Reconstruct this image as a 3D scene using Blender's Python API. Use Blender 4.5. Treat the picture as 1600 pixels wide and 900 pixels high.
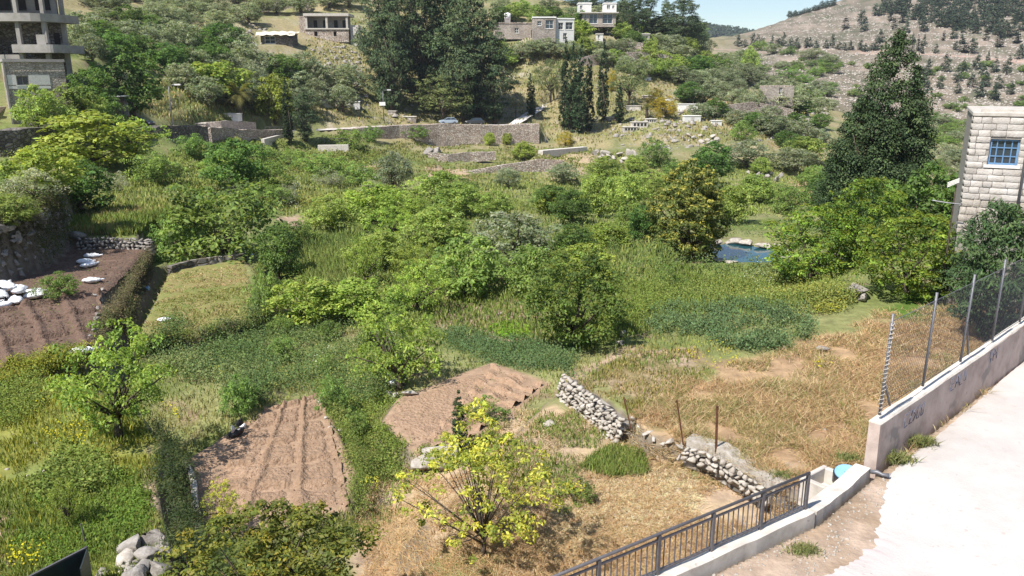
import bpy, math, random
import numpy as np
from mathutils import Vector, Matrix, Euler
R = math.radians
for o in list(bpy.data.objects): bpy.data.objects.remove(o)
scene = bpy.context.scene
COL = scene.collection
rng = np.random.default_rng(11)
random.seed(11)

# ------------------------------------------------------------------ camera
FPX = 1256.0                       # focal length in pixels of a 1600 px wide frame
PITCH = R(15.0)
CZ = 12.0
cam_d = bpy.data.cameras.new('camera'); cam = bpy.data.objects.new('camera', cam_d); COL.objects.link(cam)
cam.location = (0, 0, CZ); cam.rotation_euler = (R(90) - PITCH, 0, 0)
cam_d.sensor_width = 36; cam_d.lens = 36 * FPX / 1600; cam_d.clip_end = 6000; cam_d.clip_start = 0.1
scene.camera = cam
# ------------------------------------------------------------------ sky, sun, exposure
SUN_EL, SUN_AZ = 54.0, 227.0       # azimuth clockwise from +Y (away from the camera): left and a little behind
world = bpy.data.worlds.new('World'); scene.world = world; world.use_nodes = True
wn = world.node_tree; bg = wn.nodes['Background']
sky = wn.nodes.new('ShaderNodeTexSky'); sky.sky_type = 'NISHITA'; sky.sun_disc = False
sky.sun_elevation = R(SUN_EL); sky.sun_rotation = R(SUN_AZ); sky.air_density = 1.0; sky.dust_density = .05; sky.ozone_density = 3.0
wn.links.new(sky.outputs[0], bg.inputs[0]); bg.inputs[1].default_value = 0.085
sd = bpy.data.lights.new('sun', 'SUN'); sun = bpy.data.objects.new('sun', sd); COL.objects.link(sun)
sd.energy = 5.0; sd.angle = R(0.5); sd.color = (1.0, 0.955, 0.88)
tosun = Vector((math.sin(R(SUN_AZ)) * math.cos(R(SUN_EL)), math.cos(R(SUN_AZ)) * math.cos(R(SUN_EL)), math.sin(R(SUN_EL))))
sun.rotation_euler = tosun.to_track_quat('Z', 'Y').to_euler(); sun.location = (-60, -30, 90)
vs = scene.view_settings; vs.view_transform = 'Standard'; vs.look = 'None'; vs.exposure = 0.76; vs.gamma = 1.0; vs.use_curve_mapping = False
scene.cycles.max_bounces = 6; scene.cycles.diffuse_bounces = 3; scene.cycles.transmission_bounces = 4; scene.cycles.use_denoising = True
scene.cycles.volume_bounces = 0
HAZE = 0.00013

# ------------------------------------------------------------------ helpers
cp, sp = math.cos(PITCH), math.sin(PITCH)
def at(px, py, Y):
    cx = (px - 800) / FPX; cy = (450 - py) / FPX
    k = Y / (cp + cy * sp)
    return np.array([cx * k, Y, CZ + (-sp + cy * cp) * k])
def atz(px, py, z):                # where the line of sight through a pixel meets the level z (relative to the eye)
    cx = (px - 800) / FPX; cy = (450 - py) / FPX
    k = z / (-sp + cy * cp)
    return np.array([cx * k, (cp + cy * sp) * k, CZ + z])
def ss(a): a = np.clip(a, 0, 1); return a * a * (3 - 2 * a)
def vnoise(x, y, s, seed=0):       # smooth value noise, vectorised
    x = np.asarray(x, float) / s; y = np.asarray(y, float) / s
    xi = np.floor(x).astype(np.int64); yi = np.floor(y).astype(np.int64); fx = ss(x - xi); fy = ss(y - yi)
    def h(a, b):
        n = (a * 374761393 + b * 668265263 + seed * 982451653) & 0xffffffff
        n = ((n ^ (n >> 13)) * 1274126177) & 0xffffffff
        return ((n ^ (n >> 16)) & 0xffff) / 65535.0
    return (h(xi, yi) * (1 - fx) + h(xi + 1, yi) * fx) * (1 - fy) + (h(xi, yi + 1) * (1 - fx) + h(xi + 1, yi + 1) * fx) * fy
def fbm(x, y, s, seed=0, o=3):
    v = 0; a = 1; t = 0
    for i in range(o): v = v + a * vnoise(x, y, s / 2 ** i, seed + i); t += a; a *= .5
    return v / t
def poly_sd(x, y, P):              # signed distance to polygon, positive inside
    P = np.asarray(P, float); d = np.full(x.shape, 1e9); ins = np.zeros(x.shape, bool)
    for i in range(len(P)):
        ax, ay = P[i]; bx, by = P[(i + 1) % len(P)]
        ex, ey = bx - ax, by - ay
        t = np.clip(((x - ax) * ex + (y - ay) * ey) / (ex * ex + ey * ey + 1e-9), 0, 1)
        d = np.minimum(d, np.hypot(x - ax - t * ex, y - ay - t * ey))
        c = ((ay > y) != (by > y)) & (x < (bx - ax) * (y - ay) / ((by - ay) if abs(by - ay) > 1e-9 else 1e-9) + ax)
        ins ^= c
    return np.where(ins, d, -d)
def line_d(x, y, P):               # distance to polyline and interpolated third value
    d = np.full(x.shape, 1e9); z = np.zeros(x.shape)
    for i in range(len(P) - 1):
        ax, ay, az = P[i]; bx, by, bz = P[i + 1]; ex, ey = bx - ax, by - ay
        t = np.clip(((x - ax) * ex + (y - ay) * ey) / (ex * ex + ey * ey + 1e-9), 0, 1)
        dd = np.hypot(x - ax - t * ex, y - ay - t * ey); m = dd < d
        d = np.where(m, dd, d); z = np.where(m, az + t * (bz - az), z)
    return d, z

# ------------------------------------------------------------------ terrain
CTRL = []
def cY(*a):
    for px, py, Y in a: CTRL.append(at(px, py, Y))
def cz(*a):
    for px, py, z in a: CTRL.append(atz(px, py, z))
cz((-500, 900, -10.9), (0, 900, -10.9), (400, 900, -11.3), (800, 900, -11.0), (1100, 800, -10.6), (1500, 900, -9.2), (2200, 900, -9),
   (-500, 600, -10.9), (0, 600, -10.9), (400, 620, -11.6), (700, 640, -11.4), (1000, 640, -10.8), (1300, 600, -9.9), (1700, 600, -9.2),
   (430, 480, -12.0), (620, 520, -11.8), (800, 480, -12), (1000, 520, -11.3), (1200, 470, -11.3), (1450, 460, -10.3), (1800, 460, -9.3),
   (-300, 400, -8.6), (290, 395, -11.9), (600, 400, -12.6), (900, 400, -12.8), (1160, 395, -12.6), (1330, 380, -12.6), (1700, 380, -11),
   (280, 330, -11.0), (450, 340, -12.6), (650, 340, -13.8), (900, 330, -14.8), (1150, 320, -15.0), (1350, 330, -14.6), (1700, 320, -14))
cY((-400, 215, 62), (0, 238, 79), (120, 245, 84), (250, 245, 95), (400, 260, 108), (560, 262, 135), (620, 300, 108), (760, 300, 112), (900, 280, 128), (1100, 280, 125), (1280, 290, 118), (1450, 290, 130),
   (330, 226, 124), (420, 232, 142), (560, 227, 160), (700, 230, 180), (850, 232, 180), (950, 240, 168), (1050, 235, 170), (1200, 232, 172), (1450, 260, 190), (1700, 260, 190),
   (-400, 180, 85), (0, 190, 92), (150, 185, 102), (250, 182, 128), (330, 178, 145), (480, 185, 172), (600, 178, 195), (750, 180, 205), (850, 175, 215), (950, 195, 200), (1080, 200, 195), (1200, 205, 200), (1300, 205, 205), (1450, 215, 255),
   (-400, 20, 120), (0, 92, 105), (150, 110, 125), (250, 125, 145), (350, 100, 180), (440, 68, 215), (530, 62, 235), (650, 90, 235), (800, 110, 240), (900, 110, 235), (1000, 125, 235), (1100, 150, 235), (1215, 162, 225), (1300, 175, 260),
   (-400, -120, 220), (0, -60, 200), (200, 5, 240), (400, 8, 275), (600, -10, 300), (750, 30, 275), (840, 58, 255), (900, 58, 262), (1010, 66, 272), (1080, 85, 290), (1150, 130, 300),
   (0, -200, 330), (400, -90, 380), (700, -50, 380), (900, 5, 340), (960, 20, 330), (1040, 52, 335), (1100, 92, 350), (1150, 112, 365))
# far stony hill
cY((1120, 100, 470), (1150, 88, 500), (1150, 74, 560), (1160, 56, 690), (1250, 140, 340), (1250, 100, 440), (1250, 76, 520), (1250, 45, 620), (1255, 19, 740),
   (1400, 200, 300), (1400, 130, 390), (1400, 92, 460), (1400, 40, 570), (1400, -45, 760), (1550, 180, 320), (1600, 96, 430), (1600, 40, 540), (1600, -90, 760), (2000, 120, 380), (2000, -120, 700), (2000, 300, 230))
for u, Y, z in ((0.0, 800, 10), (0.2, 800, 20), (.30, 950, 30), (.4, 1100, 45), (.55, 1100, 60), (.8, 1100, 80), (0, 1500, 0), (.5, 1500, 20), (-.5, 1500, 60), (-.6, 600, 70), (1.0, 1500, 50), (.1, 480, 2), (-.05, 520, 30)):
    CTRL.append(np.array([u * Y, Y, CZ + z]))
CTRL = np.array(CTRL)
def uv(x, y):
    r = np.hypot(x, y) + 1e-6
    return np.stack([x / np.maximum(r, 1) * 2.6, np.log(np.maximum(r, 5)) * 1.5], -1)
def phi(r): return r * r * np.log(r + 1e-9) * .35 + r * .65
_cu = uv(CTRL[:, 0], CTRL[:, 1]); _n = len(_cu)
_K = phi(np.linalg.norm(_cu[:, None] - _cu[None], axis=-1))
_A = np.zeros((_n + 3, _n + 3)); _A[:_n, :_n] = _K - np.eye(_n) * 0.0015
_A[:_n, _n] = 1; _A[:_n, _n + 1:] = _cu; _A[_n, :_n] = 1; _A[_n + 1:, :_n] = _cu.T
_b = np.zeros(_n + 3)
# heights are fitted as height over distance so that far hills do not ripple the near ground
_rc = np.hypot(CTRL[:, 0], CTRL[:, 1]); _b[:_n] = (CTRL[:, 2] - CZ) / _rc
_w = np.linalg.solve(_A, _b)
def base_h(x, y):
    x = np.asarray(x, float); y = np.asarray(y, float); sh = x.shape
    p = uv(x.ravel(), y.ravel()); out = np.empty(len(p))
    for i in range(0, len(p), 20000):
        q = p[i:i + 20000]
        out[i:i + 20000] = phi(np.linalg.norm(q[:, None] - _cu[None], axis=-1)) @ _w[:_n] + _w[_n] + q @ _w[_n + 1:]
    r = np.hypot(x, y)
    return CZ + out.reshape(sh) * r

def pz(z, *pts): return [tuple(atz(a, b, z)[:2]) for a, b in pts]
ROAD_Z = -9.0
road_edge = [(-14, 1.9), (2.5, 12.4), (6.3, 14.87), (8.4, 16.95), (16.7, 24.7), (24.5, 32.0), (33, 40)]
ROAD_POLY = road_edge + [(70, 40), (70, -30), (-14, -30)]
# level pads: (polygon, relative height, edge width)
PADS = [
    ('terrace', pz(-7.0, (-300, 345), (0, 338), (70, 327), (108, 312), (118, 280), (60, 245), (-300, 240)), -7.0, .35),
    ('bench', pz(-9.9, (105, 374), (236, 374), (275, 350), (300, 310), (180, 300), (112, 345)), -9.9, .25),
    ('soil_c', pz(-10.5, (-300, 608), (0, 590), (152, 552), (163, 500), (238, 384), (110, 385), (62, 422), (-20, 448), (-300, 452)), -10.5, .25),
    ('ditch', pz(-11.9, (165, 515), (205, 530), (262, 425), (290, 395), (245, 385)), -11.9, .2),
    ('plot_d', pz(-11.7, (204, 532), (262, 423), (380, 402), (404, 420), (412, 492), (300, 520)), -11.7, .2),
    ('field', pz(-10.8, (-300, 590), (100, 585), (225, 640), (262, 690), (255, 760), (272, 850), (280, 930), (-300, 930)), -10.8, .18),
    ('soil_a', pz(-11.9, (285, 722), (415, 640), (505, 612), (565, 738), (550, 800), (300, 850)), -11.9, .2),
    ('straw', pz(-10.45, (850, 612), (890, 596), (990, 660), (1072, 694), (1215, 770), (1330, 800), (1000, 960), (700, 960), (640, 800), (780, 680)), -10.45, .8),
    ('soil_b', pz(-11.5, (588, 655), (615, 618), (770, 562), (868, 602), (712, 715), (645, 715)), -11.5, .35),
    ('dry', pz(-9.8, (892, 590), (930, 616), (986, 655), (1012, 682), (1072, 690), (1150, 722), (1215, 765), (1300, 770), (1420, 735), (1750, 470), (1500, 440), (1340, 470), (1240, 485), (1100, 535), (975, 548), (925, 572)), -9.8, .22),
    ('pool_front', pz(-12.0, (1040, 425), (1310, 425), (1300, 478), (1060, 478)), -12.0, 2.0),
    ('pool_side', pz(-12.8, (1050, 374), (1270, 374), (1300, 440), (1060, 440)), -12.8, .9),
    ('road', ROAD_POLY, ROAD_Z, .12),
]
FAR_ROAD = [at(-300, 212, 66), at(0, 207, 80), at(110, 206, 92), at(240, 201, 115), at(330, 204, 140), at(430, 206, 158), at(520, 202, 172), at(610, 197, 181), at(700, 195, 187), at(780, 196, 190), at(835, 194, 192)]
FAR_ROAD = [tuple(p) for p in FAR_ROAD]
LANE = [tuple(p) for p in (at(800, 196, 193), at(820, 183, 204), at(850, 165, 222), at(880, 150, 236))]
POOL = [tuple(atz(a, b, -12.7)[:2]) for a, b in ((1100, 384), (1140, 379), (1222, 389), (1230, 415), (1150, 411), (1108, 402))]
def ground_h(x, y):
    x = np.asarray(x, float); y = np.asarray(y, float)
    h = base_h(x, y); r = np.hypot(x, y)
    h = h + (fbm(x, y, 5.0, 3) - .5) * np.clip(r / 60, .2, 1.6) + (fbm(x, y, 24.0, 5) - .5) * np.clip((r - 60) / 80, 0, 2.5)
    # broken terraces on the slopes
    t = np.clip((r - 95) / 60, 0, 1) * np.clip((900 - r) / 300, 0, 1)
    st = np.where(r > 280, 5.0, 2.2); q = (h + (fbm(x, y, 60, 9) - .5) * 6) / st; fq = q - np.floor(q)
    h = h + t * np.where(r > 280, .5, .6) * st * (ss((fq - .72) / .28) - fq)
    for name, P, z, w in PADS:
        s = poly_sd(x, y, P)
        k = ss((s + w) / (2 * w))
        if name == 'ditch': h = np.where(k > 0, np.minimum(h, h * (1 - k) + (CZ + z) * k), h)
        else: h = h * (1 - k) + (CZ + z) * k
    for L, hw in ((FAR_ROAD, 2.6), (LANE, 1.5)):
        d, z = line_d(x, y, L); k = ss((hw + .5 - d) / 1.0); h = h * (1 - k) + z * k
    s = poly_sd(x, y, POOL); k = ss(s / .3 + .5); h = h * (1 - k) + (CZ - 14.0) * k
    return h
# ground grid: rings round the viewpoint, fine where the ground is near and in view
NR = 520
rad = np.concatenate([[2.5, 5], np.exp(np.linspace(math.log(8), math.log(320), NR - 130)), np.exp(np.linspace(math.log(324), math.log(2200), 128))]); NR = len(rad)
az = np.concatenate([np.linspace(-180, -48, 34), np.linspace(-46, 46, 370), np.linspace(48, 180, 34)]); NA = len(az)
GX = rad[:, None] * np.sin(np.radians(az))[None]; GY = rad[:, None] * np.cos(np.radians(az))[None]
GZ = ground_h(GX, GY)
_lr = np.log(rad)
def gz(x, y):                      # ground height as meshed
    x = np.atleast_1d(np.asarray(x, float)); y = np.atleast_1d(np.asarray(y, float))
    r = np.hypot(x, y); a = np.degrees(np.arctan2(x, y))
    i = np.clip(np.searchsorted(rad, r) - 1, 0, NR - 2); j = np.clip(np.searchsorted(az, a) - 1, 0, NA - 2)
    fi = np.clip((r - rad[i]) / (rad[i + 1] - rad[i]), 0, 1); fj = np.clip((a - az[j]) / (az[j + 1] - az[j]), 0, 1)
    return (GZ[i, j] * (1 - fj) + GZ[i, j + 1] * fj) * (1 - fi) + (GZ[i + 1, j] * (1 - fj) + GZ[i + 1, j + 1] * fj) * fi
_Ys = np.exp(np.linspace(math.log(9), math.log(1500), 800))
def hits(px, py):                  # world points where lines of sight meet the ground (vectorised)
    px = np.atleast_1d(np.asarray(px, float)); py = np.atleast_1d(np.asarray(py, float))
    cx = (px - 800) / FPX; cy = (450 - py) / FPX; ky = cp + cy * sp; kz = -sp + cy * cp
    Y = np.full(len(px), _Ys[-1]); done = np.zeros(len(px), bool); prev = np.full(len(px), _Ys[0])
    for yv in _Ys:
        if done.all(): break
        i = np.where(~done)[0]; k = yv / ky[i]
        m = CZ + kz[i] * k <= gz(cx[i] * k, np.full(len(i), yv))
        Y[i[m]] = (prev[i[m]] + yv) / 2; done[i[m]] = True; prev[i] = yv
    k = Y / ky
    x = cx * k; return x, Y, gz(x, Y), done
HS = 6
_hx = np.arange(-260, 1861, HS); _hy = np.arange(0, 1041, HS)
_mx, _my = np.meshgrid(_hx, _hy)
_X, _Y, _Z, _D = hits(_mx.ravel(), _my.ravel())
_X = _X.reshape(_mx.shape); _Y = _Y.reshape(_mx.shape); _D = _D.reshape(_mx.shape)
def hit(px, py):
    cx = (px - 800) / FPX; cy = (450 - py) / FPX; k = _Ys / (cp + cy * sp); zz = CZ + (-sp + cy * cp) * k
    m = zz <= gz(cx * k, _Ys); i = int(np.argmax(m)) if m.any() else len(_Ys) - 1
    y = (_Ys[max(i - 1, 0)] + _Ys[i]) / 2; x = cx * y / (cp + cy * sp); return np.array([x, y, gz(x, y)[0]])
BARE = [P for n, P, z, w in PADS if n in ('soil_a', 'soil_b', 'soil_c', 'road')] + [pz(-12.8, (1100, 374), (1235, 374), (1222, 424), (1112, 424))]
def scatter_px(poly, n, r=rng, bare=True):    # n random ground points inside an outline, its border broken up
    P = np.array(poly, float); lo = P.min(0) - 10; hi = P.max(0) + 10; out = []; fr = min(1.0, ((hi - lo).min() - 20) / 150); tries = 0
    c = 0
    while c < n and tries < 60:
        tries += 1; q = lo + r.random((n * 3 + 50, 2)) * (hi - lo); q = q[poly_sd(q[:, 0], q[:, 1], P) + (fbm(q[:, 0], q[:, 1] * 1.6, 46, 91) - .5) * 46 * fr - r.random(len(q)) ** 2 * 14 * fr > 0][:n - c]; out.append(q); c += len(q)
    q = np.concatenate(out)
    fx = np.clip((q[:, 0] - _hx[0]) / HS, 0, len(_hx) - 2); fy = np.clip((q[:, 1] - _hy[0]) / HS, 0, len(_hy) - 2)
    i = fx.astype(int); j = fy.astype(int); u = fx - i; v = fy - j
    bad = (_Y[j, i] - _Y[j + 1, i]) > .2 * _Y[j, i]
    v = np.where(bad, 1.0, v)
    def bl(A): return (A[j, i] * (1 - u) + A[j, i + 1] * u) * (1 - v) + (A[j + 1, i] * (1 - u) + A[j + 1, i + 1] * u) * v
    x = bl(_X); y = bl(_Y); ok = _D[j, i] & _D[j + 1, i + 1]
    for Q in BARE if bare else (): ok &= poly_sd(x, y, Q) < .15 + (fbm(x, y, .9, 17) - .5) * .8
    x, y = x[ok], y[ok]
    return x, y, gz(x, y)

# ------------------------------------------------------------------ materials
MATS = {}
def nodes(name):
    m = bpy.data.materials.new(name); m.use_nodes = True; nt = m.node_tree; nt.nodes.clear()
    out = nt.nodes.new('ShaderNodeOutputMaterial')
    def N(t, **k):
        n = nt.nodes.new(t)
        for a, b in k.items():
            if a.startswith('i_'): n.inputs[int(a[2:])].default_value = b
            else: setattr(n, a, b)
        return n
    L = nt.links.new
    MATS[name] = m
    return m, N, L, out
def ramp(N, stops):
    r = N('ShaderNodeValToRGB'); e = r.color_ramp.elements
    while len(e) < len(stops): e.new(.5)
    for q, (p, c) in zip(e, stops): q.position = p; q.color = (*c, 1)
    return r
def mixc(N, L, f, a, b, mode='MIX'):
    m = N('ShaderNodeMix', data_type='RGBA', blend_type=mode)
    for s, v in ((0, f), (6, a), (7, b)):
        if isinstance(v, (int, float)): m.inputs[s].default_value = v
        elif isinstance(v, tuple): m.inputs[s].default_value = (*v, 1)
        else: L(v, m.inputs[s])
    return m.outputs[2]
def surface(name, colors, scale=4.0, detail=6, rough=.9, bump=.3, bscale=None, spec=.2, attr=False, speck=None, dist=.02, metal=0):
    """a mottled solid: colours ramped over noise, optional darker/lighter flecks, fine relief"""
    m, N, L, out = nodes(name)
    p = N('ShaderNodeBsdfPrincipled'); p.inputs['Roughness'].default_value = rough; p.inputs['Specular IOR Level'].default_value = spec; p.inputs['Metallic'].default_value = metal
    g = N('ShaderNodeNewGeometry'); oi = N('ShaderNodeObjectInfo')
    n = N('ShaderNodeTexNoise'); n.inputs['Scale'].default_value = scale; n.inputs['Detail'].default_value = detail; n.inputs['Roughness'].default_value = .65
    L(g.outputs['Position'], n.inputs['Vector'])
    k = len(colors) - 1
    r = ramp(N, [(.3 + .4 * i / max(k, 1), c) for i, c in enumerate(colors)]); L(n.outputs[0], r.inputs[0]); c = r.outputs[0]
    if attr:
        a = N('ShaderNodeVertexColor', layer_name='Col')
        r2 = N('ShaderNodeMapRange', i_1=.25, i_2=.75, i_3=.62, i_4=1.38); L(n.outputs[0], r2.inputs[0])
        c = mixc(N, L, 1.0, a.outputs[0], r2.outputs[0], 'MULTIPLY')
    else:
        mr = N('ShaderNodeMapRange', i_1=0, i_2=1, i_3=.88, i_4=1.12); L(oi.outputs['Random'], mr.inputs[0])
        c = mixc(N, L, 1.0, c, mr.outputs[0], 'MULTIPLY')
    if speck:
        for sc, th, col in speck:
            n2 = N('ShaderNodeTexNoise'); n2.inputs['Scale'].default_value = sc; n2.inputs['Detail'].default_value = 3; L(g.outputs['Position'], n2.inputs['Vector'])
            mm = N('ShaderNodeMapRange', i_1=th, i_2=th + .06); L(n2.outputs[0], mm.inputs[0]); c = mixc(N, L, mm.outputs[0], c, col)
    L(c, p.inputs['Base Color'])
    if bump:
        b = N('ShaderNodeBump'); b.inputs['Strength'].default_value = bump; b.inputs['Distance'].default_value = dist
        nb = N('ShaderNodeTexNoise'); nb.inputs['Scale'].default_value = bscale or scale * 3; nb.inputs['Detail'].default_value = 5; L(g.outputs['Position'], nb.inputs['Vector'])
        L(nb.outputs[0], b.inputs['Height']); L(b.outputs[0], p.inputs['Normal'])
    L(p.outputs[0], out.inputs[0])
    return m
def foliage(name, trans=.45, rough=.55, spec=.2, hue=.012, val=.2, upn=.38):
    """leaves: own colour from the mesh, varied from plant to plant, thin enough to let light through"""
    m, N, L, out = nodes(name)
    a = N('ShaderNodeVertexColor', layer_name='Col'); oi = N('ShaderNodeObjectInfo')
    mr = N('ShaderNodeMapRange', i_1=0, i_2=1, i_3=.5 - hue, i_4=.5 + hue); L(oi.outputs['Random'], mr.inputs[0])
    ml = N('ShaderNodeMath', operation='MULTIPLY', i_1=7.31); L(oi.outputs['Random'], ml.inputs[0])
    fr = N('ShaderNodeMath', operation='FRACT'); L(ml.outputs[0], fr.inputs[0])
    mv = N('ShaderNodeMapRange', i_1=0, i_2=1, i_3=1 - val, i_4=1 + val); L(fr.outputs[0], mv.inputs[0])
    h = N('ShaderNodeHueSaturation'); L(a.outputs[0], h.inputs['Color']); L(mr.outputs[0], h.inputs['Hue']); L(mv.outputs[0], h.inputs['Value'])
    p = N('ShaderNodeBsdfPrincipled'); p.inputs['Roughness'].default_value = rough; p.inputs['Specular IOR Level'].default_value = spec
    L(h.outputs[0], p.inputs['Base Color'])
    ge = N('ShaderNodeNewGeometry'); sc_ = N('ShaderNodeVectorMath', operation='SCALE'); sc_.inputs['Scale'].default_value = 1 - upn; L(ge.outputs['Normal'], sc_.inputs[0])
    ad = N('ShaderNodeVectorMath', operation='ADD'); ad.inputs[1].default_value = (0, 0, upn); L(sc_.outputs[0], ad.inputs[0]); nm = N('ShaderNodeVectorMath', operation='NORMALIZE'); L(ad.outputs[0], nm.inputs[0]); L(nm.outputs[0], p.inputs['Normal'])
    t = N('ShaderNodeBsdfTranslucent'); tc = mixc(N, L, 1.0, h.outputs[0], (1.25, 1.2, .55), 'MULTIPLY'); L(tc, t.inputs[0])
    mx = N('ShaderNodeMixShader', i_0=trans); L(p.outputs[0], mx.inputs[1]); L(t.outputs[0], mx.inputs[2]); L(mx.outputs[0], out.inputs[0])
    return m
def stonework(name, cols, scale, joint=(.10, .085, .07), jw=.06, rough=.92, bump=1.0, squash=1.6, dist=.1):
    """rubble masonry too far off to tell the stones apart: cell colours, recessed joints"""
    m, N, L, out = nodes(name)
    p = N('ShaderNodeBsdfPrincipled'); p.inputs['Roughness'].default_value = rough; p.inputs['Specular IOR Level'].default_value = .15
    g = N('ShaderNodeNewGeometry'); mp = N('ShaderNodeMapping'); mp.inputs['Scale'].default_value = (scale, scale, scale * squash); L(g.outputs['Position'], mp.inputs[0])
    nz = N('ShaderNodeTexNoise'); nz.inputs['Scale'].default_value = .5; L(mp.outputs[0], nz.inputs[0])
    ad = N('ShaderNodeVectorMath', operation='ADD'); L(mp.outputs[0], ad.inputs[0]); L(nz.outputs[1], ad.inputs[1])
    v = N('ShaderNodeTexVoronoi'); v.inputs['Scale'].default_value = 1; L(ad.outputs[0], v.inputs['Vector'])
    e = N('ShaderNodeTexVoronoi', feature='DISTANCE_TO_EDGE'); e.inputs['Scale'].default_value = 1; L(ad.outputs[0], e.inputs['Vector'])
    sx = N('ShaderNodeSeparateColor'); L(v.outputs['Color'], sx.inputs[0])
    r = ramp(N, [(i / (len(cols) - 1), c) for i, c in enumerate(cols)]); L(sx.outputs[0], r.inputs[0])
    mm = N('ShaderNodeMapRange', i_1=jw * .4, i_2=jw * 1.6); L(e.outputs[0], mm.inputs[0])
    big = N('ShaderNodeTexNoise'); big.inputs['Scale'].default_value = .35; big.inputs['Detail'].default_value = 5; L(g.outputs['Position'], big.inputs['Vector'])
    br = N('ShaderNodeMapRange', i_1=.3, i_2=.7, i_3=.75, i_4=1.2); L(big.outputs[0], br.inputs[0])
    c = mixc(N, L, mm.outputs[0], joint, r.outputs[0]); c = mixc(N, L, 1.0, c, br.outputs[0], 'MULTIPLY')
    L(c, p.inputs['Base Color'])
    b = N('ShaderNodeBump'); b.inputs['Strength'].default_value = bump; b.inputs['Distance'].default_value = dist
    mh = N('ShaderNodeMapRange', i_1=0, i_2=jw * 3); L(e.outputs[0], mh.inputs[0]); L(mh.outputs[0], b.inputs['Height']); L(b.outputs[0], p.inputs['Normal'])
    L(p.outputs[0], out.inputs[0]); return m
M_ground = surface('ground_cover', [(.5, .5, .5)], scale=2.2, attr=True, bump=.6, bscale=9, dist=.06, speck=None)
M_soil = surface('tilled_soil', [(.25, .162, .105), (.32, .212, .14), (.38, .26, .178)], scale=5, bump=1.0, bscale=9, dist=.12, speck=[(14, .66, (.46, .36, .28)), (11, .67, (.13, .085, .06))])
M_soil_dark = surface('damp_soil', [(.10, .063, .046), (.135, .088, .065), (.175, .117, .087)], scale=5, bump=1.0, bscale=8, dist=.14, speck=[(11, .67, (.21, .155, .115)), (9, .67, (.055, .034, .025))])
M_cutgrass = surface('mown_plot', [(.25, .19, .09), (.21, .20, .07), (.15, .19, .05)], scale=1.4, bump=.8, bscale=20, dist=.05)
M_lime = surface('limestone_road', [(.48, .43, .405), (.55, .515, .49), (.60, .575, .555)], scale=.55, bump=.5, bscale=18, dist=.02, speck=[(5, .66, (.44, .375, .335)), (16, .69, (.33, .275, .24)), (.35, .6, (.50, .43, .415))])
M_conc = surface('concrete', [(.40, .36, .32), (.52, .48, .43), (.60, .56, .52)], scale=3, bump=.4, bscale=40, dist=.01, speck=[(6, .68, (.36, .32, .29))])
M_plaster = surface('grey_plaster', [(.32, .25, .22), (.43, .345, .305), (.50, .42, .38)], scale=1.6, bump=.4, bscale=25, dist=.015, speck=[(5, .66, (.34, .27, .23)), (1.2, .62, (.30, .26, .24))])
M_rawconc = surface('raw_concrete', [(.22, .205, .19), (.30, .28, .26), (.36, .34, .32)], scale=.8, bump=.2)
M_white = surface('white_stone', [(.60, .56, .52), (.70, .67, .63), (.76, .74, .71)], scale=6, bump=.6, bscale=18, dist=.02)
M_paint = surface('white_paint', [(.68, .66, .63), (.78, .77, .75)], scale=1.5, bump=.1)
M_rock = surface('grey_limestone', [(.17, .15, .135), (.28, .255, .23), (.40, .37, .34)], scale=3.2, bump=.7, bscale=14, dist=.04, speck=[(2.2, .64, (.22, .20, .18))])
M_pale = surface('pale_limestone', [(.27, .235, .195), (.39, .35, .305), (.50, .465, .42)], scale=5, bump=.7, bscale=18, dist=.03, speck=[(7, .68, (.36, .30, .24))])
M_ashlar = surface('dressed_stone', [(.38, .345, .31), (.48, .445, .41), (.56, .53, .50)], scale=2.4, bump=.8, bscale=14, dist=.03, speck=[(5, .68, (.44, .36, .28))])
M_beige = surface('beige_plaster', [(.33, .28, .235), (.42, .37, .32)], scale=2, bump=.3)
M_mortar = surface('mortar', [(.26, .235, .205), (.34, .31, .28)], scale=6, bump=.4)
M_bark = surface('bark', [(.045, .035, .027), (.09, .07, .055), (.13, .105, .085)], scale=9, bump=.8, bscale=30, dist=.03)
M_steel = surface('dull_steel', [(.11, .105, .115), (.17, .16, .17)], scale=12, rough=.55, spec=.4, bump=.1, metal=.3)
M_galv = surface('galvanised_steel', [(.12, .12, .135), (.19, .19, .205)], scale=14, rough=.5, spec=.4, bump=.1, metal=.35)
M_rust = surface('rusted_iron', [(.06, .03, .02), (.11, .05, .03), (.16, .08, .05)], scale=16, rough=.85, bump=.3)
M_sack = surface('woven_white_sack', [(.62, .62, .64), (.74, .74, .76), (.80, .80, .80)], scale=7, bump=.7, bscale=14, dist=.04)
M_black = surface('black_plastic', [(.012, .012, .016), (.025, .025, .03)], scale=9, rough=.35, spec=.5, bump=.5, bscale=12, dist=.03)
M_dark = surface('opening_shade', [(.018, .017, .016), (.035, .032, .03)], scale=2, bump=0)  # near-black colour that stands in for the shade inside openings
M_sheet = surface('dark_green_sheet', [(.018, .026, .028), (.03, .042, .045)], scale=1.4, rough=.5, spec=.4, bump=.15)
M_blue = surface('blue_paint', [(.10, .20, .36), (.16, .29, .46)], scale=8, rough=.5, bump=.1)
M_blue_lid = surface('light_blue_plastic', [(.16, .33, .46), (.24, .42, .55)], scale=6, rough=.45, bump=.15)
M_glass, N_, L_, o_ = nodes('window_glass')
_p = N_('ShaderNodeBsdfPrincipled'); _p.inputs['Base Color'].default_value = (.03, .045, .06, 1); _p.inputs['Roughness'].default_value = .08; _p.inputs['Specular IOR Level'].default_value = .7; L_(_p.outputs[0], o_.inputs[0])
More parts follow.
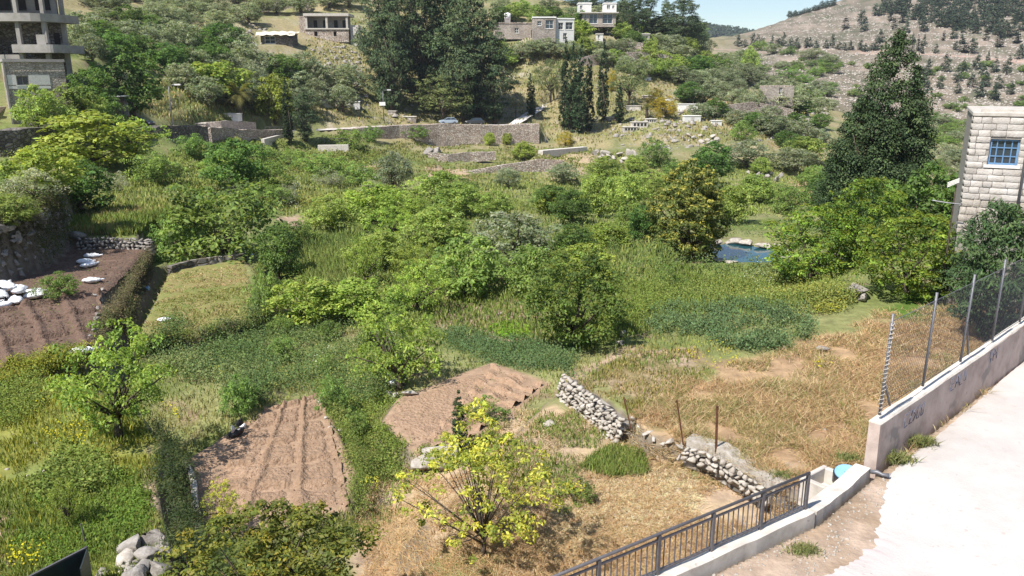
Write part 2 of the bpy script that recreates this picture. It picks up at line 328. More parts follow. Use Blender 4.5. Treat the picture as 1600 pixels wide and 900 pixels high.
M_leaf = foliage('leaves'); M_dleaf = foliage('dark_leaves', trans=.15, rough=.65, spec=.1, hue=.01, val=.15); M_grass = foliage('grass_blades', trans=.35, rough=.7, spec=.05, hue=0, val=0, upn=.6)
M_twig = surface('dry_twigs', [(.22, .17, .13), (.33, .27, .21)], scale=8, bump=0)
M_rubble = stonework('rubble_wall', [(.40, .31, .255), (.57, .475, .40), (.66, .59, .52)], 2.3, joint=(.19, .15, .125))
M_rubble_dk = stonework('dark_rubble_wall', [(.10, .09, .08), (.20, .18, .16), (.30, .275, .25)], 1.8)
M_house_st = stonework('house_masonry', [(.34, .29, .25), (.44, .385, .335), (.52, .46, .41)], 3.0, jw=.05, joint=(.24, .20, .17), bump=.6, squash=1.5)
M_tarp = surface('sun_bleached_tarpaulin', [(.52, .47, .38), (.68, .63, .52)], scale=2, bump=.7, bscale=2, dist=.15)

# ------------------------------------------------------------------ object helpers
def link(o, parent=None):
    COL.objects.link(o)
    if parent is not None: o.parent = parent
    return o
def mesh_np(name, V, Fq, mat, smooth=False, col=None, k=4):
    """mesh from arrays of k-gons, optional per-vertex colour"""
    V = np.ascontiguousarray(V, np.float32); Fq = np.ascontiguousarray(Fq, np.int32)
    me = bpy.data.meshes.new(name); me.vertices.add(len(V)); me.vertices.foreach_set('co', V.ravel())
    n = len(Fq); me.loops.add(n * k); me.loops.foreach_set('vertex_index', Fq.ravel())
    me.polygons.add(n); me.polygons.foreach_set('loop_start', np.arange(0, n * k, k, dtype=np.int32))
    if smooth: me.polygons.foreach_set('use_smooth', np.ones(n, bool))
    if col is not None:
        a = me.color_attributes.new('Col', 'FLOAT_COLOR', 'POINT')
        c = np.ones((len(V), 4), np.float32); c[:, :3] = col; a.data.foreach_set('color', c.ravel())
    me.update(calc_edges=True); me.materials.append(mat)
    return me
def obj(name, me, parent=None): return link(bpy.data.objects.new(name, me), parent)
def tag(o, label=None, cat=None, group=None, kind=None):
    if label: o['label'] = label
    if cat: o['category'] = cat
    if group: o['group'] = group
    if kind: o['kind'] = kind
    return o
def thing(name, label, cat, loc=(0, 0, 0), rz=0.0, group=None, scale=None):
    o = bpy.data.objects.new(name, None); link(o); o.location = [float(v) for v in loc]; o.rotation_euler = (0, 0, rz); o.empty_display_size = .3
    if scale is not None: o.scale = scale
    return tag(o, label, cat, group)
class MB:
    def __init__(s): s.v = []; s.f = []
    def add(s, v, f):
        b = len(s.v); s.v += [tuple(map(float, q)) for q in v]; s.f += [tuple(i + b for i in q) for q in f]; return s
    def box(s, x0, x1, y0, y1, z0, z1):
        return s.add([(x0, y0, z0), (x1, y0, z0), (x1, y1, z0), (x0, y1, z0), (x0, y0, z1), (x1, y0, z1), (x1, y1, z1), (x0, y1, z1)],
                     [(0, 3, 2, 1), (4, 5, 6, 7), (0, 1, 5, 4), (1, 2, 6, 5), (2, 3, 7, 6), (3, 0, 4, 7)])
    def prism(s, pts, z0, z1):     # extruded outline (counter-clockwise)
        n = len(pts); v = [(a, b, z0) for a, b in pts] + [(a, b, z1) for a, b in pts]
        return s.add(v, [tuple(range(n - 1, -1, -1)), tuple(range(n, 2 * n))] + [(i, (i + 1) % n, n + (i + 1) % n, n + i) for i in range(n)])
    def tube(s, P, rr, n=6, cap=True):
        P = [Vector(p) for p in P]; rr = rr if hasattr(rr, '__len__') else [rr] * len(P); v = []; f = []
        for i, p in enumerate(P):
            d = (P[min(i + 1, len(P) - 1)] - P[max(i - 1, 0)]).normalized()
            a = d.orthogonal().normalized() if abs(d.z) < .99 else Vector((1, 0, 0)); a = (Vector((1, 0, 0)) - d * d.x).normalized() if abs(d.x) < .9 else (Vector((0, 1, 0)) - d * d.y).normalized(); b = d.cross(a)
            for k in range(n):
                t = 2 * math.pi * k / n; v.append(p + (a * math.cos(t) + b * math.sin(t)) * rr[i])
        for i in range(len(P) - 1):
            for k in range(n): f.append((i * n + k, i * n + (k + 1) % n, (i + 1) * n + (k + 1) % n, (i + 1) * n + k))
        if cap: f += [tuple(range(n - 1, -1, -1)), tuple((len(P) - 1) * n + k for k in range(n))]
        return s.add(v, f)
    def bar(s, a, b, w, h):        # rectangular bar from a to b
        a = Vector(a); b = Vector(b); d = (b - a).normalized(); u = Vector((0, 0, 1)) if abs(d.z) < .9 else Vector((0, 1, 0)); x = d.cross(u).normalized() * w / 2; y = x.cross(d).normalized() * h / 2
        return s.add([a - x - y, a + x - y, a + x + y, a - x + y, b - x - y, b + x - y, b + x + y, b - x + y], [(0, 3, 2, 1), (4, 5, 6, 7), (0, 1, 5, 4), (1, 2, 6, 5), (2, 3, 7, 6), (3, 0, 4, 7)])
    def mesh(s, name, mat, smooth=False):
        me = bpy.data.meshes.new(name); me.from_pydata(s.v, [], s.f); me.materials.append(mat)
        if smooth: me.polygons.foreach_set('use_smooth', np.ones(len(me.polygons), bool))
        me.update(); return me
    def build(s, name, mat, parent=None, smooth=False): return obj(name, s.mesh(name, mat, smooth), parent)
def bevel(o, w=.02, seg=1):
    m = o.modifiers.new('bevel', 'BEVEL'); m.width = w; m.segments = seg; m.limit_method = 'ANGLE'; return o
# rounded, broken stones (48 triangles) shared by all rubble
def stone_mesh(name, seed, mat, cube=.55, rough=.16, sub=2):
    r = np.random.default_rng(seed); g = np.linspace(-1, 1, sub + 1); V = {}; F = []
    def vid(p):
        k = tuple(np.round(p, 4))
        if k not in V: V[k] = len(V)
        return V[k]
    for ax in range(3):
        for sgn in (-1, 1):
            for i in range(sub):
                for j in range(sub):
                    q = []
                    for a, b in ((i, j), (i + 1, j), (i + 1, j + 1), (i, j + 1)):
                        p = [0, 0, 0]; p[ax] = sgn; p[(ax + 1) % 3] = g[a]; p[(ax + 2) % 3] = g[b]; q.append(vid(p))
                    F.append(q if sgn > 0 else q[::-1])
    P = np.array(list(V.keys()), float); S = P / np.linalg.norm(P, axis=1)[:, None]
    P = P * cube + S * 1.15 * (1 - cube) + r.normal(0, rough, P.shape) * .8
    for _ in range(0 if cube > .75 else 9):             # knock off corners along random planes
        n = r.normal(size=3); n /= np.linalg.norm(n); d = P @ n; lim = r.uniform(.38, .72); P -= np.outer(np.maximum(d - lim, 0), n)
    return mesh_np(name, P * .5, F, mat)
ST_PALE = [stone_mesh('stone', 100 + i, M_pale) for i in range(8)]
ST_GREY = [stone_mesh('stone', 200 + i, M_rock) for i in range(8)]
ST_WHITE = [stone_mesh('stone', 300 + i, M_white) for i in range(6)]
BOULD = [stone_mesh('boulder', 400 + i, M_rock, cube=.7, rough=.07, sub=4) for i in range(5)]
BOULD_P = [stone_mesh('boulder', 500 + i, M_pale, cube=.7, rough=.07, sub=4) for i in range(5)]
def place(name, me, loc, size, rot=None, parent=None):
    o = bpy.data.objects.new(name, me); link(o, parent); o.location = [float(v) for v in loc]; o.scale = size if hasattr(size, '__len__') else (size,) * 3
    o.rotation_euler = rot if rot is not None else (random.uniform(-.5, .5), random.uniform(-.5, .5), random.uniform(0, 6.28)); return o

# ------------------------------------------------------------------ ground
def pix(*p): return [tuple(q) for q in p]
def ground_colour(x, y):
    r = np.hypot(x, y)
    n1 = fbm(x, y, 6, 21); n2 = fbm(x, y, 1.3, 31); n3 = fbm(x, y, 30, 41)
    def mix(a, b, t): t = np.clip(t, 0, 1)[..., None]; return a * (1 - t) + b * t
    A = lambda *c: np.broadcast_to(np.array(c, float), x.shape + (3,))
    straw = A(.36, .255, .14); green = A(.15, .19, .05); olive = A(.25, .25, .105); brown = A(.27, .19, .125); rock = A(.44, .39, .335); grey = A(.20, .185, .16)
    c = mix(green, olive, (n1 - .35) * 3); c = mix(c, brown, (n2 - .62) * 4)
    # the sunny slope above the far road: dry grass, bare earth and rock showing
    k = ss((r - 150) / 40); slope = mix(mix(A(.20, .21, .085), A(.33, .27, .15), (n1 - .3) * 2.6), rock, (n2 - .60) * 3); c = mix(c, slope, k * .9)
    # the far stony hill: grey-brown scrub, pale ledges
    k = ss((r - 290) / 80) * ss((x / np.maximum(y, 1) - .2) / .1)
    hill = mix(A(.155, .135, .10), A(.235, .19, .145), (n3 - .3) * 2.5); hill = mix(hill, A(.10, .11, .065), (n1 - .5) * 4); bz = GZ + (n3 - .5) * 14; band = np.exp(-((bz / 5.0 - np.round(bz / 5.0)) * 5.0 / .7) ** 2) * np.clip((fbm(x, y, 40, 71) - .35) * 4, 0, 1); hill = mix(hill, A(.36, .30, .25), (n2 - .55) * 2.4); hill = mix(hill, A(.38, .30, .245), band * .8)
    c = mix(c, hill, k)
    return c, mix
GC, _mix = ground_colour(GX, GY)
def zone(px_poly, col, col2=None, w=.5, noise=1.2, amt=1.0, z=None):
    P = np.array([hit(a, b)[:2] for a, b in px_poly]) if z is None else np.array([atz(a, b, z)[:2] for a, b in px_poly])
    m = (GX > P[:, 0].min() - 3) & (GX < P[:, 0].max() + 3) & (GY > P[:, 1].min() - 3) & (GY < P[:, 1].max() + 3)
    x = GX[m]; y = GY[m]; s = poly_sd(x, y, P) + (fbm(x, y, noise, 77) - .5) * w * 3
    k = ss(s / w + .5) * amt
    c = np.array(col)[None]
    if col2 is not None: t = np.clip((fbm(x, y, noise, 55) - .35) * 3.2, 0, 1)[:, None]; c = c * (1 - t) + np.array(col2)[None] * t
    GC[m] = GC[m] * (1 - k[:, None]) + c * k[:, None]
STRAW, STRAW2, EARTH, EARTH2, GRN, GRN2, YEL = (.46, .345, .21), (.34, .24, .145), (.32, .22, .15), (.43, .315, .225), (.13, .18, .04), (.20, .23, .065), (.26, .26, .06)
zone([(560, 900), (560, 760), (640, 720), (820, 640), (900, 640), (1000, 670), (1190, 760), (1100, 820), (900, 905)], STRAW, EARTH2)
zone([(820, 870), (890, 770), (960, 740), (1090, 745), (1100, 790), (960, 860)], (.56, .45, .27), (.42, .31, .19), w=.6)
zone([(880, 590), (980, 540), (1090, 545), (1110, 600), (1000, 660)], EARTH2, (.24, .19, .09))
zone([(990, 660), (1060, 605), (1130, 570), (1330, 520), (1400, 480), (1500, 470), (1700, 470), (1420, 720), (1300, 770), (1190, 760), (1060, 690)], (.42, .285, .165), (.34, .225, .135), w=.8)
zone([(-260, 1000), (-260, 580), (100, 585), (225, 640), (262, 760), (280, 1000)], GRN2, YEL)
zone([(-100, 900), (-100, 790), (30, 790), (25, 900)], EARTH, EARTH2)
zone([(20, 780), (110, 720), (215, 750), (240, 830), (130, 860), (30, 870)], (.07, .13, .02), GRN)
zone([(205, 760), (235, 690), (248, 760), (250, 850), (215, 830)], EARTH2, EARTH, w=.4)
zone([(700, 465), (850, 470), (870, 540), (760, 530), (680, 500)], EARTH2, EARTH, w=.8)
zone([(430, 335), (470, 335), (465, 358), (432, 355)], EARTH2, EARTH, w=.6)
zone([(665, 262), (725, 262), (740, 285), (660, 280)], STRAW, EARTH2); zone([(720, 295), (760, 290), (765, 315), (715, 318)], EARTH2, STRAW)
zone([(970, 345), (990, 345), (990, 372), (968, 372)], EARTH2, EARTH)
zone([(560, 262), (600, 250), (620, 300), (600, 305)], EARTH2, STRAW)
zone([(840, 238), (930, 238), (900, 285), (860, 285)], STRAW, EARTH2, amt=.7)
zone([(1080, 138), (1180, 150), (1190, 175), (1090, 170)], (.40, .26, .17), EARTH2, amt=.8, w=3)
zone([(985, 155), (1010, 175), (1080, 205), (980, 215), (960, 190)], (.40, .35, .22), GRN2, amt=.7, w=2)
zone([(1235, 285), (1270, 285), (1275, 315), (1240, 320)], (.42, .26, .15), STRAW, w=1)
zone([(1370, 480), (1440, 455), (1500, 462), (1440, 520)], (.08, .16, .02), GRN, w=.6)
# pale track cut round the far hill, reddish where it was dug
for L, wd, c in (([at(1100, 73, 560), at(1200, 77, 530), at(1300, 82, 505), at(1400, 87, 480), at(1480, 92, 462), at(1560, 98, 440), at(1800, 108, 420)], 5.5, (.47, .33, .27)),
                 ([at(1440, 70, 520), at(1530, 76, 500), at(1800, 80, 490)], 4.0, (.50, .37, .30)),
                 ([at(1130, 84, 530), at(1250, 96, 460), at(1330, 100, 440)], 4, (.42, .34, .28))):
    d, _ = line_d(GX, GY, [tuple(p) for p in L]); k = ss((wd - d + (fbm(GX, GY, 14, 3) - .5) * 7) / 4)[..., None]; GC = GC * (1 - k) + np.array(c) * k
_k = ss((poly_sd(GX, GY, ROAD_POLY) + 4.2 + (fbm(GX, GY, 1.4, 27) - .5) * 2) / .8)[..., None] * ((GY < 19) & (GX > -2.5))[..., None]; _t = np.clip((fbm(GX, GY, 1.1, 13) - .35) * 3, 0, 1)[..., None]; GC = GC * (1 - _k) + (np.array(STRAW) * _t + np.array(EARTH2) * (1 - _t)) * _k
_k = ss((poly_sd(GX, GY, ROAD_POLY) + 1.5 + (fbm(GX, GY, 1.0, 7) - .5) * 1.5) / .6)[..., None] * (GY < 30)[..., None]; _t = np.clip((fbm(GX, GY, .8, 12) - .35) * 3, 0, 1)[..., None]
GC = GC * (1 - _k) + (np.array((.46, .35, .27)) * _t + np.array((.36, .26, .18)) * (1 - _t)) * _k
def grid_mesh(name, X, Y, Z, mat, col=None, smooth=True):
    a, b = X.shape; V = np.stack([X, Y, Z], -1).reshape(-1, 3); i = np.arange(a - 1)[:, None] * b + np.arange(b - 1)[None]
    F = np.stack([i, i + 1, i + b + 1, i + b], -1).reshape(-1, 4)[:, ::-1]
    return mesh_np(name, V, F, mat, smooth, None if col is None else col.reshape(-1, 3))
for _n, _P, _z, _w in PADS:
    if _n in ('soil_a', 'soil_b', 'soil_c'): _k = ss((poly_sd(GX, GY, _P) + .1) / .3)[..., None]; GC = GC * (1 - _k) + np.array((.16, .105, .078) if _n == 'soil_c' else (.36, .245, .165)) * _k
_gr = np.gradient(GZ, axis=0) / np.gradient(rad)[:, None]; _gt = np.gradient(GZ, axis=1) / (np.radians(np.gradient(az))[None] * rad[:, None] + 1e-6)
_k = ss((np.hypot(_gr, _gt) - .7) / .6)[..., None] * (np.hypot(GX, GY) < 130)[..., None]; _t = fbm(GX + GZ, GY, .8, 61)[..., None]; GC = GC * (1 - _k) + (np.array((.13, .105, .075)) * (1 - _t) + np.array((.26, .22, .17)) * _t) * _k
GC *= .85
tag(obj('ground', grid_mesh('ground', GX, GY, GZ, M_ground, GC)), kind='structure')
def patch(name, corners, zrel, mat, res, hfun, up=.05, edge=.18):
    """a sheet of worked ground between four corners, with its own relief and a ragged, sunk edge"""
    c = [np.array(q) for q in corners]; n = max(int(np.linalg.norm(c[1] - c[0]) / res), 4); m = max(int(np.linalg.norm(c[3] - c[0]) / res), 4)
    u, v = np.meshgrid(np.linspace(0, 1, n), np.linspace(0, 1, m))
    X = (1 - v) * ((1 - u) * c[0][0] + u * c[1][0]) + v * ((1 - u) * c[3][0] + u * c[2][0]); Y = (1 - v) * ((1 - u) * c[0][1] + u * c[1][1]) + v * ((1 - u) * c[3][1] + u * c[2][1])
    X = X + (fbm(X, Y, .6, 8) - .5) * .2; Y = Y + (fbm(X, Y, .6, 9) - .5) * .2
    W = np.linalg.norm(c[1] - c[0]); H = np.linalg.norm(c[3] - c[0])
    e = np.minimum(np.minimum(u, 1 - u) * W, np.minimum(v, 1 - v) * H)
    Z = CZ + zrel + up + hfun(u * W, v * H, W, H) + (fbm(X, Y, .45, 4, 4) - .5) * .13 - .10 * (1 - ss(e / edge))
    return tag(obj(name, grid_mesh(name, X, Y, Z, mat)), kind='structure')
def ridge(a, p, w): d = np.abs((a / p - np.round(a / p)) * p); q = np.abs(((a + w * 1.5) / p - np.round((a + w * 1.5) / p)) * p); return np.exp(-(d / w) ** 2) - .75 * np.exp(-(q / w) ** 2)
def q4(z, *p): return [atz(a, b, z)[:2] for a, b in p]
patch('soil_bed', q4(-11.9, (300, 805), (548, 790), (503, 614), (415, 642)), -11.9, M_soil, .07, lambda a, b, W, H: .12 * ridge(b + .2 * np.sin(a * .5), H / 5, .15) + .12 * ridge(a, W / 3, .15))
patch('soil_bed', q4(-11.9, (290, 800), (415, 790), (415, 642), (288, 722)), -11.9, M_soil, .08, lambda a, b, W, H: .10 * ridge(b, H / 3, .16), up=.03)
patch('soil_bed', q4(-11.5, (655, 703), (715, 700), (848, 603), (768, 573)), -11.5, M_soil, .07, lambda a, b, W, H: .13 * ridge(b, H / 8, .17) + .12 * ridge(a, W / 2, .17))
patch('soil_bed', q4(-11.5, (600, 655), (665, 703), (775, 574), (640, 622)), -11.5, M_soil, .08, lambda a, b, W, H: .13 * ridge(b, H / 7, .17), up=.03)
patch('soil_bed', q4(-10.5, (-120, 596), (148, 548), (160, 455), (-90, 500)), -10.5, M_soil_dark, .09, lambda a, b, W, H: .2 * ridge(a + .15 * b, W / 4.2, .17) + .2 * ridge(b, H / 3.2, .2))
patch('soil_bed', q4(-10.5, (-60, 494), (158, 464), (234, 387), (112, 389)), -10.5, M_soil_dark, .14, lambda a, b, W, H: .05 * ridge(b, 2.2, .4), up=.02)
patch('mown_plot', q4(-11.7, (214, 528), (405, 492), (382, 406), (266, 424)), -11.7, M_cutgrass, .12, lambda a, b, W, H: .03 * ridge(b, H / 4, .5))
# pool: water sheet and a rim of big pale stones
wm, N_, L_, o_ = nodes('pool_water'); _p = N_('ShaderNodeBsdfPrincipled'); _p.inputs['Base Color'].default_value = (.012, .06, .075, 1); _p.inputs['Roughness'].default_value = .06
_n = N_('ShaderNodeTexNoise'); _n.inputs['Scale'].default_value = 2.5; _b = N_('ShaderNodeBump'); _b.inputs['Strength'].default_value = .08; L_(_n.outputs[0], _b.inputs['Height']); L_(_b.outputs[0], _p.inputs['Normal']); L_(_p.outputs[0], o_.inputs[0])
tag(MB().add([(a, b, CZ - 12.78) for a, b in POOL], [tuple(range(len(POOL)))]).build('pool_water', wm), kind='structure')
# near road: limestone surface over the bare verge
def road_strip():
    L = [np.array(p) for p in road_edge]; off = [1.7, 1.75, 1.15, .25, .06, .06, .06]
    inner = []
    for i, p in enumerate(L):
        d = L[min(i + 1, len(L) - 1)] - L[max(i - 1, 0)]; d = d / np.linalg.norm(d); inner.append(p + np.array([d[1], -d[0]]) * off[i])
    pts = []
    for i in range(len(inner) - 1):
        n = 90
        for k in range(n): pts.append(inner[i] * (1 - k / n) + inner[i + 1] * k / n)
    pts = np.array(pts); j = (fbm(pts[:, 0], pts[:, 1], .8, 5) - .5) * .6 + (fbm(pts[:, 0], pts[:, 1], .16, 6) - .5) * .55
    w = np.interp(pts[:, 0], [6, 8.5, 12], [1, .35, .05]); pts[:, 0] += j * .5 * w; pts[:, 1] -= j * .6 * w
    T = np.linspace(0, 1, 26) ** 1.6; far = pts + np.array([26, -24]) * 1.0
    X = pts[:, 0][:, None] * (1 - T) + far[:, 0][:, None] * T; Y = pts[:, 1][:, None] * (1 - T) + far[:, 1][:, None] * T
    Z = CZ + ROAD_Z + .045 + (fbm(X, Y, 2.5, 15) - .5) * .05 - .06 * (T[None] < .001)
    return tag(obj('road', grid_mesh('road', X, Y, Z, M_lime)), kind='structure')
road_strip()
def strip_mesh(name, L, hw, up, mat, step=3.0, rag=.4):
    P = []
    for a, b in zip(L[:-1], L[1:]):
        a = np.array(a); b = np.array(b); n = max(int(np.linalg.norm(b - a) / step), 1)
        for k in range(n): P.append(a + (b - a) * k / n)
    P.append(np.array(L[-1])); P = np.array(P); D = np.gradient(P[:, :2], axis=0); D /= np.linalg.norm(D, axis=1)[:, None]; Nn = np.stack([D[:, 1], -D[:, 0]], -1)
    S = np.linspace(-1, 1, 5); j = 1 + (fbm(P[:, 0], P[:, 1], 4, 3)[:, None] - .5) * rag
    X = P[:, 0][:, None] + Nn[:, 0][:, None] * S * hw * j; Y = P[:, 1][:, None] + Nn[:, 1][:, None] * S * hw * j
    return grid_mesh(name, X, Y, np.repeat(P[:, 2:3], 5, 1) + up, mat)
tag(obj('village_road', strip_mesh('village_road', FAR_ROAD, 2.3, .06, M_lime)), kind='structure')
tag(obj('village_lane', strip_mesh('village_lane', LANE, 1.4, .07, M_lime)), kind='structure')

# ------------------------------------------------------------------ plants
def unit(v): return v / (np.linalg.norm(v, axis=-1, keepdims=True) + 1e-9)
def leaf_quads(P, Nrm, size, aspect, r, droop=0.0):
    """one pointed four-cornered leaf per point, lying roughly across its normal"""
    n = len(P); t = unit(np.cross(Nrm, unit(r.normal(size=(n, 3))))); t[:, 2] -= droop; t = unit(t); b = unit(np.cross(Nrm, t))
    s = (size * (.65 + .7 * r.random(n)))[:, None] if np.ndim(size) == 0 else (size * (.65 + .7 * r.random(n)))[:, None]
    w = s * aspect
    V = np.stack([P - t * s * .5, P + b * w * .5 + Nrm * w * .12, P + t * s * .5, P - b * w * .5 + Nrm * w * .12], 1).reshape(-1, 3)
    return V, np.arange(n * 4).reshape(-1, 4)
FG = 1.35                          # even gain on the leaf colours of every crown
def leaf_colour(cols, k, r, var=.16):
    c = np.array(cols)[k] if np.ndim(k) else np.array(cols)
    return np.clip(c * (1 + r.normal(0, var, (len(c), 1))) * (1 + r.normal(0, .05, c.shape)), .004, 1)
def prof_round(t): return np.sqrt(np.clip(1 - (2 * t - 1) ** 2, 0, 1)) * (1 - .15 * t)
def prof_dome(t): return np.clip(np.sqrt(np.clip(1 - np.clip((t - .3) / .7, 0, 1) ** 2, 0, 1)) * np.minimum(1, .55 + t * 1.6), 0, 1)
def prof_cone(t): return np.clip(np.minimum(1, .35 + t * 4.5) * (1 - t) ** .75 + .02, 0, 1)
def prof_column(t): return np.clip(np.minimum(1, .4 + t * 5) * (1 - t ** 3.0) ** .8 * (1 - .25 * t), 0.02, 1)
def prof_pine(t): return np.clip(np.minimum(1, .3 + t * 2.2) * (1 - t ** 2.2) ** .7 * (.8 + .2 * np.sin(t * 19)), 0.02, 1)
def crown(seed, prof, z0, rad, clumps, per, crad, leaf, aspect, cols, lobes=.28, up=.35, outer=.55, var=.16, droop=.0, flat=1.0, weights=None, jag=0.0, tips=None, gain=1.0):
    """leaf faces gathered in clumps through a crown volume: heights z0..1, widest radius rad (tree height = 1)"""
    r = np.random.default_rng(seed)
    t = r.random(clumps); keep = []
    while len(keep) < clumps:
        q = r.random(clumps * 3); keep = q[r.random(len(q)) < prof(q) ** 1.6 + .05][:clumps]
    t = np.sort(keep); th = r.random(clumps) * 2 * np.pi
    lo = 1 + lobes * (np.sin(th * 2 + r.random() * 6 + t * 4) * .5 + np.sin(th * 3 + r.random() * 6 - t * 6) * .5 + np.sin(th * 5 + t * 13) * .35) + r.normal(0, lobes * .3, clumps)
    rr = prof(t) * rad * lo * (outer + (1 - outer) * r.random(clumps) ** .5) * np.where(r.random(clumps) < .2, r.random(clumps), 1)
    cz_ = z0 + t * (1 - z0) * (1 + jag * np.sin(th * 3 + 1))
    C = np.stack([np.cos(th) * rr, np.sin(th) * rr, cz_], -1)
    cr = crad * (.6 + .8 * r.random(clumps)) * (.55 + .45 * prof(t))
    n = clumps * per; ci = np.repeat(np.arange(clumps), per)
    d = unit(r.normal(size=(n, 3))); d[:, 2] = np.where(r.random(n) < .65, np.abs(d[:, 2]), d[:, 2])
    P = C[ci] + d * (cr[ci] * (.45 + .55 * r.random(n)))[:, None] * np.array([1, 1, .8 * flat])
    Nr = unit(d * .75 + np.array([0, 0, up]) + r.normal(0, .45, (n, 3)))
    V, F = leaf_quads(P, Nr, np.full(n, leaf), aspect, r, droop)
    cols = np.array(cols); pick = r.choice(len(cols), clumps, p=weights)[ci]
    mixr = r.choice(len(cols), n, p=weights); pick = np.where(r.random(n) < .3, mixr, pick)
    c = gain * FG * leaf_colour(cols, pick, r, var) * (1 + r.normal(0, .10, clumps))[ci][:, None]
    if tips is not None:           # young leaves at the clump tips
        m = d[:, 2] * .6 + np.linalg.norm(P - C[ci], axis=1) / cr[ci] * .5 > .72; m &= r.random(n) < .75; c[m] = np.array(tips) * (1 + r.normal(0, var, (m.sum(), 1)))
    return V, F, np.repeat(np.clip(c, .003, .75), 4, 0), C
def limbs(seed, C, h0, r0, n=6, lean=.05, trunks=1, mat=None, zt=.8):
    """tapered trunk with limbs reaching into the crown"""
    r = np.random.default_rng(seed); m = MB()
    for k in range(trunks):
        bx, by = (0, 0) if trunks == 1 else r.normal(0, r0 * 1.6, 2)
        L = [(bx * .4, by * .4, -.03), (bx + r.normal(0, lean * .4), by + r.normal(0, lean * .4), h0 * .5), (bx * 1.5 + r.normal(0, lean), by * 1.5 + r.normal(0, lean), h0), (bx * 2 + r.normal(0, lean * 1.5), by * 2 + r.normal(0, lean * 1.5), (h0 + zt) / 2)]
        m.tube(L, [r0 * 1.35, r0, r0 * .8, r0 * .25], 7)
        for i in r.choice(len(C), min(n, len(C)), replace=False):
            s = Vector(L[1]).lerp(Vector(L[2]), r.random() * .9 + .1); e = Vector(C[i]); q = s.lerp(e, .5) + Vector((0, 0, -.02 + .06 * r.random()))
            m.tube([s, q, e], [r0 * .5, r0 * .3, r0 * .1], 5)
    return m
PROTO = {}
def proto(kind, variants, fol, bark=True, h0=.25, r0=.03, nl=7, trunks=1, zt=.8, **kw):
    out = []
    for i in range(variants):
        V, F, c, C = crown(sum(map(ord, kind)) * 31 + i * 17, **kw)
        cm = mesh_np(kind + '_crown', V, F, fol, False, c); tm = limbs(i * 7 + 3, C, h0, r0, nl, trunks=trunks, zt=zt).mesh(kind + '_trunk', M_bark, True)
        out.append((cm, tm))
    PROTO[kind] = out
G = dict
proto('olive', gain=1.6, variants=4, fol=M_leaf, h0=.22, r0=.045, prof=prof_dome, z0=.16, rad=.5, clumps=120, per=48, crad=.13, leaf=.056, aspect=.42, cols=[(.105, .125, .072), (.135, .155, .10), (.075, .095, .05), (.16, .175, .12)], lobes=.34)
proto('fruit', gain=1.9, variants=4, fol=M_leaf, h0=.2, r0=.032, prof=prof_dome, z0=.12, rad=.52, clumps=130, per=52, crad=.13, leaf=.056, aspect=.5, cols=[(.105, .14, .034), (.13, .165, .042), (.075, .105, .028)], lobes=.32, up=.45)
proto('broad', gain=1.75, variants=3, fol=M_leaf, h0=.2, r0=.035, prof=prof_round, z0=.1, rad=.46, clumps=140, per=46, crad=.12, leaf=.046, aspect=.6, cols=[(.05, .085, .022), (.07, .115, .026), (.038, .065, .018)], lobes=.3)
proto('bright', gain=1.55, variants=3, fol=M_leaf, h0=.2, r0=.03, prof=prof_dome, z0=.1, rad=.48, clumps=110, per=48, crad=.13, leaf=.055, aspect=.6, cols=[(.145, .185, .036), (.18, .215, .045), (.105, .14, .03)], lobes=.3, up=.5)
proto('shrub', gain=1.8, variants=4, fol=M_leaf, h0=.15, r0=.02, nl=10, trunks=3, prof=prof_dome, z0=.02, rad=.62, clumps=110, per=44, crad=.15, leaf=.06, aspect=.5, cols=[(.075, .115, .03), (.10, .145, .036), (.055, .085, .026)], lobes=.38)
proto('pale_shrub', 2, M_leaf, h0=.15, r0=.02, nl=10, trunks=3, prof=prof_dome, z0=.02, rad=.62, clumps=90, per=46, crad=.17, leaf=.05, aspect=.4, cols=[(.24, .255, .16), (.36, .37, .28), (.13, .165, .08)], lobes=.38)
proto('cypress', gain=1.3, variants=3, fol=M_dleaf, h0=.1, r0=.02, nl=3, zt=.95, prof=prof_column, z0=.02, rad=.11, clumps=230, per=26, crad=.036, leaf=.03, aspect=.4, cols=[(.022, .036, .017), (.032, .05, .021), (.016, .027, .014)], lobes=.2, up=.9)
proto('pine', gain=1.5, variants=4, fol=M_dleaf, h0=.3, r0=.02, nl=14, zt=.95, prof=prof_pine, z0=.05, rad=.28, clumps=240, per=60, crad=.075, leaf=.027, aspect=.3, cols=[(.03, .047, .024), (.045, .066, .03), (.062, .078, .036)], lobes=.42, up=.5, flat=.6)
proto('umbrella_pine', gain=1.3, variants=2, fol=M_dleaf, h0=.4, r0=.028, nl=12, prof=prof_dome, z0=.3, rad=.5, clumps=150, per=40, crad=.1, leaf=.04, aspect=.3, cols=[(.075, .092, .034), (.10, .118, .042), (.045, .062, .025)], lobes=.35, up=.5, flat=.65)
proto('hill_pine', gain=1.3, variants=4, fol=M_dleaf, h0=.12, r0=.02, nl=2, zt=.9, prof=prof_cone, z0=.06, rad=.24, clumps=60, per=14, crad=.085, leaf=.075, aspect=.4, cols=[(.04, .055, .035), (.055, .07, .045), (.03, .045, .03)], lobes=.35, up=.6)
proto('hill_cypress', 2, M_dleaf, h0=.12, r0=.02, nl=2, zt=.9, prof=prof_column, z0=.02, rad=.11, clumps=50, per=14, crad=.05, leaf=.06, aspect=.4, cols=[(.025, .037, .024), (.036, .05, .03)], lobes=.2, up=.9)
proto('mustard', 2, M_leaf, h0=.15, r0=.02, nl=8, trunks=3, prof=prof_dome, z0=.02, rad=.55, clumps=100, per=44, crad=.15, leaf=.05, aspect=.5, cols=[(.26, .21, .025), (.17, .155, .03), (.34, .26, .03)], lobes=.38)
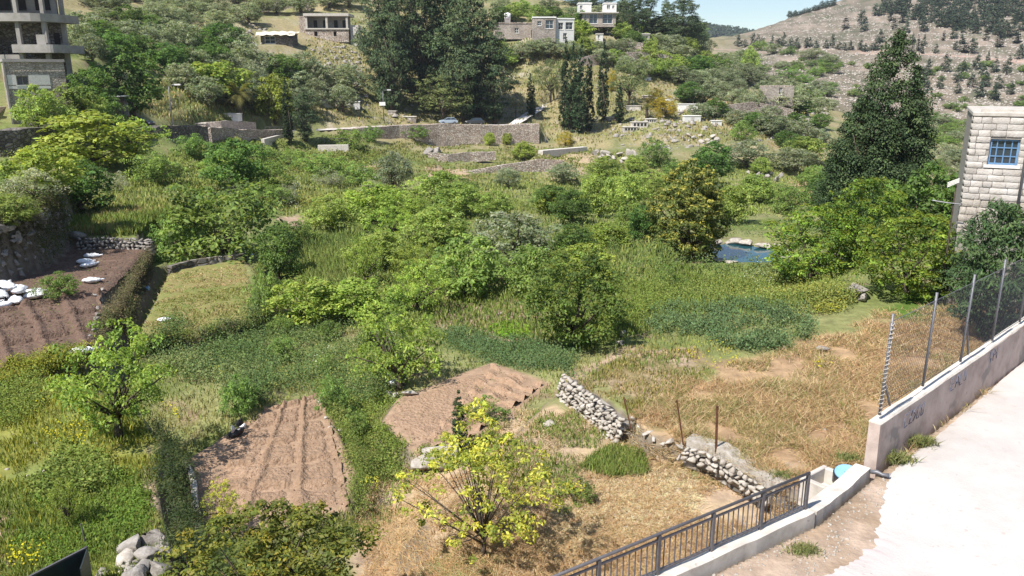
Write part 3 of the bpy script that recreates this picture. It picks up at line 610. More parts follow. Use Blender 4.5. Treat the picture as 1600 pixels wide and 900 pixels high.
proto('loquat', gain=1.2, variants=1, fol=M_leaf, h0=.1, r0=.03, nl=14, prof=lambda t: np.clip(np.minimum(1, .75 + t * 1.2) * (1 - t ** 2.6) ** .6, .05, 1), z0=.02, rad=.33, clumps=300, per=70, crad=.064, leaf=.032, aspect=.42, cols=[(.095, .115, .03), (.125, .14, .036), (.07, .09, .026)], lobes=.26, up=.6, tips=(.50, .44, .11), outer=.7)
proto('citrus', gain=1.6, variants=2, fol=M_leaf, h0=.15, r0=.03, nl=10, prof=prof_round, z0=.03, rad=.55, clumps=230, per=48, crad=.095, leaf=.034, aspect=.55, cols=[(.075, .12, .02), (.11, .16, .024), (.045, .075, .018)], lobes=.26, up=.5, tips=(.19, .225, .03))
proto('plum', gain=1.6, variants=1, fol=M_leaf, h0=.2, r0=.03, nl=12, prof=prof_round, z0=.1, rad=.50, clumps=230, per=50, crad=.085, leaf=.032, aspect=.55, cols=[(.06, .095, .022), (.085, .125, .028), (.04, .065, .018)], lobes=.3, up=.5, tips=(.15, .19, .04))
proto('almond', gain=1.6, variants=2, fol=M_leaf, h0=.22, r0=.035, nl=18, prof=prof_dome, z0=.18, rad=.52, clumps=120, per=46, crad=.10, leaf=.036, aspect=.5, cols=[(.12, .165, .03), (.16, .205, .04), (.08, .12, .024)], lobes=.45, up=.4)
proto('big_cypress', gain=1.6, variants=1, fol=M_dleaf, h0=.1, r0=.03, nl=6, zt=.95, prof=lambda t: np.clip(np.minimum(1, .6 + t * 1.6) * (1 - t) ** .62 + .015, 0, 1), z0=.01, rad=.36, clumps=620, per=100, crad=.07, leaf=.0165, aspect=.5, cols=[(.028, .044, .019), (.042, .061, .025), (.02, .032, .015)], lobes=.24, up=.8, outer=.7)
proto('feathery', gain=1.3, variants=1, fol=M_dleaf, h0=.2, r0=.025, nl=10, prof=prof_round, z0=.02, rad=.52, clumps=260, per=60, crad=.095, leaf=.046, aspect=.3, cols=[(.04, .065, .026), (.058, .09, .032), (.03, .05, .022)], lobes=.3, up=.5, droop=.5)
proto('weed_clump', gain=1.4, variants=3, fol=M_leaf, h0=.1, r0=.012, nl=6, trunks=3, prof=prof_dome, z0=.0, rad=.6, clumps=40, per=40, crad=.2, leaf=.09, aspect=.35, cols=[(.09, .135, .035), (.12, .165, .045), (.065, .10, .03)], lobes=.4, up=.8)
TREES = []
def tree(name, kind, px, py, hpx, wpx, label, group=None, cat='tree', var=None, Y=None, rz=None, sink=.04):
    """a plant whose foot stands on the ground at a picture point, hpx by wpx pixels tall and wide there"""
    p = hit(px, py) if Y is None else at(px, py, Y)
    if Y is not None: p[2] = gz(p[0], p[1])[0]
    d = math.sqrt(p[0] ** 2 + p[1] ** 2 + (CZ - p[2]) ** 2) * math.cos(math.atan2((px - 800), FPX)) / 1.0
    fwd = p[1] * cp - (p[2] - CZ) * sp
    el = math.atan2(CZ - p[2], p[1])
    H = hpx * fwd / FPX / max(math.cos(el), .8); W = wpx * fwd / FPX
    k = PROTO[kind]; cm, tm = k[(len(TREES) if var is None else var) % len(k)]
    if tm is not None and 'base' not in cm: xs = np.empty(len(cm.vertices) * 3, np.float32); cm.vertices.foreach_get('co', xs); cm['base'] = float(np.percentile(np.abs(xs.reshape(-1, 3)[:, :2]), 97) * 2); cm['top'] = float(np.percentile(xs[2::3], 99.5))
    sx = W / cm['base']; sz = H / cm['top']
    o = thing(name, label, cat, (p[0], p[1], p[2] - sink * H * .5), random.uniform(0, 6.28) if rz is None else rz, group, (sx, sx, sz))
    obj('crown', cm, o); obj('trunk', tm, o); TREES.append(o); return o

# ------------------------------------------------------------------ trees one by one
T = tree
# foreground
T('almond_tree', 'almond', 186, 684, 168, 175, 'light green young almond tree with forked dark trunk in the left field')
T('sapling', 'almond', 108, 824, 72, 52, 'small dark leafy sapling with thin stem on clover patch', cat='sapling')
T('peach_tree', 'almond', 624, 608, 138, 150, 'leafy green tree beside white sacks between the two tilled beds')
T('plum_tree', 'plum', 900, 545, 150, 150, 'dense dark rounded tree casting a black shadow beside the lettuce bed')
T('quince_tree', 'almond', 655, 488, 78, 95, 'loose green tree over shaded bare patch in mid garden')
T('bright_tree', 'bright', 912, 450, 68, 85, 'vivid yellow green tree right behind the dense dark rounded tree')
T('bright_shrub', 'bright', 560, 498, 62, 95, 'yellow green bushy tree in front of the peach tree row', var=1)
T('fruit_tree', 'bright', 480, 505, 70, 100, 'bright green bush beside the weedy end of the mown plot', var=0)
T('upright_fruit_tree', 'almond', 573, 446, 80, 55, 'slim upright light green tree at edge of tall grass meadow')
T('corner_tree', 'broad', 440, 438, 88, 60, 'dark leafy tree at far corner of the mown plot')
T('tangled_thicket', 'shrub', 345, 408, 120, 190, 'wide tangled green thicket behind the mown plot', cat='thicket')
T('thicket', 'shrub', 268, 405, 70, 70, 'shaded end of thicket above the dark ditch', cat='thicket')
T('loquat_tree', 'loquat', 1072, 405, 150, 108, 'tall loquat tree with yellowish tips beside the pool')
T('dark_bush', 'broad', 1005, 380, 58, 48, 'dark glossy bush just left of the loquat tree', cat='bush')
T('cypress_tree', 'big_cypress', 1370, 350, 290, 126, 'huge dark cypress with the highest ragged top on the right', Y=66)
T('cypress_tree', 'big_cypress', 1330, 350, 200, 104, 'lower left shoulder of the huge dark cypress', Y=67, rz=2.0)
T('cypress_tree', 'big_cypress', 1404, 345, 235, 60, 'narrow right spire beside the huge dark cypress', Y=67, rz=4.0)
T('citrus_tree', 'citrus', 1270, 440, 115, 150, 'dense glossy citrus tree right of the pool')
T('citrus_tree', 'citrus', 1420, 462, 125, 160, 'large rounded citrus tree in front of the stone house corner', var=1)
T('citrus_tree', 'citrus', 1345, 410, 130, 130, 'yellow green citrus tree at the foot of the huge cypress', var=0)
T('bay_tree', 'broad', 1445, 390, 130, 120, 'dark broadleaf tree between the huge cypress and the stone house')
T('feathery_tree', 'feathery', 1572, 465, 205, 175, 'drooping dark green tree hiding the base of the stone house', Y=29)
T('fenceside_shrub', 'feathery', 1510, 472, 80, 110, 'olive green shrub behind the wire fence under the drooping tree', cat='shrub')
T('roadside_cypress', 'pine', 1560, 168, 110, 90, 'dark shaggy conifer rising behind the stone house roof', Y=58)
# orchard across the middle, left to right
ORCH = [
 ('shrub', 470, 385, 40, 60, 'round shrub at the left side of the tall grass meadow'), ('fruit', 520, 360, 55, 85, 'dark green fruit tree behind the tall grass meadow'),
 ('bright', 585, 345, 60, 90, 'sunlit bushy fruit tree below the small olive with shadow'), ('almond', 610, 375, 52, 75, 'pale green fruit tree in the orchard right of the dark fruit tree'),
 ('fruit', 685, 385, 60, 95, 'dark green bush at the orchard centre'), ('olive', 800, 420, 88, 125, 'large grey green rounded tree in the middle of the orchard'),
 ('fruit', 730, 462, 92, 110, 'deep green leafy tree in the lower middle orchard'), ('fruit', 830, 465, 80, 80, 'deep green tree left of the vivid yellow green tree'),
 ('almond', 655, 440, 62, 80, 'loose light green tree between meadow and lower orchard'), ('fruit', 775, 340, 42, 55, 'small green tree on the upper orchard edge'),
 ('broad', 890, 352, 55, 60, 'dark green fruit tree with dark trunk left of red earth patch'), ('fruit', 935, 340, 68, 70, 'taller dark green tree in the upper right orchard'),
 ('fruit', 975, 330, 62, 60, 'green tree close left of the loquat top'), ('bright', 945, 390, 42, 70, 'light green low tree left of the dark glossy bush'),
 ('almond', 905, 400, 50, 65, 'sparse yellow green tree beside grey bare twigs'), ('fruit', 1140, 350, 60, 70, 'feathery green tree just behind the pool'),
 ('bright', 860, 335, 38, 42, 'small light tree under the long terrace wall'), ('fruit', 1015, 305, 40, 50, 'low green tree left behind the loquat'),
 ('olive', 615, 300, 62, 55, 'small dark olive with black shadow on bare bank'), ('fruit', 685, 320, 52, 82, 'low spreading green fruit tree below the lower terrace wall'),
 ('bright', 650, 340, 30, 42, 'tiny light green tree under the low spreading fruit tree'), ('broad', 370, 300, 82, 85, 'dark round tree above the tangled thicket'),
 ('shrub', 300, 248, 38, 56, 'dark round shrub on the slope under the village road'), ('shrub', 455, 262, 30, 55, 'dark low shrub below the ramp with railing'),
 ('shrub', 1160, 220, 32, 42, 'round green shrub right of the rocky ledge'), ('shrub', 1020, 262, 44, 46, 'round dark green shrub under the white rock ledge'),
 ('broad', 1112, 282, 60, 68, 'wide dark shrub above the loquat tree'), ('olive', 1165, 262, 42, 70, 'grey olive right of the wide dark shrub'),
 ('olive', 1240, 268, 36, 70, 'low grey olive left of the huge cypress'), ('olive', 1205, 215, 36, 60, 'olive below the little ruined stone house'),
 ('shrub', 1230, 335, 44, 60, 'green shrub left of the citrus trees above the pool'), ('fruit', 1180, 320, 46, 60, 'grass green low tree above the far rim of the pool'),
 ('broad', 1285, 330, 60, 60, 'dark shrub at the left foot of the huge cypress'),
 ('bright', 765, 228, 20, 18, 'tiny bright tree planted left under the road wall'), ('bright', 820, 250, 28, 38, 'small bright tree on the terrace below the road wall'),
 ('mustard', 883, 228, 22, 26, 'yellow flowering bush at the right end of the road wall'), ('bright', 792, 226, 18, 16, 'tiny bright tree planted right under the road wall'),
 ('bright', 740, 252, 14, 14, 'very small round tree on the lower terrace strip'), ('shrub', 545, 232, 30, 50, 'green shrubs clump at the left end of the road wall'),
 ('shrub', 580, 222, 26, 36, 'green bush leaning on the left part of the road wall'),
]
for k, px, py, h, w, lab in ORCH:
    nm = {'olive': 'olive_tree', 'shrub': 'shrub', 'mustard': 'flowering_bush'}.get(k, 'fruit_tree'); T(nm, k, px, py, h, w, lab, cat='shrub' if k in ('shrub', 'mustard') else 'tree')
# slope below the village road, left
LEFT = [
 ('bright', 150, 262, 85, 150, 'sprawling yellow green fig tree below the village road'), ('almond', 205, 255, 72, 100, 'yellowish loose tree below the village road, right of the fig'),
 ('bright', 75, 300, 70, 90, 'light green bush on the rocky terrace edge'), ('broad', 130, 340, 90, 90, 'dark green bush filling the gap beside the rocky terrace'),
 ('pale_shrub', 50, 312, 48, 90, 'whitish flowering shrub on top of the rocky terrace'), ('pale_shrub', 180, 300, 34, 46, 'whitish shrub on the slope above the grass bench'),
 ('shrub', 240, 285, 46, 70, 'brownish shrub at the edge of the grassy slope'), ('shrub', 20, 300, 50, 60, 'green shrub at the left border above the rock face'),
 ('pale_shrub', 365, 302, 26, 46, 'pale silvery shrub in front of the dark round tree'), ('pale_shrub', 448, 318, 28, 40, 'pale white shrub right of the dark round tree'),
 ('shrub', 420, 290, 40, 70, 'yellowish green shrub on the grassy bank'), ('shrub', 510, 275, 36, 80, 'olive green bank shrub under the ramp'),
 ('shrub', 560, 290, 34, 60, 'green bank shrub left of the bare bank'), ('fruit', 25, 365, 50, 70, 'shaded bush clinging to the rock face'),
]
for k, px, py, h, w, lab in LEFT: T('shrub' if 'shrub' in lab else ('bush' if 'bush' in lab else 'fig_tree'), k, px, py, h, w, lab, cat='shrub' if ('shrub' in lab or 'bush' in lab) else 'tree')
# tree belt above the village road
for k, px, py, h, w, lab, Y in [
 ('pine', 598, 190, 215, 66, 'tall dark conifer, leftmost of the grove above the road', 200), ('pine', 660, 188, 200, 70, 'tall dark conifer second from left in the grove above the road', 206),
 ('pine', 705, 190, 218, 84, 'tallest dark conifer in the middle of the grove above the road', 210), ('pine', 745, 190, 200, 84, 'dark conifer at the right of the grove above the road', 205),
 ('pine', 772, 188, 150, 60, 'shorter dark conifer at the right end of the grove above the road', 202), ('pine', 632, 186, 165, 64, 'dark conifer behind the leftmost tall one of the grove', 214), ('pine', 722, 188, 180, 70, 'dark conifer standing deep behind the parked cars', 200),
 ('pine', 688, 186, 170, 70, 'shadowy conifer filling the middle of the grove', 216), ('pine', 612, 188, 180, 60, 'dark narrow conifer beside the street lamp with sign', 197),
 ('umbrella_pine', 690, 178, 76, 96, 'olive green rounded pine in front of the dark grove', 196)]: T('conifer' if k == 'pine' else 'pine_tree', k, px, py, h, w, lab, Y=Y)
for px, py, h, w, lab in [(882, 203, 138, 17, 'tall cypress, leftmost of the cemetery clump'), (893, 207, 132, 17, 'tall cypress second from left in the cemetery clump'), (906, 209, 142, 19, 'tallest cypress in the middle of the cemetery clump'),
 (919, 206, 122, 15, 'slim cypress at the right side of the cemetery clump'), (941, 190, 118, 17, 'single slim cypress right of the cemetery clump'), (828, 180, 64, 11, 'small slim cypress beside the white lane'), (833, 182, 54, 8, 'thin cypress touching the small one by the white lane'),
 (452, 228, 98, 15, 'dark slim cypress left of the ramp'), (967, 192, 62, 14, 'short cypress right of the slim single cypress'), (900, 203, 100, 16, 'shorter cypress half hidden inside the cemetery clump')]:
    T('cypress_tree', 'cypress', px, py, h, w, lab)
T('juniper_tree', 'pine', 478, 222, 82, 42, 'dusty dark conifer beside the slim cypress at the ramp')
for k, px, py, h, w, lab in [('umbrella_pine', 860, 160, 66, 50, 'olive green pine behind the cemetery cypress clump'), ('umbrella_pine', 980, 170, 76, 56, 'yellowish green pine right of the single slim cypress'), ('mustard', 1022, 165, 30, 28, 'ochre yellow tree among the graves'),
 ('mustard', 1038, 182, 32, 42, 'yellow green bush among the graves below the ochre tree'), ('broad', 1075, 160, 34, 44, 'dark green tree beside the small white tomb'), ('mustard', 955, 142, 34, 20, 'yellow flowering shrub behind the slim cypress'),
 ('bright', 905, 66, 32, 36, 'bright green tree in front of the white upper house'), ('bright', 430, 190, 72, 62, 'vivid green tree right of the palm'), ('broad', 208, 182, 104, 92, 'dark spreading tree over the lane at left'),
 ('bright', 345, 160, 62, 90, 'mid green mulberry tree above the grass verge'), ('fruit', 60, 178, 72, 70, 'lime green bush in front of the stone house at left'), ('fruit', 115, 180, 72, 80, 'green bush right of the stone house at left'), ('broad', 145, 130, 62, 62, 'dark green tree beside the unfinished building'),
 ('bright', 88, 134, 22, 28, 'small lime bush against the stone house wall'), ('broad', 165, 178, 56, 50, 'grey green tree over the shed by the lane'), ('broad', 120, 130, 30, 40, 'dark bush on the roof edge of the stone house'),
 ('shrub', 45, 92, 30, 60, 'grey shrub in front of the unfinished building'), ('shrub', 650, 215, 22, 40, 'green scrub at the top of the road wall'), ('fruit', 1170, 118, 46, 28, 'dark green conical tree right of the hillside olives')]:
    T('shrub' if ('shrub' in lab or 'bush' in lab or 'scrub' in lab) else 'tree', k, px, py, h, w, lab, Y={60: 89, 115: 94, 88: 90.5, 120: 99, 165: 104, 145: 108, 45: 100}.get(px), cat='shrub' if ('shrub' in lab or 'bush' in lab or 'scrub' in lab) else 'tree')
# pines along the crest
for i, (px, py, h, w, lab) in enumerate([(988, 55, 70, 34, 'tall dark pine, leftmost on the skyline'), (1008, 58, 66, 34, 'dark pine second from left on the skyline'), (1038, 64, 66, 22, 'slim pine standing alone against the sky'), (1066, 78, 84, 48, 'tall rounded pine at the right end of the skyline'),
 (1085, 86, 60, 40, 'lower pine at the right foot of the skyline row'), (1030, 70, 44, 44, 'low pine between the skyline pines'), (925, 22, 30, 28, 'dark tree in front of the uppermost white house'), (970, 40, 40, 36, 'green pine left of the skyline row'), (900, 18, 30, 40, 'dark pine on the ridge left of the uppermost house'), (1085, 80, 40, 30, 'small pine behind the right end of the skyline row'), (1050, 66, 50, 34, 'bushy pine just left of the tall rounded skyline pine'), (945, 30, 40, 40, 'dark pine right behind the uppermost house')]):
    T('pine_tree', 'pine', px, py, h, w, lab)
# olives over the village slope: alike, told apart by nothing
def inpoly(poly, n, mind, seed):
    r = np.random.default_rng(seed); P = np.array(poly, float); out = []; t = 0
    while len(out) < n and t < 6000:
        t += 1; q = P.min(0) + r.random(2) * (P.max(0) - P.min(0))
        if poly_sd(q[:1], q[1:], P)[0] > 0 and all((q[0] - a) ** 2 + ((q[1] - b) * 1.5) ** 2 > mind ** 2 for a, b in out): out.append((q[0], q[1]))
    return out
MARKS = [(432, 58, 'the tarpaulin shack'), (512, 45, 'the porch house'), (372, 160, 'the bushy palm'), (215, 130, 'the dark spreading tree over the lane'), (430, 155, 'the vivid green tree'), (345, 130, 'the mulberry tree'), (600, 110, 'the leftmost tall conifer'), (60, 50, 'the unfinished building'), (230, 40, 'the tiny white hut'), (330, 5, 'the long dry stone wall'),
 (865, 45, 'the cream two storey house'), (935, 20, 'the uppermost white house'), (1008, 58, 'the small grey hut'), (1066, 40, 'the tall rounded skyline pine'), (1217, 148, 'the ruined house'), (1047, 157, 'the white box tomb'), (1080, 215, 'the white rock ledge'), (941, 130, 'the single slim cypress'), (980, 135, 'the yellowish green pine'), (905, 120, 'the cemetery cypress clump'), (800, 45, 'the low pinkish house'), (1170, 100, 'the dark conical tree'), (1350, 200, 'the huge cypress'), (1515, 250, 'the stone block house'), (1430, 225, 'the white valley path'), (1075, 330, 'the loquat tree'), (1160, 395, 'the pool'), (573, 410, 'the slim upright tree'), (800, 380, 'the large grey green rounded tree'), (900, 480, 'the dense dark rounded tree'), (685, 295, 'the low spreading fruit tree'), (370, 260, 'the dark round tree'), (345, 350, 'the tangled thicket'), (440, 395, 'the dark leafy corner tree'), (500, 410, 'the tall grass meadow'), (615, 270, 'the small dark olive with shadow'), (885, 250, 'the long concrete ledge')]
ORD = ['nearest', 'second nearest', 'third nearest', 'fourth nearest', 'fifth nearest', 'sixth nearest', 'seventh nearest', 'eighth nearest', 'ninth nearest', 'tenth nearest', 'eleventh nearest', 'twelfth nearest', 'thirteenth nearest', 'fourteenth nearest']
USED = {}
def flock_label(what, q):
    d = [((q[0] - a) ** 2 + ((q[1] - b) * 1.3) ** 2, a, b, n) for a, b, n in MARKS]; _, a, b, n = min(d)
    dx, dy = q[0] - a, (q[1] - b) * 1.3; side = ('to the right of' if dx > 0 else 'to the left of') if abs(dx) > abs(dy) else ('below' if dy > 0 else 'above')
    return (what, side, n), min(d)[0]
def number_labels(items):          # items: (object, what, picture point); ranks each by closeness to its landmark
    by = {}
    for o, what, q in items: k, d = flock_label(what, q); by.setdefault(k, []).append((d, o))
    for (what, side, n), L in by.items():
        for i, (_, o) in enumerate(sorted(L, key=lambda t: t[0])): o['label'] = '%s, %s %s %s' % (what, ORD[min(i, 13)], side, n)
FLOCKED = []
def flock(name, kinds, poly, n, mind, seed, hr, wr, label, group, cat='tree', numbered=False):
    r = random.Random(seed)
    for px, py in sorted(inpoly(poly, n, mind, seed), key=lambda q: q[1]):
        h = r.uniform(*hr); k = r.choice(kinds); o = T(name if not (name == 'olive_tree' and k != 'olive') else 'tree', k, px, py, h, r.uniform(*wr) * h / ((hr[0] + hr[1]) / 2), label, group, cat)
        if numbered: FLOCKED.append((o, {'olive': 'grey olive tree', 'broad': 'dark green tree', 'fruit': 'green tree', 'shrub': 'green scrub bush', 'pale_shrub': 'pale scrub bush', 'bright': 'yellow green tree', 'almond': 'loose light green tree', 'weed_clump': 'leafy weed clump'}[k], (px, py - h / 2)))
OLV = 'grey green olive tree among many on the slope above the village road'
flock('olive_tree', ['olive', 'olive', 'olive', 'broad'], [(120, 60), (240, 40), (330, 60), (380, 100), (480, 130), (560, 150), (540, 180), (300, 170), (250, 110), (130, 100)], 48, 24, 1, (34, 50), (44, 62), OLV, 'olive trees above the village road', numbered=True)
flock('olive_tree', ['olive'], [(130, 0), (560, 0), (560, 25), (480, 20), (330, 50), (260, 50), (150, 40)], 26, 24, 2, (24, 34), (34, 50), 'olive tree high on the slope near the long dry stone wall', 'olive trees high on the slope', numbered=True)
flock('olive_tree', ['olive', 'olive', 'fruit'], [(780, 85), (960, 80), (1080, 85), (1180, 110), (1190, 140), (1080, 140), (980, 115), (880, 90), (790, 105)], 42, 20, 3, (20, 30), (28, 42), 'olive tree on the terraces between upper houses and cemetery', 'olive trees above the cemetery', numbered=True)
flock('olive_tree', ['olive', 'fruit', 'broad'], [(780, 15), (960, 25), (1090, 70), (1110, 92), (990, 78), (900, 45), (780, 40)], 26, 18, 4, (20, 30), (26, 40), 'tree among the upper houses below the skyline pines', 'trees among the upper houses', numbered=True)
flock('olive_tree', ['olive', 'olive', 'broad'], [(1090, 110), (1190, 130), (1280, 180), (1290, 240), (1230, 250), (1160, 200), (1090, 190)], 30, 24, 5, (24, 34), (32, 50), 'olive tree on the rocky slope between graves and ruined house', 'olive trees on the rocky slope', numbered=True)
flock('shrub', ['shrub', 'olive'], [(1200, 70), (1300, 100), (1300, 180), (1230, 150), (1130, 100)], 26, 18, 6, (10, 18), (20, 36), 'low scrub bush in the dip before the far hill', 'scrub bushes in the dip', 'shrub', numbered=True)
flock('shrub', ['shrub', 'pale_shrub', 'olive'], [(1420, 190), (1510, 190), (1500, 330), (1460, 300)], 26, 16, 7, (14, 24), (26, 42), 'scrub bush on the valley side left of the stone house', 'scrub bushes on the valley side', 'shrub', numbered=True)
flock('orchard_tree', ['fruit', 'fruit', 'bright', 'broad', 'almond'], [(500, 350), (700, 335), (1000, 320), (1010, 400), (940, 440), (860, 440), (640, 470), (560, 440)], 6, 70, 21, (40, 62), (55, 85), 'green orchard tree', 'orchard trees in the middle', numbered=True)
flock('orchard_shrub', ['shrub', 'shrub', 'pale_shrub', 'fruit'], [(270, 270), (420, 235), (560, 270), (640, 330), (560, 350), (430, 370), (400, 330)], 7, 50, 22, (24, 40), (40, 66), 'green bank shrub', 'shrubs on the grassy bank', 'shrub', numbered=True)
flock('orchard_shrub', ['shrub', 'fruit', 'olive'], [(700, 320), (760, 295), (1040, 260), (1280, 250), (1290, 320), (1130, 340), (1000, 320)], 14, 46, 23, (24, 38), (36, 60), 'green terrace shrub', 'shrubs on the terraces', 'shrub', numbered=True)
flock('garden_shrub', ['shrub', 'weed_clump'], [(430, 480), (640, 480), (690, 520), (640, 590), (480, 600), (430, 560)], 7, 44, 24, (26, 42), (36, 56), 'green garden shrub', 'shrubs in the middle garden', 'shrub', numbered=True)
number_labels(FLOCKED)
# far hill
PH = 'small dark pine'; NTH = ['first','second','third','fourth','fifth','sixth','seventh','eighth','ninth','tenth','eleventh','twelfth','thirteenth','fourteenth','fifteenth','sixteenth','seventeenth','eighteenth','nineteenth','twentieth','twenty first','twenty second']
r_ = random.Random(5)
for i in range(22):
    px = 1152 + i * 10.5 + r_.uniform(-3, 3); T('hill_pine', 'hill_pine', px, 71 + (px - 1152) * .035 + r_.uniform(-1, 2), r_.uniform(12, 22), r_.uniform(8, 12), PH + ', %s from left in the row along the far hill track' % NTH[i], 'pines along the far hill track')
flock('hill_pine', ['hill_pine'], [(1370, 0), (1640, 0), (1640, 66), (1480, 50), (1420, 34)], 120, 7, 8, (16, 26), (10, 15), PH + ' in the dense stand high on the far hill', 'dense stand on the far hill')
flock('hill_pine', ['hill_pine', 'hill_pine', 'hill_cypress'], [(1300, 20), (1400, 20), (1640, 65), (1640, 100), (1420, 85), (1320, 60)], 34, 14, 9, (14, 24), (9, 13), PH + ' scattered around the upper far hill', 'scattered pines on the upper far hill')
flock('hill_pine', ['hill_pine'], [(1425, 110), (1580, 105), (1580, 160), (1430, 150)], 18, 20, 10, (18, 30), (12, 17), PH + ' scattered on bare red slope below the far track', 'scattered pines below the far track')
flock('hill_shrub', ['shrub'], [(1200, 85), (1330, 90), (1640, 110), (1640, 175), (1440, 180), (1300, 150)], 40, 14, 12, (6, 11), (12, 22), 'tiny dark shrub on the lower far hill', 'shrubs on the lower far hill', 'shrub')
for i in range(9): T('hill_cypress', 'hill_cypress', 1404 + i * 4.8 + r_.uniform(-1.5, 1.5), 82 + r_.uniform(-4, 3), r_.uniform(16, 28), r_.uniform(4, 6), 'thin cypress, %s from left in the dark cluster on the far track' % NTH[i], 'cypress cluster on the far track')
for i in range(8): T('hill_pine', 'hill_pine', 1376 + i * 3.5, 20 + r_.uniform(-4, 4), r_.uniform(18, 26), r_.uniform(9, 12), PH + ', %s from left in the tight clump near the hill top' % NTH[i], 'tight pine clump near the hill top')
for i in range(40):
    px = 1203 + i * 2.6 + r_.uniform(-1, 1); T('hill_pine', 'hill_pine', px, 33 - (px - 1203) * .27 + 3, r_.uniform(6, 11) + (3 if px > 1280 else 0), r_.uniform(5, 8), PH + ' on the far hill skyline', 'pines on the far hill skyline')

# ------------------------------------------------------------------ near lemon trees
proto('lemon', 2, M_leaf, h0=.2, r0=.016, nl=26, prof=prof_dome, z0=.1, rad=.42, clumps=170, per=36, crad=.062, leaf=.027, aspect=.5, cols=[(.42, .41, .065), (.30, .32, .055), (.17, .205, .04), (.52, .48, .08)], lobes=.55, up=.4, outer=.4, weights=[.25, .3, .3, .15])
proto('lemon_bush', 1, M_leaf, h0=.16, r0=.02, nl=26, trunks=2, prof=prof_dome, z0=.08, rad=.5, clumps=330, per=44, crad=.075, leaf=.031, aspect=.5, cols=[(.19, .21, .04), (.135, .165, .035), (.09, .125, .03), (.32, .30, .05)], lobes=.42, up=.45, outer=.5, weights=[.3, .3, .25, .15])
T('lemon_tree', 'lemon', 755, 865, 205, 225, 'sparse yellow leaved lemon tree on dry grass at bottom centre', var=0)
T('lemon_bush', 'lemon_bush', 432, 985, 165, 270, 'large dense lemon bush at the bottom edge, left of centre', cat='bush')
T('lemon_sapling', 'lemon', 352, 838, 78, 62, 'small yellow lemon shrub at the edge of the shaded tilled bed', cat='shrub', var=1)
T('slender_sapling', 'cypress', 718, 702, 88, 22, 'slender upright sapling on the tilled bed behind the lemon tree', cat='sapling')
T('grey_bush', 'shrub', 372, 650, 62, 62, 'dry grey green bush behind the black bag', cat='bush')
T('edge_bush', 'shrub', 520, 650, 60, 48, 'dark weedy bush at the corner of the near tilled bed', cat='bush')
T('edge_bush', 'shrub', 555, 690, 46, 40, 'small dark weedy bush beside the right edge of the near tilled bed', cat='bush')
T('rushes', 'weed_clump', 1045, 452, 44, 52, 'tall dark rushes in front of the loquat tree', cat='reeds')
T('shrub', 'shrub', 92, 468, 42, 62, 'leafy green plant on dark soil beside white sacks', cat='plant')
T('shrub', 'weed_clump', 895, 785, 36, 66, 'low green tuft right of the lemon tree', cat='plant')
T('shrub', 'weed_clump', 760, 655, 34, 70, 'grey green tuft at the top of the lemon tree', cat='plant')
T('bank_bush', 'shrub', 415, 495, 75, 50, 'dark bush on the right bank of the mown plot', cat='bush')
# hedge along the bank of the left field
def hedge():
    r = np.random.default_rng(4); path = [atz(a, b, -10.8) for a, b in ((246, 676), (262, 705), (268, 745), (276, 790), (284, 835), (296, 880))]
    root = thing('hedge', 'long clipped looking green hedge on the bank left of the near tilled bed', 'hedge', path[0])
    P = []; 
    for a, b in zip(path[:-1], path[1:]):
        for t in np.linspace(0, 1, 9)[:-1]: P.append(a + (b - a) * t)
    P = np.array(P) - path[0]; n = len(P); C = np.repeat(P, 9, 0) + r.normal(0, 1, (n * 9, 3)) * np.array([.20, .2, 0]); C[:, 2] += -.75 + 1.35 * r.random(len(C)); C[:, 0] += np.where(C[:, 2] < 0, .12 - C[:, 2] * .25, 0)
    per = 46; ci = np.repeat(np.arange(len(C)), per); d = unit(r.normal(size=(len(ci), 3))); Q = C[ci] + d * (.22 * r.random(len(ci)) ** .5)[:, None]
    V, F = leaf_quads(Q, unit(d + np.array([0, 0, .5]) + r.normal(0, .4, d.shape)), np.full(len(Q), .085), .28, r)
    c = leaf_colour(np.array([(.085, .125, .05), (.06, .095, .035), (.12, .155, .055)]), r.integers(0, 3, len(C))[ci], r)
    obj('foliage', mesh_np('foliage', V, F, M_leaf, False, np.repeat(c, 4, 0)), root)
    for p in P[::3]: MB().tube([p + np.array([0, 0, -.5]), p + np.array([r.normal(0, .05), 0, .3])], [.03, .012], 5).build('stem', M_bark, root)
hedge()
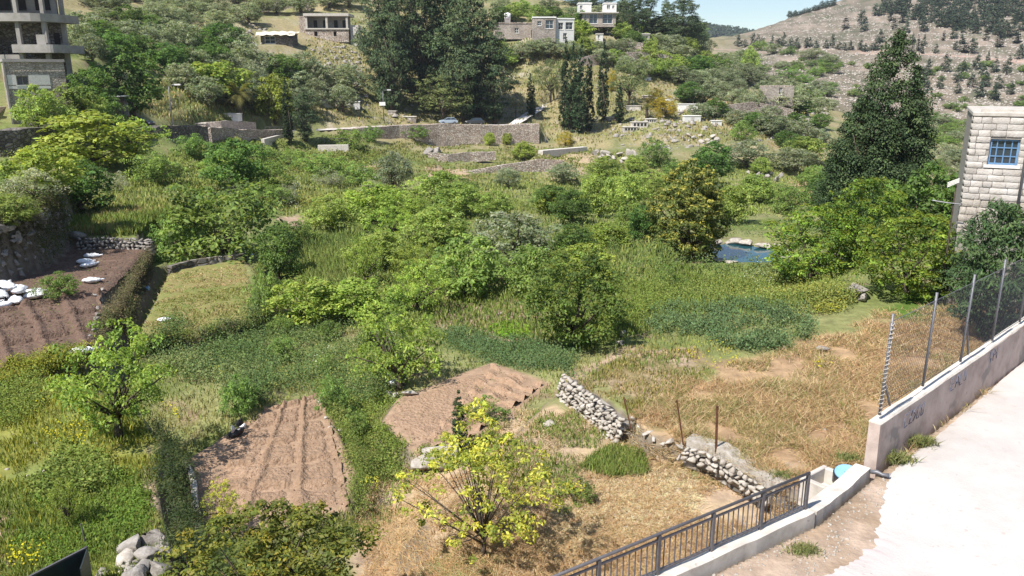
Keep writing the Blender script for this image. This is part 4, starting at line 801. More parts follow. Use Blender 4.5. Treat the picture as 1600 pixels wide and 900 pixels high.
# ------------------------------------------------------------------ ground cover nobody could count
def blades(name, pts, h, cols, label, cat='grass', lean=.35, wmin=.014, wk=.0010, clump=1.2, thin=.0, weights=None, seed=1, hn=.6):
    x, y, z = pts; r = np.random.default_rng(seed)
    nz = fbm(x, y, clump, seed + 50); keep = nz > thin + (r.random(len(x)) - .5) * .12 if thin else np.ones(len(x), bool)
    x, y, z, nz = x[keep], y[keep], z[keep], nz[keep]; n = len(x); d = np.hypot(x, y)
    hh = h * (.5 + .8 * r.random(n)) * (1 - hn / 2 + hn * nz); w = np.maximum(wmin, wk * d) * (.7 + .6 * r.random(n)); th = r.random(n) * 6.283
    ln = lean * hh * (.3 + r.random(n)); la = r.random(n) * 6.283
    b = np.stack([np.cos(th), np.sin(th), 0 * th], -1) * w[:, None]; base = np.stack([x, y, z - .02], -1); tip = base + np.stack([np.cos(la) * ln, np.sin(la) * ln, hh], -1)
    mid = base + (tip - base) * .42 + np.stack([-np.cos(la) * ln * .15, -np.sin(la) * ln * .15, hh * .06], -1)
    V = np.stack([base, mid + b * .6, tip, mid - b * .6], 1).reshape(-1, 3); F = np.arange(n * 4).reshape(-1, 4)
    cols = np.array(cols); kk = np.clip((fbm(x, y, clump * 2.5, seed + 9) * 1.6 - .3 + r.normal(0, .18, n)) * len(cols), 0, len(cols) - 1).astype(int) if weights is None else r.choice(len(cols), n, p=weights)
    c = np.clip(leaf_colour(cols, kk, r, .2) * 1.12, 0, .8)
    return tag(obj(name, mesh_np(name, V, F, M_grass, False, np.repeat(c, 4, 0))), label, cat, kind='stuff')
def leafy(name, pts, h, size, cols, label, cat='plants', aspect=.5, per=5, thin=0, clump=1.0, seed=1, sz_k=.0016, up=.5, mat=None, top=.5):
    x, y, z = pts; r = np.random.default_rng(seed); nz = fbm(x, y, clump, seed + 50)
    if thin: k = nz > thin + (r.random(len(x)) - .5) * .1; x, y, z, nz = x[k], y[k], z[k], nz[k]
    n = len(x); ci = np.repeat(np.arange(n), per); m = len(ci); d = np.hypot(x, y)[ci]
    hh = (h * (.5 + .8 * nz) * (.3 + 1.0 * r.random(n)))[ci]; q = r.random(m) ** top
    P = np.stack([x[ci] + r.normal(0, .10, m) * (1 + h), y[ci] + r.normal(0, .10, m) * (1 + h), z[ci] + hh * q], -1)
    V, F = leaf_quads(P, unit(r.normal(0, .6, (m, 3)) + np.array([0, 0, up])), np.maximum(size, sz_k * d), aspect, r)
    cols = np.array(cols); kk = np.clip((fbm(x, y, clump * 3, seed + 9) * 1.5 - .25 + r.normal(0, .15, n)) * len(cols), 0, len(cols) - 1).astype(int)[ci]
    return tag(obj(name, mesh_np(name, V, F, mat or M_grass, False, np.repeat(np.clip(leaf_colour(cols, kk, r, .2) * 1.2, 0, .8), 4, 0))), label, cat, kind='stuff')
S = scatter_px
cST = [(.49, .355, .20), (.42, .285, .155), (.35, .225, .12), (.55, .43, .265)]; cGR = [(.15, .20, .045), (.195, .24, .06), (.11, .155, .038), (.245, .265, .08)]; cYG = [(.24, .25, .045), (.17, .21, .04), (.30, .28, .05), (.12, .16, .03)]
cDK = [(.10, .155, .055), (.135, .19, .068), (.08, .125, .048), (.175, .215, .085)]
blades('dry_grass', S([(985, 655), (1060, 605), (1130, 570), (1300, 520), (1400, 480), (1700, 470), (1420, 725), (1300, 765), (1190, 755), (1060, 690)], 66000), .22, cST[:2] + [(.24, .225, .085), (.17, .19, .06)] + cST[::-1] + [(.36, .25, .15)], 'tall dry straw coloured grass on the plot behind the concrete wall', lean=1.6, seed=2, wmin=.008, wk=.0006, hn=1.5, thin=.385)
blades('dry_grass', S([(560, 920), (555, 770), (640, 710), (820, 640), (900, 620), (1000, 670), (1190, 760), (1270, 785), (1250, 815), (1090, 900), (960, 960), (820, 960)], 60000), .13, cST + [(.24, .20, .09)], 'short dry grass around the lemon tree', lean=2.0, seed=3, thin=.36, wmin=.010, wk=.0008)
blades('dry_grass', S([(820, 870), (890, 770), (960, 740), (1090, 745), (1100, 790), (960, 860)], 17000), .07, [(.66, .56, .40), (.58, .48, .32)], 'pale flattened straw in front of the railing', lean=4.0, seed=4)
blades('low_grass', S([(190, 640), (205, 530), (420, 420), (900, 380), (1340, 400), (1360, 470), (1150, 560), (900, 600), (640, 780), (560, 860), (330, 840), (260, 700)], 36000), .22, cGR + [(.26, .24, .09)], 'short green grass between the garden plots', seed=41, clump=1.5)
blades('grass', S([(905, 735), (950, 700), (1000, 705), (1015, 740), (960, 755)], 3500), .25, cGR, 'green grass patch beside the pale straw', seed=5)
blades('grass', S([(700, 700), (760, 640), (880, 640), (960, 680), (900, 760), (800, 780)], 7000), .2, cGR + cST[:1], 'mixed green and dry grass right of the lemon tree', seed=6, thin=.45)
blades('grass', S([(880, 590), (980, 540), (1090, 545), (1130, 590), (1000, 655)], 9000), .13, [(.22, .20, .06), (.36, .28, .14), (.17, .19, .045)], 'thin grass on the bare plot above the loose stone wall', seed=7, thin=.47)
blades('meadow', S([(-200, 1000), (-200, 575), (110, 560), (225, 620), (250, 690), (255, 800), (280, 1000)], 48000), .20, cYG + cGR[:2], 'yellow green weeds over the left field', seed=8, thin=.36, wmin=.011)
leafy('clover', S([(20, 850), (40, 790), (110, 720), (200, 735), (235, 800), (200, 850), (80, 880)], 11000), .13, .07, [(.12, .19, .035), (.15, .215, .045), (.09, .15, .03)], 'low green clover around the small sapling', 'clover', per=4, seed=9, thin=.40, aspect=.7)
leafy('field_weeds', S([(45, 765), (100, 705), (175, 715), (160, 760), (90, 800)], 1100), .42, .10, cGR, 'broad leaved green weeds behind the sapling', 'weeds', per=7, seed=10, thin=.4)
leafy('field_weeds', S([(-200, 660), (-200, 600), (60, 590), (80, 640), (30, 670)], 1800), .5, .08, cGR, 'tall soft weeds at the left edge of the field', 'weeds', per=8, seed=11)
leafy('bean_plants', S([(215, 560), (260, 520), (330, 500), (400, 492), (428, 530), (430, 610), (380, 640), (330, 600), (260, 590)], 3400), .6, .10, cDK, 'dense dark green bean plants below the mown plot', 'bean plants', per=9, seed=12, up=.3, thin=.33)
leafy('bean_plants', S([(1000, 500), (1060, 475), (1180, 470), (1275, 490), (1270, 540), (1170, 560), (1090, 530), (1010, 522)], 3000), .5, .10, [(.10, .155, .07), (.13, .19, .085), (.08, .125, .056), (.17, .215, .09)], 'tall dark green bean field above the dry plot', 'bean plants', per=9, seed=13, up=.3, thin=.42, clump=.7)
leafy('bean_plants', S([(690, 545), (680, 510), (760, 525), (850, 545), (905, 555), (890, 590), (780, 580), (730, 560)], 2000), .42, .09, [(.10, .155, .065), (.13, .19, .08)], 'blue green bean rows beside the dense dark tree', 'bean plants', per=7, seed=14, up=.3)
leafy('garden_weeds', S([(400, 620), (420, 500), (560, 480), (640, 500), (650, 600), (560, 640), (480, 610)], 5200), .6, .09, cGR + cDK, 'overgrown green weeds between plots in the middle garden', 'weeds', per=6, seed=15, thin=.36, clump=1.6)
leafy('garden_weeds', S([(508, 620), (560, 600), (640, 640), (600, 660), (650, 710), (620, 760), (570, 740)], 2200), .34, .08, cGR, 'green weeds on the strip between the two tilled beds', 'weeds', per=7, seed=16, thin=.35)
leafy('lettuce_bed', S([(765, 515), (790, 503), (828, 512), (828, 527), (790, 530)], 420), .16, .16, [(.16, .27, .03), (.20, .30, .04)], 'bright green lettuce bed left of the dense dark tree', 'lettuce', per=6, seed=17, aspect=.8)
leafy('garden_weeds', S([(950, 545), (940, 470), (1050, 430), (1250, 430), (1350, 450), (1340, 480), (1280, 500), (1100, 470), (1000, 500)], 5200), .5, .10, cGR + [(.24, .25, .05)], 'mixed green weeds above the bean field', 'weeds', per=6, seed=18, thin=.34, clump=1.5)
blades('grass', S([(400, 480), (440, 370), (520, 330), (1000, 330), (1100, 420), (1300, 430), (1340, 470), (900, 540), (640, 520)], 36000), .36, cGR, 'green grass between the orchard trees', seed=19, clump=2.5, wk=.0013)
blades('tall_grass', S([(455, 430), (470, 375), (560, 365), (590, 400), (545, 450), (490, 445)], 9000), .8, [(.16, .21, .055), (.20, .235, .07), (.13, .18, .05)], 'tall soft grass meadow left of the slim upright tree', seed=20, clump=2)
leafy('orchard_undergrowth', S([(440, 470), (470, 400), (650, 330), (1000, 300), (1250, 300), (1300, 430), (1180, 440), (1000, 440), (860, 480), (640, 470)], 7500), .8, .12, cGR + cDK, 'leafy undergrowth between the orchard trees', 'undergrowth', per=6, seed=21, thin=.42, clump=4, sz_k=.002)
blades('grass', S([(110, 345), (240, 240), (330, 215), (560, 220), (640, 290), (1000, 250), (1300, 240), (1300, 330), (420, 340), (300, 380), (250, 372), (110, 372)], 50000), .42, [(.19, .23, .06), (.24, .27, .08), (.145, .19, .05), (.29, .29, .10)], 'green grass on the terraces below the village road', seed=22, clump=5, wk=.0013)
leafy('bank_weeds', S([(300, 330), (260, 240), (330, 220), (560, 225), (620, 260), (560, 330), (420, 330)], 4200), .75, .12, cGR + [(.22, .235, .055)], 'weeds over the bank below the village road', 'weeds', per=6, seed=23, thin=.44, clump=5, sz_k=.002)
leafy('terrace_weeds', S([(-200, 340), (-200, 240), (100, 235), (240, 230), (250, 300), (120, 345), (60, 335)], 3600), .9, .12, cGR + [(.23, .21, .08)], 'weeds covering the rocky terrace at the left edge', 'weeds', per=6, seed=24, thin=.36, clump=3)
blades('bench_grass', S([(108, 373), (118, 340), (200, 325), (290, 330), (262, 372)], 7000), .55, [(.15, .21, .05), (.19, .235, .06), (.36, .30, .14)], 'soft grass on the bench above the low stone wall', seed=25)
leafy('ditch_scrub', S([(158, 520), (170, 470), (228, 385), (252, 385), (235, 430), (200, 530)], 2600), .45, .09, [(.17, .145, .085), (.12, .12, .06), (.09, .11, .045), (.25, .20, .12)], 'brownish scrub on the bank between dark soil and mown plot', 'scrub', per=8, seed=26)
blades('mown_grass', S([(212, 528), (262, 424), (382, 404), (405, 492), (300, 518)], 15000), .13, [(.24, .23, .08), (.17, .21, .055), (.36, .29, .15), (.42, .33, .19)], 'short grass in bands on the mown plot', lean=1.2, seed=27, thin=.30, clump=1.3)
blades('terrace_grass', S([(480, 250), (530, 222), (840, 225), (1000, 235), (980, 262), (700, 290), (560, 285)], 16000), .4, [(.17, .20, .055), (.22, .22, .075), (.13, .165, .045)], 'grass on the terraces right under the long road wall', seed=44, clump=4, wk=.0012, thin=.4)
blades('slope_grass', S([(100, 185), (250, 120), (470, 70), (570, 0), (1000, 60), (1290, 175), (1290, 235), (850, 225), (560, 190), (300, 195)], 34000), .55, [(.27, .25, .09), (.20, .215, .07), (.34, .28, .13), (.15, .175, .05)], 'sunny dry grass on the slope above the village road', seed=28, clump=9, wk=.0012)
leafy('verge_tufts', S([(1015, 880), (1060, 850), (1200, 800), (1250, 830), (1150, 880)], 120), .08, .05, cGR, 'small weeds along the kerb of the road', 'weeds', per=9, seed=29, thin=.5)
for i, (px, py, n) in enumerate([(1440, 695, 46), (1405, 722, 34), (1318, 772, 34), (1255, 860, 50), (1212, 828, 20), (1575, 575, 16)]):
    p = hit(px, py); q = np.random.default_rng(i).normal(0, .13, (n * 12, 2)); x = p[0] + q[:, 0] * 1.2; y = p[1] + q[:, 1] * .8
    blades('weed_tuft', (x, y, np.maximum(gz(x, y), CZ + ROAD_Z + .03)), .24 if i < 2 else .1, [(.15, .18, .06), (.22, .22, .09), (.11, .14, .05)], ['green weed tuft at the foot of the concrete wall', 'smaller weed tuft near the end of the concrete wall', 'weeds in front of the kerb below the blue lid', 'flat weeds on the dirt verge of the road', 'small weed patch under the railing end', 'weed tuft at the foot of the far part of the concrete wall'][i], 'weeds', lean=.8, seed=60 + i)
def bank_cover(name, L, z0, z1, n, size, cols, label, cat='weeds', out=.25, seed=1, per=7):
    """plants rooted in a steep bank: leaves over the face between two levels"""
    r = np.random.default_rng(seed); L = [np.array(p[:2], float) for p in L]; seg = [np.linalg.norm(b - a) for a, b in zip(L[:-1], L[1:])]; tot = sum(seg); S_ = r.random(n) * tot; X = np.empty((n, 3)); k = 0
    cum = np.cumsum([0] + seg)
    for i, s_ in enumerate(S_):
        j = min(int(np.searchsorted(cum, s_, 'right')) - 1, len(seg) - 1); t = (s_ - cum[j]) / seg[j]; d = (L[j + 1] - L[j]) / seg[j]; h = r.random(); o = r.normal(0, .12) + out * (1 - h)
        p = L[j] + (L[j + 1] - L[j]) * t + np.array([d[1], -d[0]]) * o; X[i] = (p[0], p[1], z0 + (z1 - z0) * h)
    ci = np.repeat(np.arange(n), per); m = len(ci); nz = fbm(X[:, 0] + X[:, 2], X[:, 1], .9, seed); P = X[ci] + r.normal(0, 1, (m, 3)) * (.06 + .12 * nz[ci])[:, None]
    V, F = leaf_quads(P, unit(r.normal(0, .6, (m, 3)) + np.array([.1, -.3, .5])), np.maximum(size, .0016 * np.hypot(P[:, 0], P[:, 1])), .4, r); cols = np.array(cols)
    kk = np.clip((nz * 1.6 - .3 + r.normal(0, .15, n)) * len(cols), 0, len(cols) - 1).astype(int)[ci]
    return tag(obj(name, mesh_np(name, V, F, M_grass, False, np.repeat(leaf_colour(cols, kk, r, .2), 4, 0))), label, cat, kind='stuff')
cBK = [(.10, .095, .05), (.15, .13, .075), (.20, .17, .10), (.11, .13, .05)]
bank_cover('bank_scrub', [atz(a, b, -10.5) for a, b in ((238, 384), (215, 420), (185, 468), (163, 502), (152, 552))], CZ - 12.0, CZ - 10.3, 2600, .08, cBK, 'brown and olive scrub on the bank dropping from dark soil to ditch', 'scrub', out=.5, seed=3, per=8)
bank_cover('bank_weeds', [atz(a, b, -11.9) for a, b in ((500, 610), (530, 665), (566, 738), (552, 802))], CZ - 11.9, CZ - 11.3, 900, .07, cGR, 'green weeds along the right bank of the near tilled bed', out=-.15, seed=4)
bank_cover('cliff_weeds', [atz(a, b, -10.5) for a, b in ((-140, 449), (-20, 446), (62, 421), (108, 386))], CZ - 10.3, CZ - 6.9, 4200, .10, cBK + [(.13, .165, .045), (.10, .13, .04), (.16, .18, .06)], 'dry and green tufts rooted in the rock face at left', out=.1, seed=5)
bank_cover('plot_bank_weeds', [atz(a, b, -11.7) for a, b in ((404, 418), (413, 494), (300, 522), (204, 533))], CZ - 12.1, CZ - 11.4, 1300, .08, cGR + cBK[:2], 'weeds on the low bank round the mown plot', out=.15, seed=6)
leafy('edge_weeds', S([(-140, 618), (-100, 596), (0, 578), (150, 540), (165, 552), (120, 580), (0, 606)], 1500, bare=False), .42, .08, cYG + cGR, 'weeds along the near edge of the dark soil', 'weeds', per=8, seed=45)
leafy('edge_weeds', S([(595, 660), (640, 700), (700, 712), (690, 722), (620, 706), (580, 670)], 500, bare=False), .25, .07, cGR + [(.3, .25, .13)], 'weeds along the near edge of the upper tilled bed', 'weeds', per=7, seed=46)
leafy('edge_weeds', S([(500, 612), (560, 640), (590, 690), (575, 770), (550, 740), (530, 680)], 700, bare=False), .3, .07, cGR, 'weeds between the near tilled bed and its stony edge', 'weeds', per=7, seed=47)
# flowers and rubbish-sized stones
def flecks(name, zones, size, cols, label, cat, h=.3, seed=1):
    r = np.random.default_rng(seed); X = []; 
    for poly, n in zones: x, y, z = S(poly, n); k = fbm(x, y, 1.2, seed) > .45; X.append(np.stack([x[k], y[k], z[k]], -1))
    P = np.concatenate(X); P[:, 2] += h * (.5 + r.random(len(P))); d = np.hypot(P[:, 0], P[:, 1])
    V, F = leaf_quads(P, unit(r.normal(0, .5, P.shape) + np.array([0, -.3, 1])), np.maximum(size, .0011 * d), .9, r)
    tag(obj(name, mesh_np(name, V, F, M_grass, False, np.repeat(leaf_colour(np.array(cols), r.integers(0, len(cols), len(P)), r, .12), 4, 0))), label, cat, kind='stuff')
flecks('yellow_flowers', [([(0, 900), (20, 855), (80, 865), (60, 900)], 110), ([(0, 660), (0, 580), (120, 570), (130, 650)], 260), ([(60, 690), (110, 640), (160, 660), (130, 720)], 200), ([(320, 590), (350, 570), (350, 600)], 60), ([(240, 640), (290, 640), (280, 665)], 80), ([(1000, 490), (1030, 470), (1030, 500)], 50), ([(1280, 490), (1320, 470), (1320, 500)], 70), ([(1060, 560), (1120, 530), (1170, 560), (1110, 600)], 130), ([(1250, 575), (1300, 560), (1300, 590)], 70)], .05, [(.62, .55, .03), (.50, .47, .04)], 'yellow wild flowers dotted through the weeds', 'flowers', seed=3)
flecks('white_flowers', [([(430, 330), (470, 280), (470, 330)], 260), ([(560, 470), (520, 420), (640, 380), (680, 410)], 320), ([(490, 590), (520, 540), (530, 590)], 120), ([(1120, 430), (1230, 415), (1300, 440), (1180, 460)], 300), ([(250, 320), (300, 240), (330, 250), (310, 320)], 160), ([(340, 310), (380, 285), (385, 310)], 160)], .06, [(.55, .58, .46), (.42, .47, .34)], 'tiny white flower heads among the weeds', 'flowers', h=.6, seed=4)
def pebbles(name, zones, s0, s1, mats, label, cat, seed=1, k=.0, bare=True):
    r = np.random.default_rng(seed); base = np.array([(1, 0, 0), (-1, 0, 0), (0, 1, 0), (0, -1, 0), (0, 0, 1), (.6, .6, .55), (-.6, .6, .5), (-.6, -.6, .6), (.6, -.6, .5)], float)
    tri = np.array([(0, 5, 8), (2, 6, 5), (1, 7, 6), (3, 8, 7), (4, 5, 6), (4, 6, 7), (4, 7, 8), (4, 8, 5), (0, 2, 5), (2, 1, 6), (1, 3, 7), (3, 0, 8)])
    X = np.concatenate([np.stack(S(p, n, r, bare), -1) for p, n in zones]); n = len(X); d = np.hypot(X[:, 0], X[:, 1])
    s = (s0 + (s1 - s0) * r.random(n) ** 2.5) + k * d; th = r.random(n) * 6.28
    B = base[None] * (1 + r.normal(0, .22, (n, 9, 1))) * s[:, None, None] * np.stack([np.ones(n), .6 + .5 * r.random(n), .45 + .5 * r.random(n)], -1)[:, None]
    c, q = np.cos(th)[:, None], np.sin(th)[:, None]; V = np.stack([B[..., 0] * c - B[..., 1] * q, B[..., 0] * q + B[..., 1] * c, B[..., 2]], -1) + X[:, None]
    F = (tri[None] + (np.arange(n) * 9)[:, None, None]).reshape(-1, 3)
    tag(obj(name, mesh_np(name, V.reshape(-1, 3), F, mats, False, k=3)), label, cat, kind='stuff')
pebbles('hillside_rocks', [([(1150, 75), (1200, 33), (1300, 8), (1400, -2), (1660, -2), (1660, 180), (1420, 200), (1300, 170), (1130, 110)], 9000)], .1, .5, M_pale, 'countless pale rocks strewn over the far hill', 'rocks', seed=1, k=.0006)
pebbles('slope_rocks', [([(430, 110), (470, 80), (570, 65), (580, 170), (530, 160)], 420), ([(620, 140), (690, 80), (800, 90), (800, 180), (620, 180)], 300), ([(940, 210), (1000, 150), (1100, 140), (1290, 180), (1290, 240), (1100, 230), (990, 250)], 620), ([(330, 30), (420, 40), (400, 80), (320, 75)], 160), ([(930, 120), (1000, 75), (1120, 100), (1200, 140), (1060, 130)], 260), ([(1180, 180), (1290, 170), (1290, 220)], 160)],   .1, .8, M_rock, 'pale rocks breaking through the slope above the road', 'rocks', seed=2, k=.0003)
pebbles('field_stones', [([(560, 900), (640, 740), (900, 640), (1190, 770), (1100, 840), (900, 900)], 90), ([(1000, 900), (1300, 760), (1360, 740), (1260, 860), (1150, 900)], 160), ([(0, 900), (0, 600), (230, 640), (260, 850)], 60), ([(990, 660), (1400, 560), (1380, 700), (1200, 750)], 50), ([(300, 800), (420, 650), (560, 780)], 60), ([(1280, 900), (1600, 600), (1600, 900)], 90)], .015, .07, M_pale, 'small stones scattered over the near plots and verge', 'stones', seed=3)
pebbles('soil_clods', [([(300, 810), (415, 640), (505, 614), (560, 735), (548, 792)], 900), ([(598, 655), (640, 622), (768, 573), (850, 603), (715, 700), (655, 703)], 800)], .012, .07, M_soil, 'loose clods on the two near tilled beds', 'clods', seed=5, bare=False)
pebbles('soil_clods', [([(-80, 590), (148, 546), (160, 455), (234, 387), (112, 389), (-60, 494)], 900)], .02, .11, M_soil_dark, 'loose clods on the dark soil at left', 'clods', seed=6, bare=False)
pebbles('road_grit', [([(1230, 900), (1300, 800), (1380, 745), (1440, 710), (1420, 760), (1330, 850), (1280, 900)], 700), ([(1300, 900), (1600, 580), (1600, 900)], 260), ([(1060, 900), (1260, 810), (1350, 750), (1250, 860), (1180, 900)], 500)], .006, .035, M_pale, 'grit along the broken edge of the road', 'grit', seed=7, bare=False)
leafy('seedlings', S([(598, 655), (640, 622), (768, 573), (850, 603), (715, 700), (655, 703)], 140, bare=False), .08, .05, cGR, 'scattered seedlings on the upper tilled bed', 'seedlings', per=5, seed=71, thin=.5)
leafy('seedlings', S([(-60, 590), (148, 546), (234, 387), (112, 389), (-40, 494)], 240, bare=False), .12, .06, cGR, 'scattered weeds sprouting on the dark soil', 'weeds', per=5, seed=72, thin=.55)

# ------------------------------------------------------------------ near walls, kerb, railing, fence
def along(L, s):                   # point on polyline at arc length s
    for a, b in zip(L[:-1], L[1:]):
        a = np.array(a, float); b = np.array(b, float); l = np.linalg.norm(b - a)
        if s <= l: return a + (b - a) * s / l
        s -= l
    return np.array(L[-1], float)
def wall_ribbon(name, L, bots, th, mat, parent=None, step=.5, rag=.03, side=1):
    """a wall along a polyline of top points, each with its foot level; thickness th behind the face"""
    P = []; B = []
    for (a, b), (ba, bb) in zip(zip(L[:-1], L[1:]), zip(bots[:-1], bots[1:])):
        a = np.array(a, float); b = np.array(b, float); n = max(int(np.linalg.norm(b - a) / step), 1)
        for k in range(n): P.append(a + (b - a) * k / n); B.append(ba + (bb - ba) * k / n)
    P.append(np.array(L[-1], float)); B.append(bots[-1]); P = np.array(P); B = np.array(B)
    D = np.gradient(P[:, :2], axis=0); D /= np.linalg.norm(D, axis=1)[:, None]; Nn = np.stack([D[:, 1], -D[:, 0]], -1) * side
    P[:, 2] += (fbm(P[:, 0], P[:, 1], step * 3, 3) - .5) * rag * 2; j = (fbm(P[:, 0], P[:, 1], step * 2, 8) - .5) * rag
    f = P[:, :2] + Nn * j[:, None]; bk = P[:, :2] - Nn * th
    rows = [np.c_[bk, B], np.c_[bk, P[:, 2]], np.c_[f, P[:, 2]], np.c_[f + Nn * .02, (P[:, 2] + B) / 2 + .0], np.c_[f + Nn * .04, B]]
    X = np.stack(rows, 0); n = len(P); V = X.reshape(-1, 3); i = np.arange(4)[:, None] * n + np.arange(n - 1)[None]
    F = np.stack([i, i + n, i + n + 1, i + 1], -1).reshape(-1, 4).tolist()
    m = MB(); m.v = [tuple(map(float, q)) for q in V]; m.f = [tuple(q) for q in F] + [tuple(k * n for k in range(5)), tuple(k * n + n - 1 for k in range(4, -1, -1))]
    return m.build(name, mat, parent)
RZ = CZ + ROAD_Z
# kerb
kb = wall_ribbon('kerb', [(-8, 5.6, RZ + .2), (2.5, 12.4, RZ + .2), (6.28, 14.86, RZ + .2)], [RZ - 1.2] * 3, .34, M_conc, step=.3, rag=.05); tag(kb, kind='structure')
kb = wall_ribbon('kerb', [(6.33, 14.92, RZ + .17), (7.4, 15.95, RZ + .15), (8.32, 16.9, RZ + .14)], [RZ - 1.2] * 3, .36, M_conc, step=.25, rag=.07); tag(kb, kind='structure')
# railing on the kerb
u = np.array([.839, .545]); Nrm = np.array([.545, -.839]); E = np.array([6.2, 14.85]) - Nrm * .17
rail = thing('railing', 'grey steel railing with thin balusters along the kerb at the bottom', 'railing', (E[0], E[1], RZ + .2))
def rl(s, z, o=0): return (-u[0] * s + Nrm[0] * o, -u[1] * s + Nrm[1] * o, z)
NP = 8
bar_m = MB().bar((0, 0, .09), (0, 0, .70), .018, .018).mesh('baluster', M_steel); post_m = MB().box(-.032, .032, -.032, .032, -.02, .81).mesh('post', M_steel)
for i in range(NP):
    o = obj('post', post_m, rail); o.location = rl(i * 1.38, 0); o.rotation_euler = (0, 0, math.atan2(u[1], u[0]))
    if i < NP - 1:
        for k in range(1, 10): b = obj('baluster', bar_m, rail); b.location = rl(i * 1.38 + k * 1.38 / 10, 0); b.rotation_euler = (0, 0, math.atan2(u[1], u[0]))
tag(MB().tube([rl(-.03, .84), rl((NP - 1) * 1.38, .84)], .03, 10).build('handrail', M_steel, rail, True), 'grey handrail with a rusty worn top')
for i in range(NP - 1):
    MB().bar(rl(i * 1.38 + .034, .715), rl(i * 1.38 + 1.346, .715), .03, .04).build('upper_rail', M_steel, rail); MB().bar(rl(i * 1.38 + .034, .08), rl(i * 1.38 + 1.346, .08), .03, .04).build('lower_rail', M_steel, rail)
# plastered wall carrying the wire fence
WL = [(8.5, 17.1, RZ + 1.15), (10.0, 18.5, RZ + 1.15), (13.0, 21.25, RZ + 1.22), (16.7, 24.7, RZ + 1.3), (21.5, 29.2, RZ + 1.38)]
pw = thing('plastered_wall', 'weathered pinkish plastered wall along the white road with scrawled graffiti', 'wall', (8.5, 17.1, RZ))
w = wall_ribbon('plaster', WL, [RZ - .6] * 5, .26, M_plaster, step=.4, rag=.05); w.parent = pw; w.matrix_parent_inverse = Matrix.Translation((-8.5, -17.1, -RZ))
cap = wall_ribbon('coping', [(a - .02, b + .02, c + .035) for a, b, c in WL], [c - .01 for a, b, c in WL], .24, M_conc, step=.3, rag=.03); cap.parent = pw; cap.matrix_parent_inverse = w.matrix_parent_inverse
# illegible scrawls, sprayed in blue grey
M_spray = surface('spray_paint', [(.10, .11, .16), (.15, .155, .20)], scale=9, bump=0)
def scrawl(s0, h0, strokes, k):
    wl = [p[:2] for p in WL]; m = MB()
    for st in strokes:
        pts = []
        for a, b in st:
            p = along(wl, s0 + a * k); q = along(wl, s0 + a * k + .05); d = (q - p) / .05; n = np.array([d[1], -d[0]]); p = p + n * .045; pts.append((p[0] - 8.5, p[1] - 17.1, h0 + b * k))
        m.tube(pts, .011, 4)
    m.build('graffiti', M_spray, pw)
scrawl(1.35, .62, [[(.5, .9), (.1, .9), (0, .5), (.1, .05), (.5, .1)], [(.7, .9), (1.1, .9), (.7, .1), (1.15, .1)], [(1.6, .9), (1.3, .7), (1.6, .45), (1.3, .1)], [(1.8, .9), (1.85, .1), (2.15, .1), (2.2, .9)], [(2.4, .9), (2.45, .1), (2.75, .15), (2.8, .9)]], .42)
scrawl(4.3, .75, [[(.5, .9), (0, .9), (0, .1), (.5, .1)], [(0, .5), (.4, .5)], [(.7, .1), (.95, .9), (1.38, .1)], [(.8, .4), (1.1, .4)], [(1.4, .9), (1.4, .1), (1.8, .1)], [(2.0, .9), (2.05, .2), (2.4, .2), (2.4, .9)]], .45)
scrawl(7.2, .8, [[(0, .9), (.3, .1), (.6, .9)], [(.8, .1), (.85, .9), (1.38, .5), (.85, .45)], [(1.5, .9), (1.5, .1)]], .45)
fence = thing('wire_fence', 'tall wire mesh fence on steel posts standing on the plastered wall', 'fence', (8.5, 17.1, RZ))
wl2 = [p[:2] for p in WL]; ps = []
for i, s in enumerate((.22, 2.75, 5.3, 7.85, 10.4, 12.95, 15.5)):
    p = along(wl2, s); d = along(wl2, s + .05) - p; d /= np.linalg.norm(d); n = np.array([-d[1], d[0]]); p = p + n * .13; ps.append((p, d, n))
    z0 = 1.386 + s * .009; lean = .05 + .03 * (i % 3)
    q = (p[0] - 8.5, p[1] - 17.1); t = (q[0] + d[0] * lean, q[1] + d[1] * lean, z0 + 2.35)
    MB().tube([(q[0], q[1], z0 - .1), t], .034, 8).build('post', M_galv, fence, True)
    if i in (0, 2, 4): sgn = 1; MB().tube([(q[0] + d[0] * .55, q[1] + d[1] * .55, z0 - .02), (q[0] + d[0] * .03, q[1] + d[1] * .03, z0 + (.75 if i == 0 else 1.1))], .026, 6).build('brace', M_galv, fence, True)
def mesh_panel(a, b):
    (p, d, n), (q, d2, n2) = a, b; L = float(np.linalg.norm(q - p)); dx = (q - p) / L; m = MB(); H = 2.1; st = .11
    k = -H
    while k < L:
        for sg in (1, -1):
            a0 = max(k, 0); a1 = min(k + H, L); h0 = a0 - k; h1 = a1 - k
            if sg < 0: h0, h1 = H - h0, H - h1
            A = p + dx * a0; B = p + dx * a1; m.bar((A[0] - 8.5, A[1] - 17.1, 1.45 + h0), (B[0] - 8.5, B[1] - 17.1, 1.45 + h1), .004, .004)
        k += st
    m.build('wire_mesh', M_galv, fence)
    for h in (1.42, 3.56): m2 = MB().bar((p[0] - 8.5, p[1] - 17.1, h), (q[0] - 8.5, q[1] - 17.1, h), .012, .012).build('tension_wire', M_galv, fence)
for a, b in zip(ps[:-1], ps[1:]): mesh_panel(a, b)
# rope twisted round the first post
p, d, n = ps[0]; MB().tube([(p[0] - 8.5 + .055 * math.cos(t * 2.2) + d[0] * .05 * t / 60, p[1] - 17.1 + .055 * math.sin(t * 2.2), 1.3 + t * .037) for t in range(62)], .012, 4).build('twisted_rope', M_conc, fence, True)

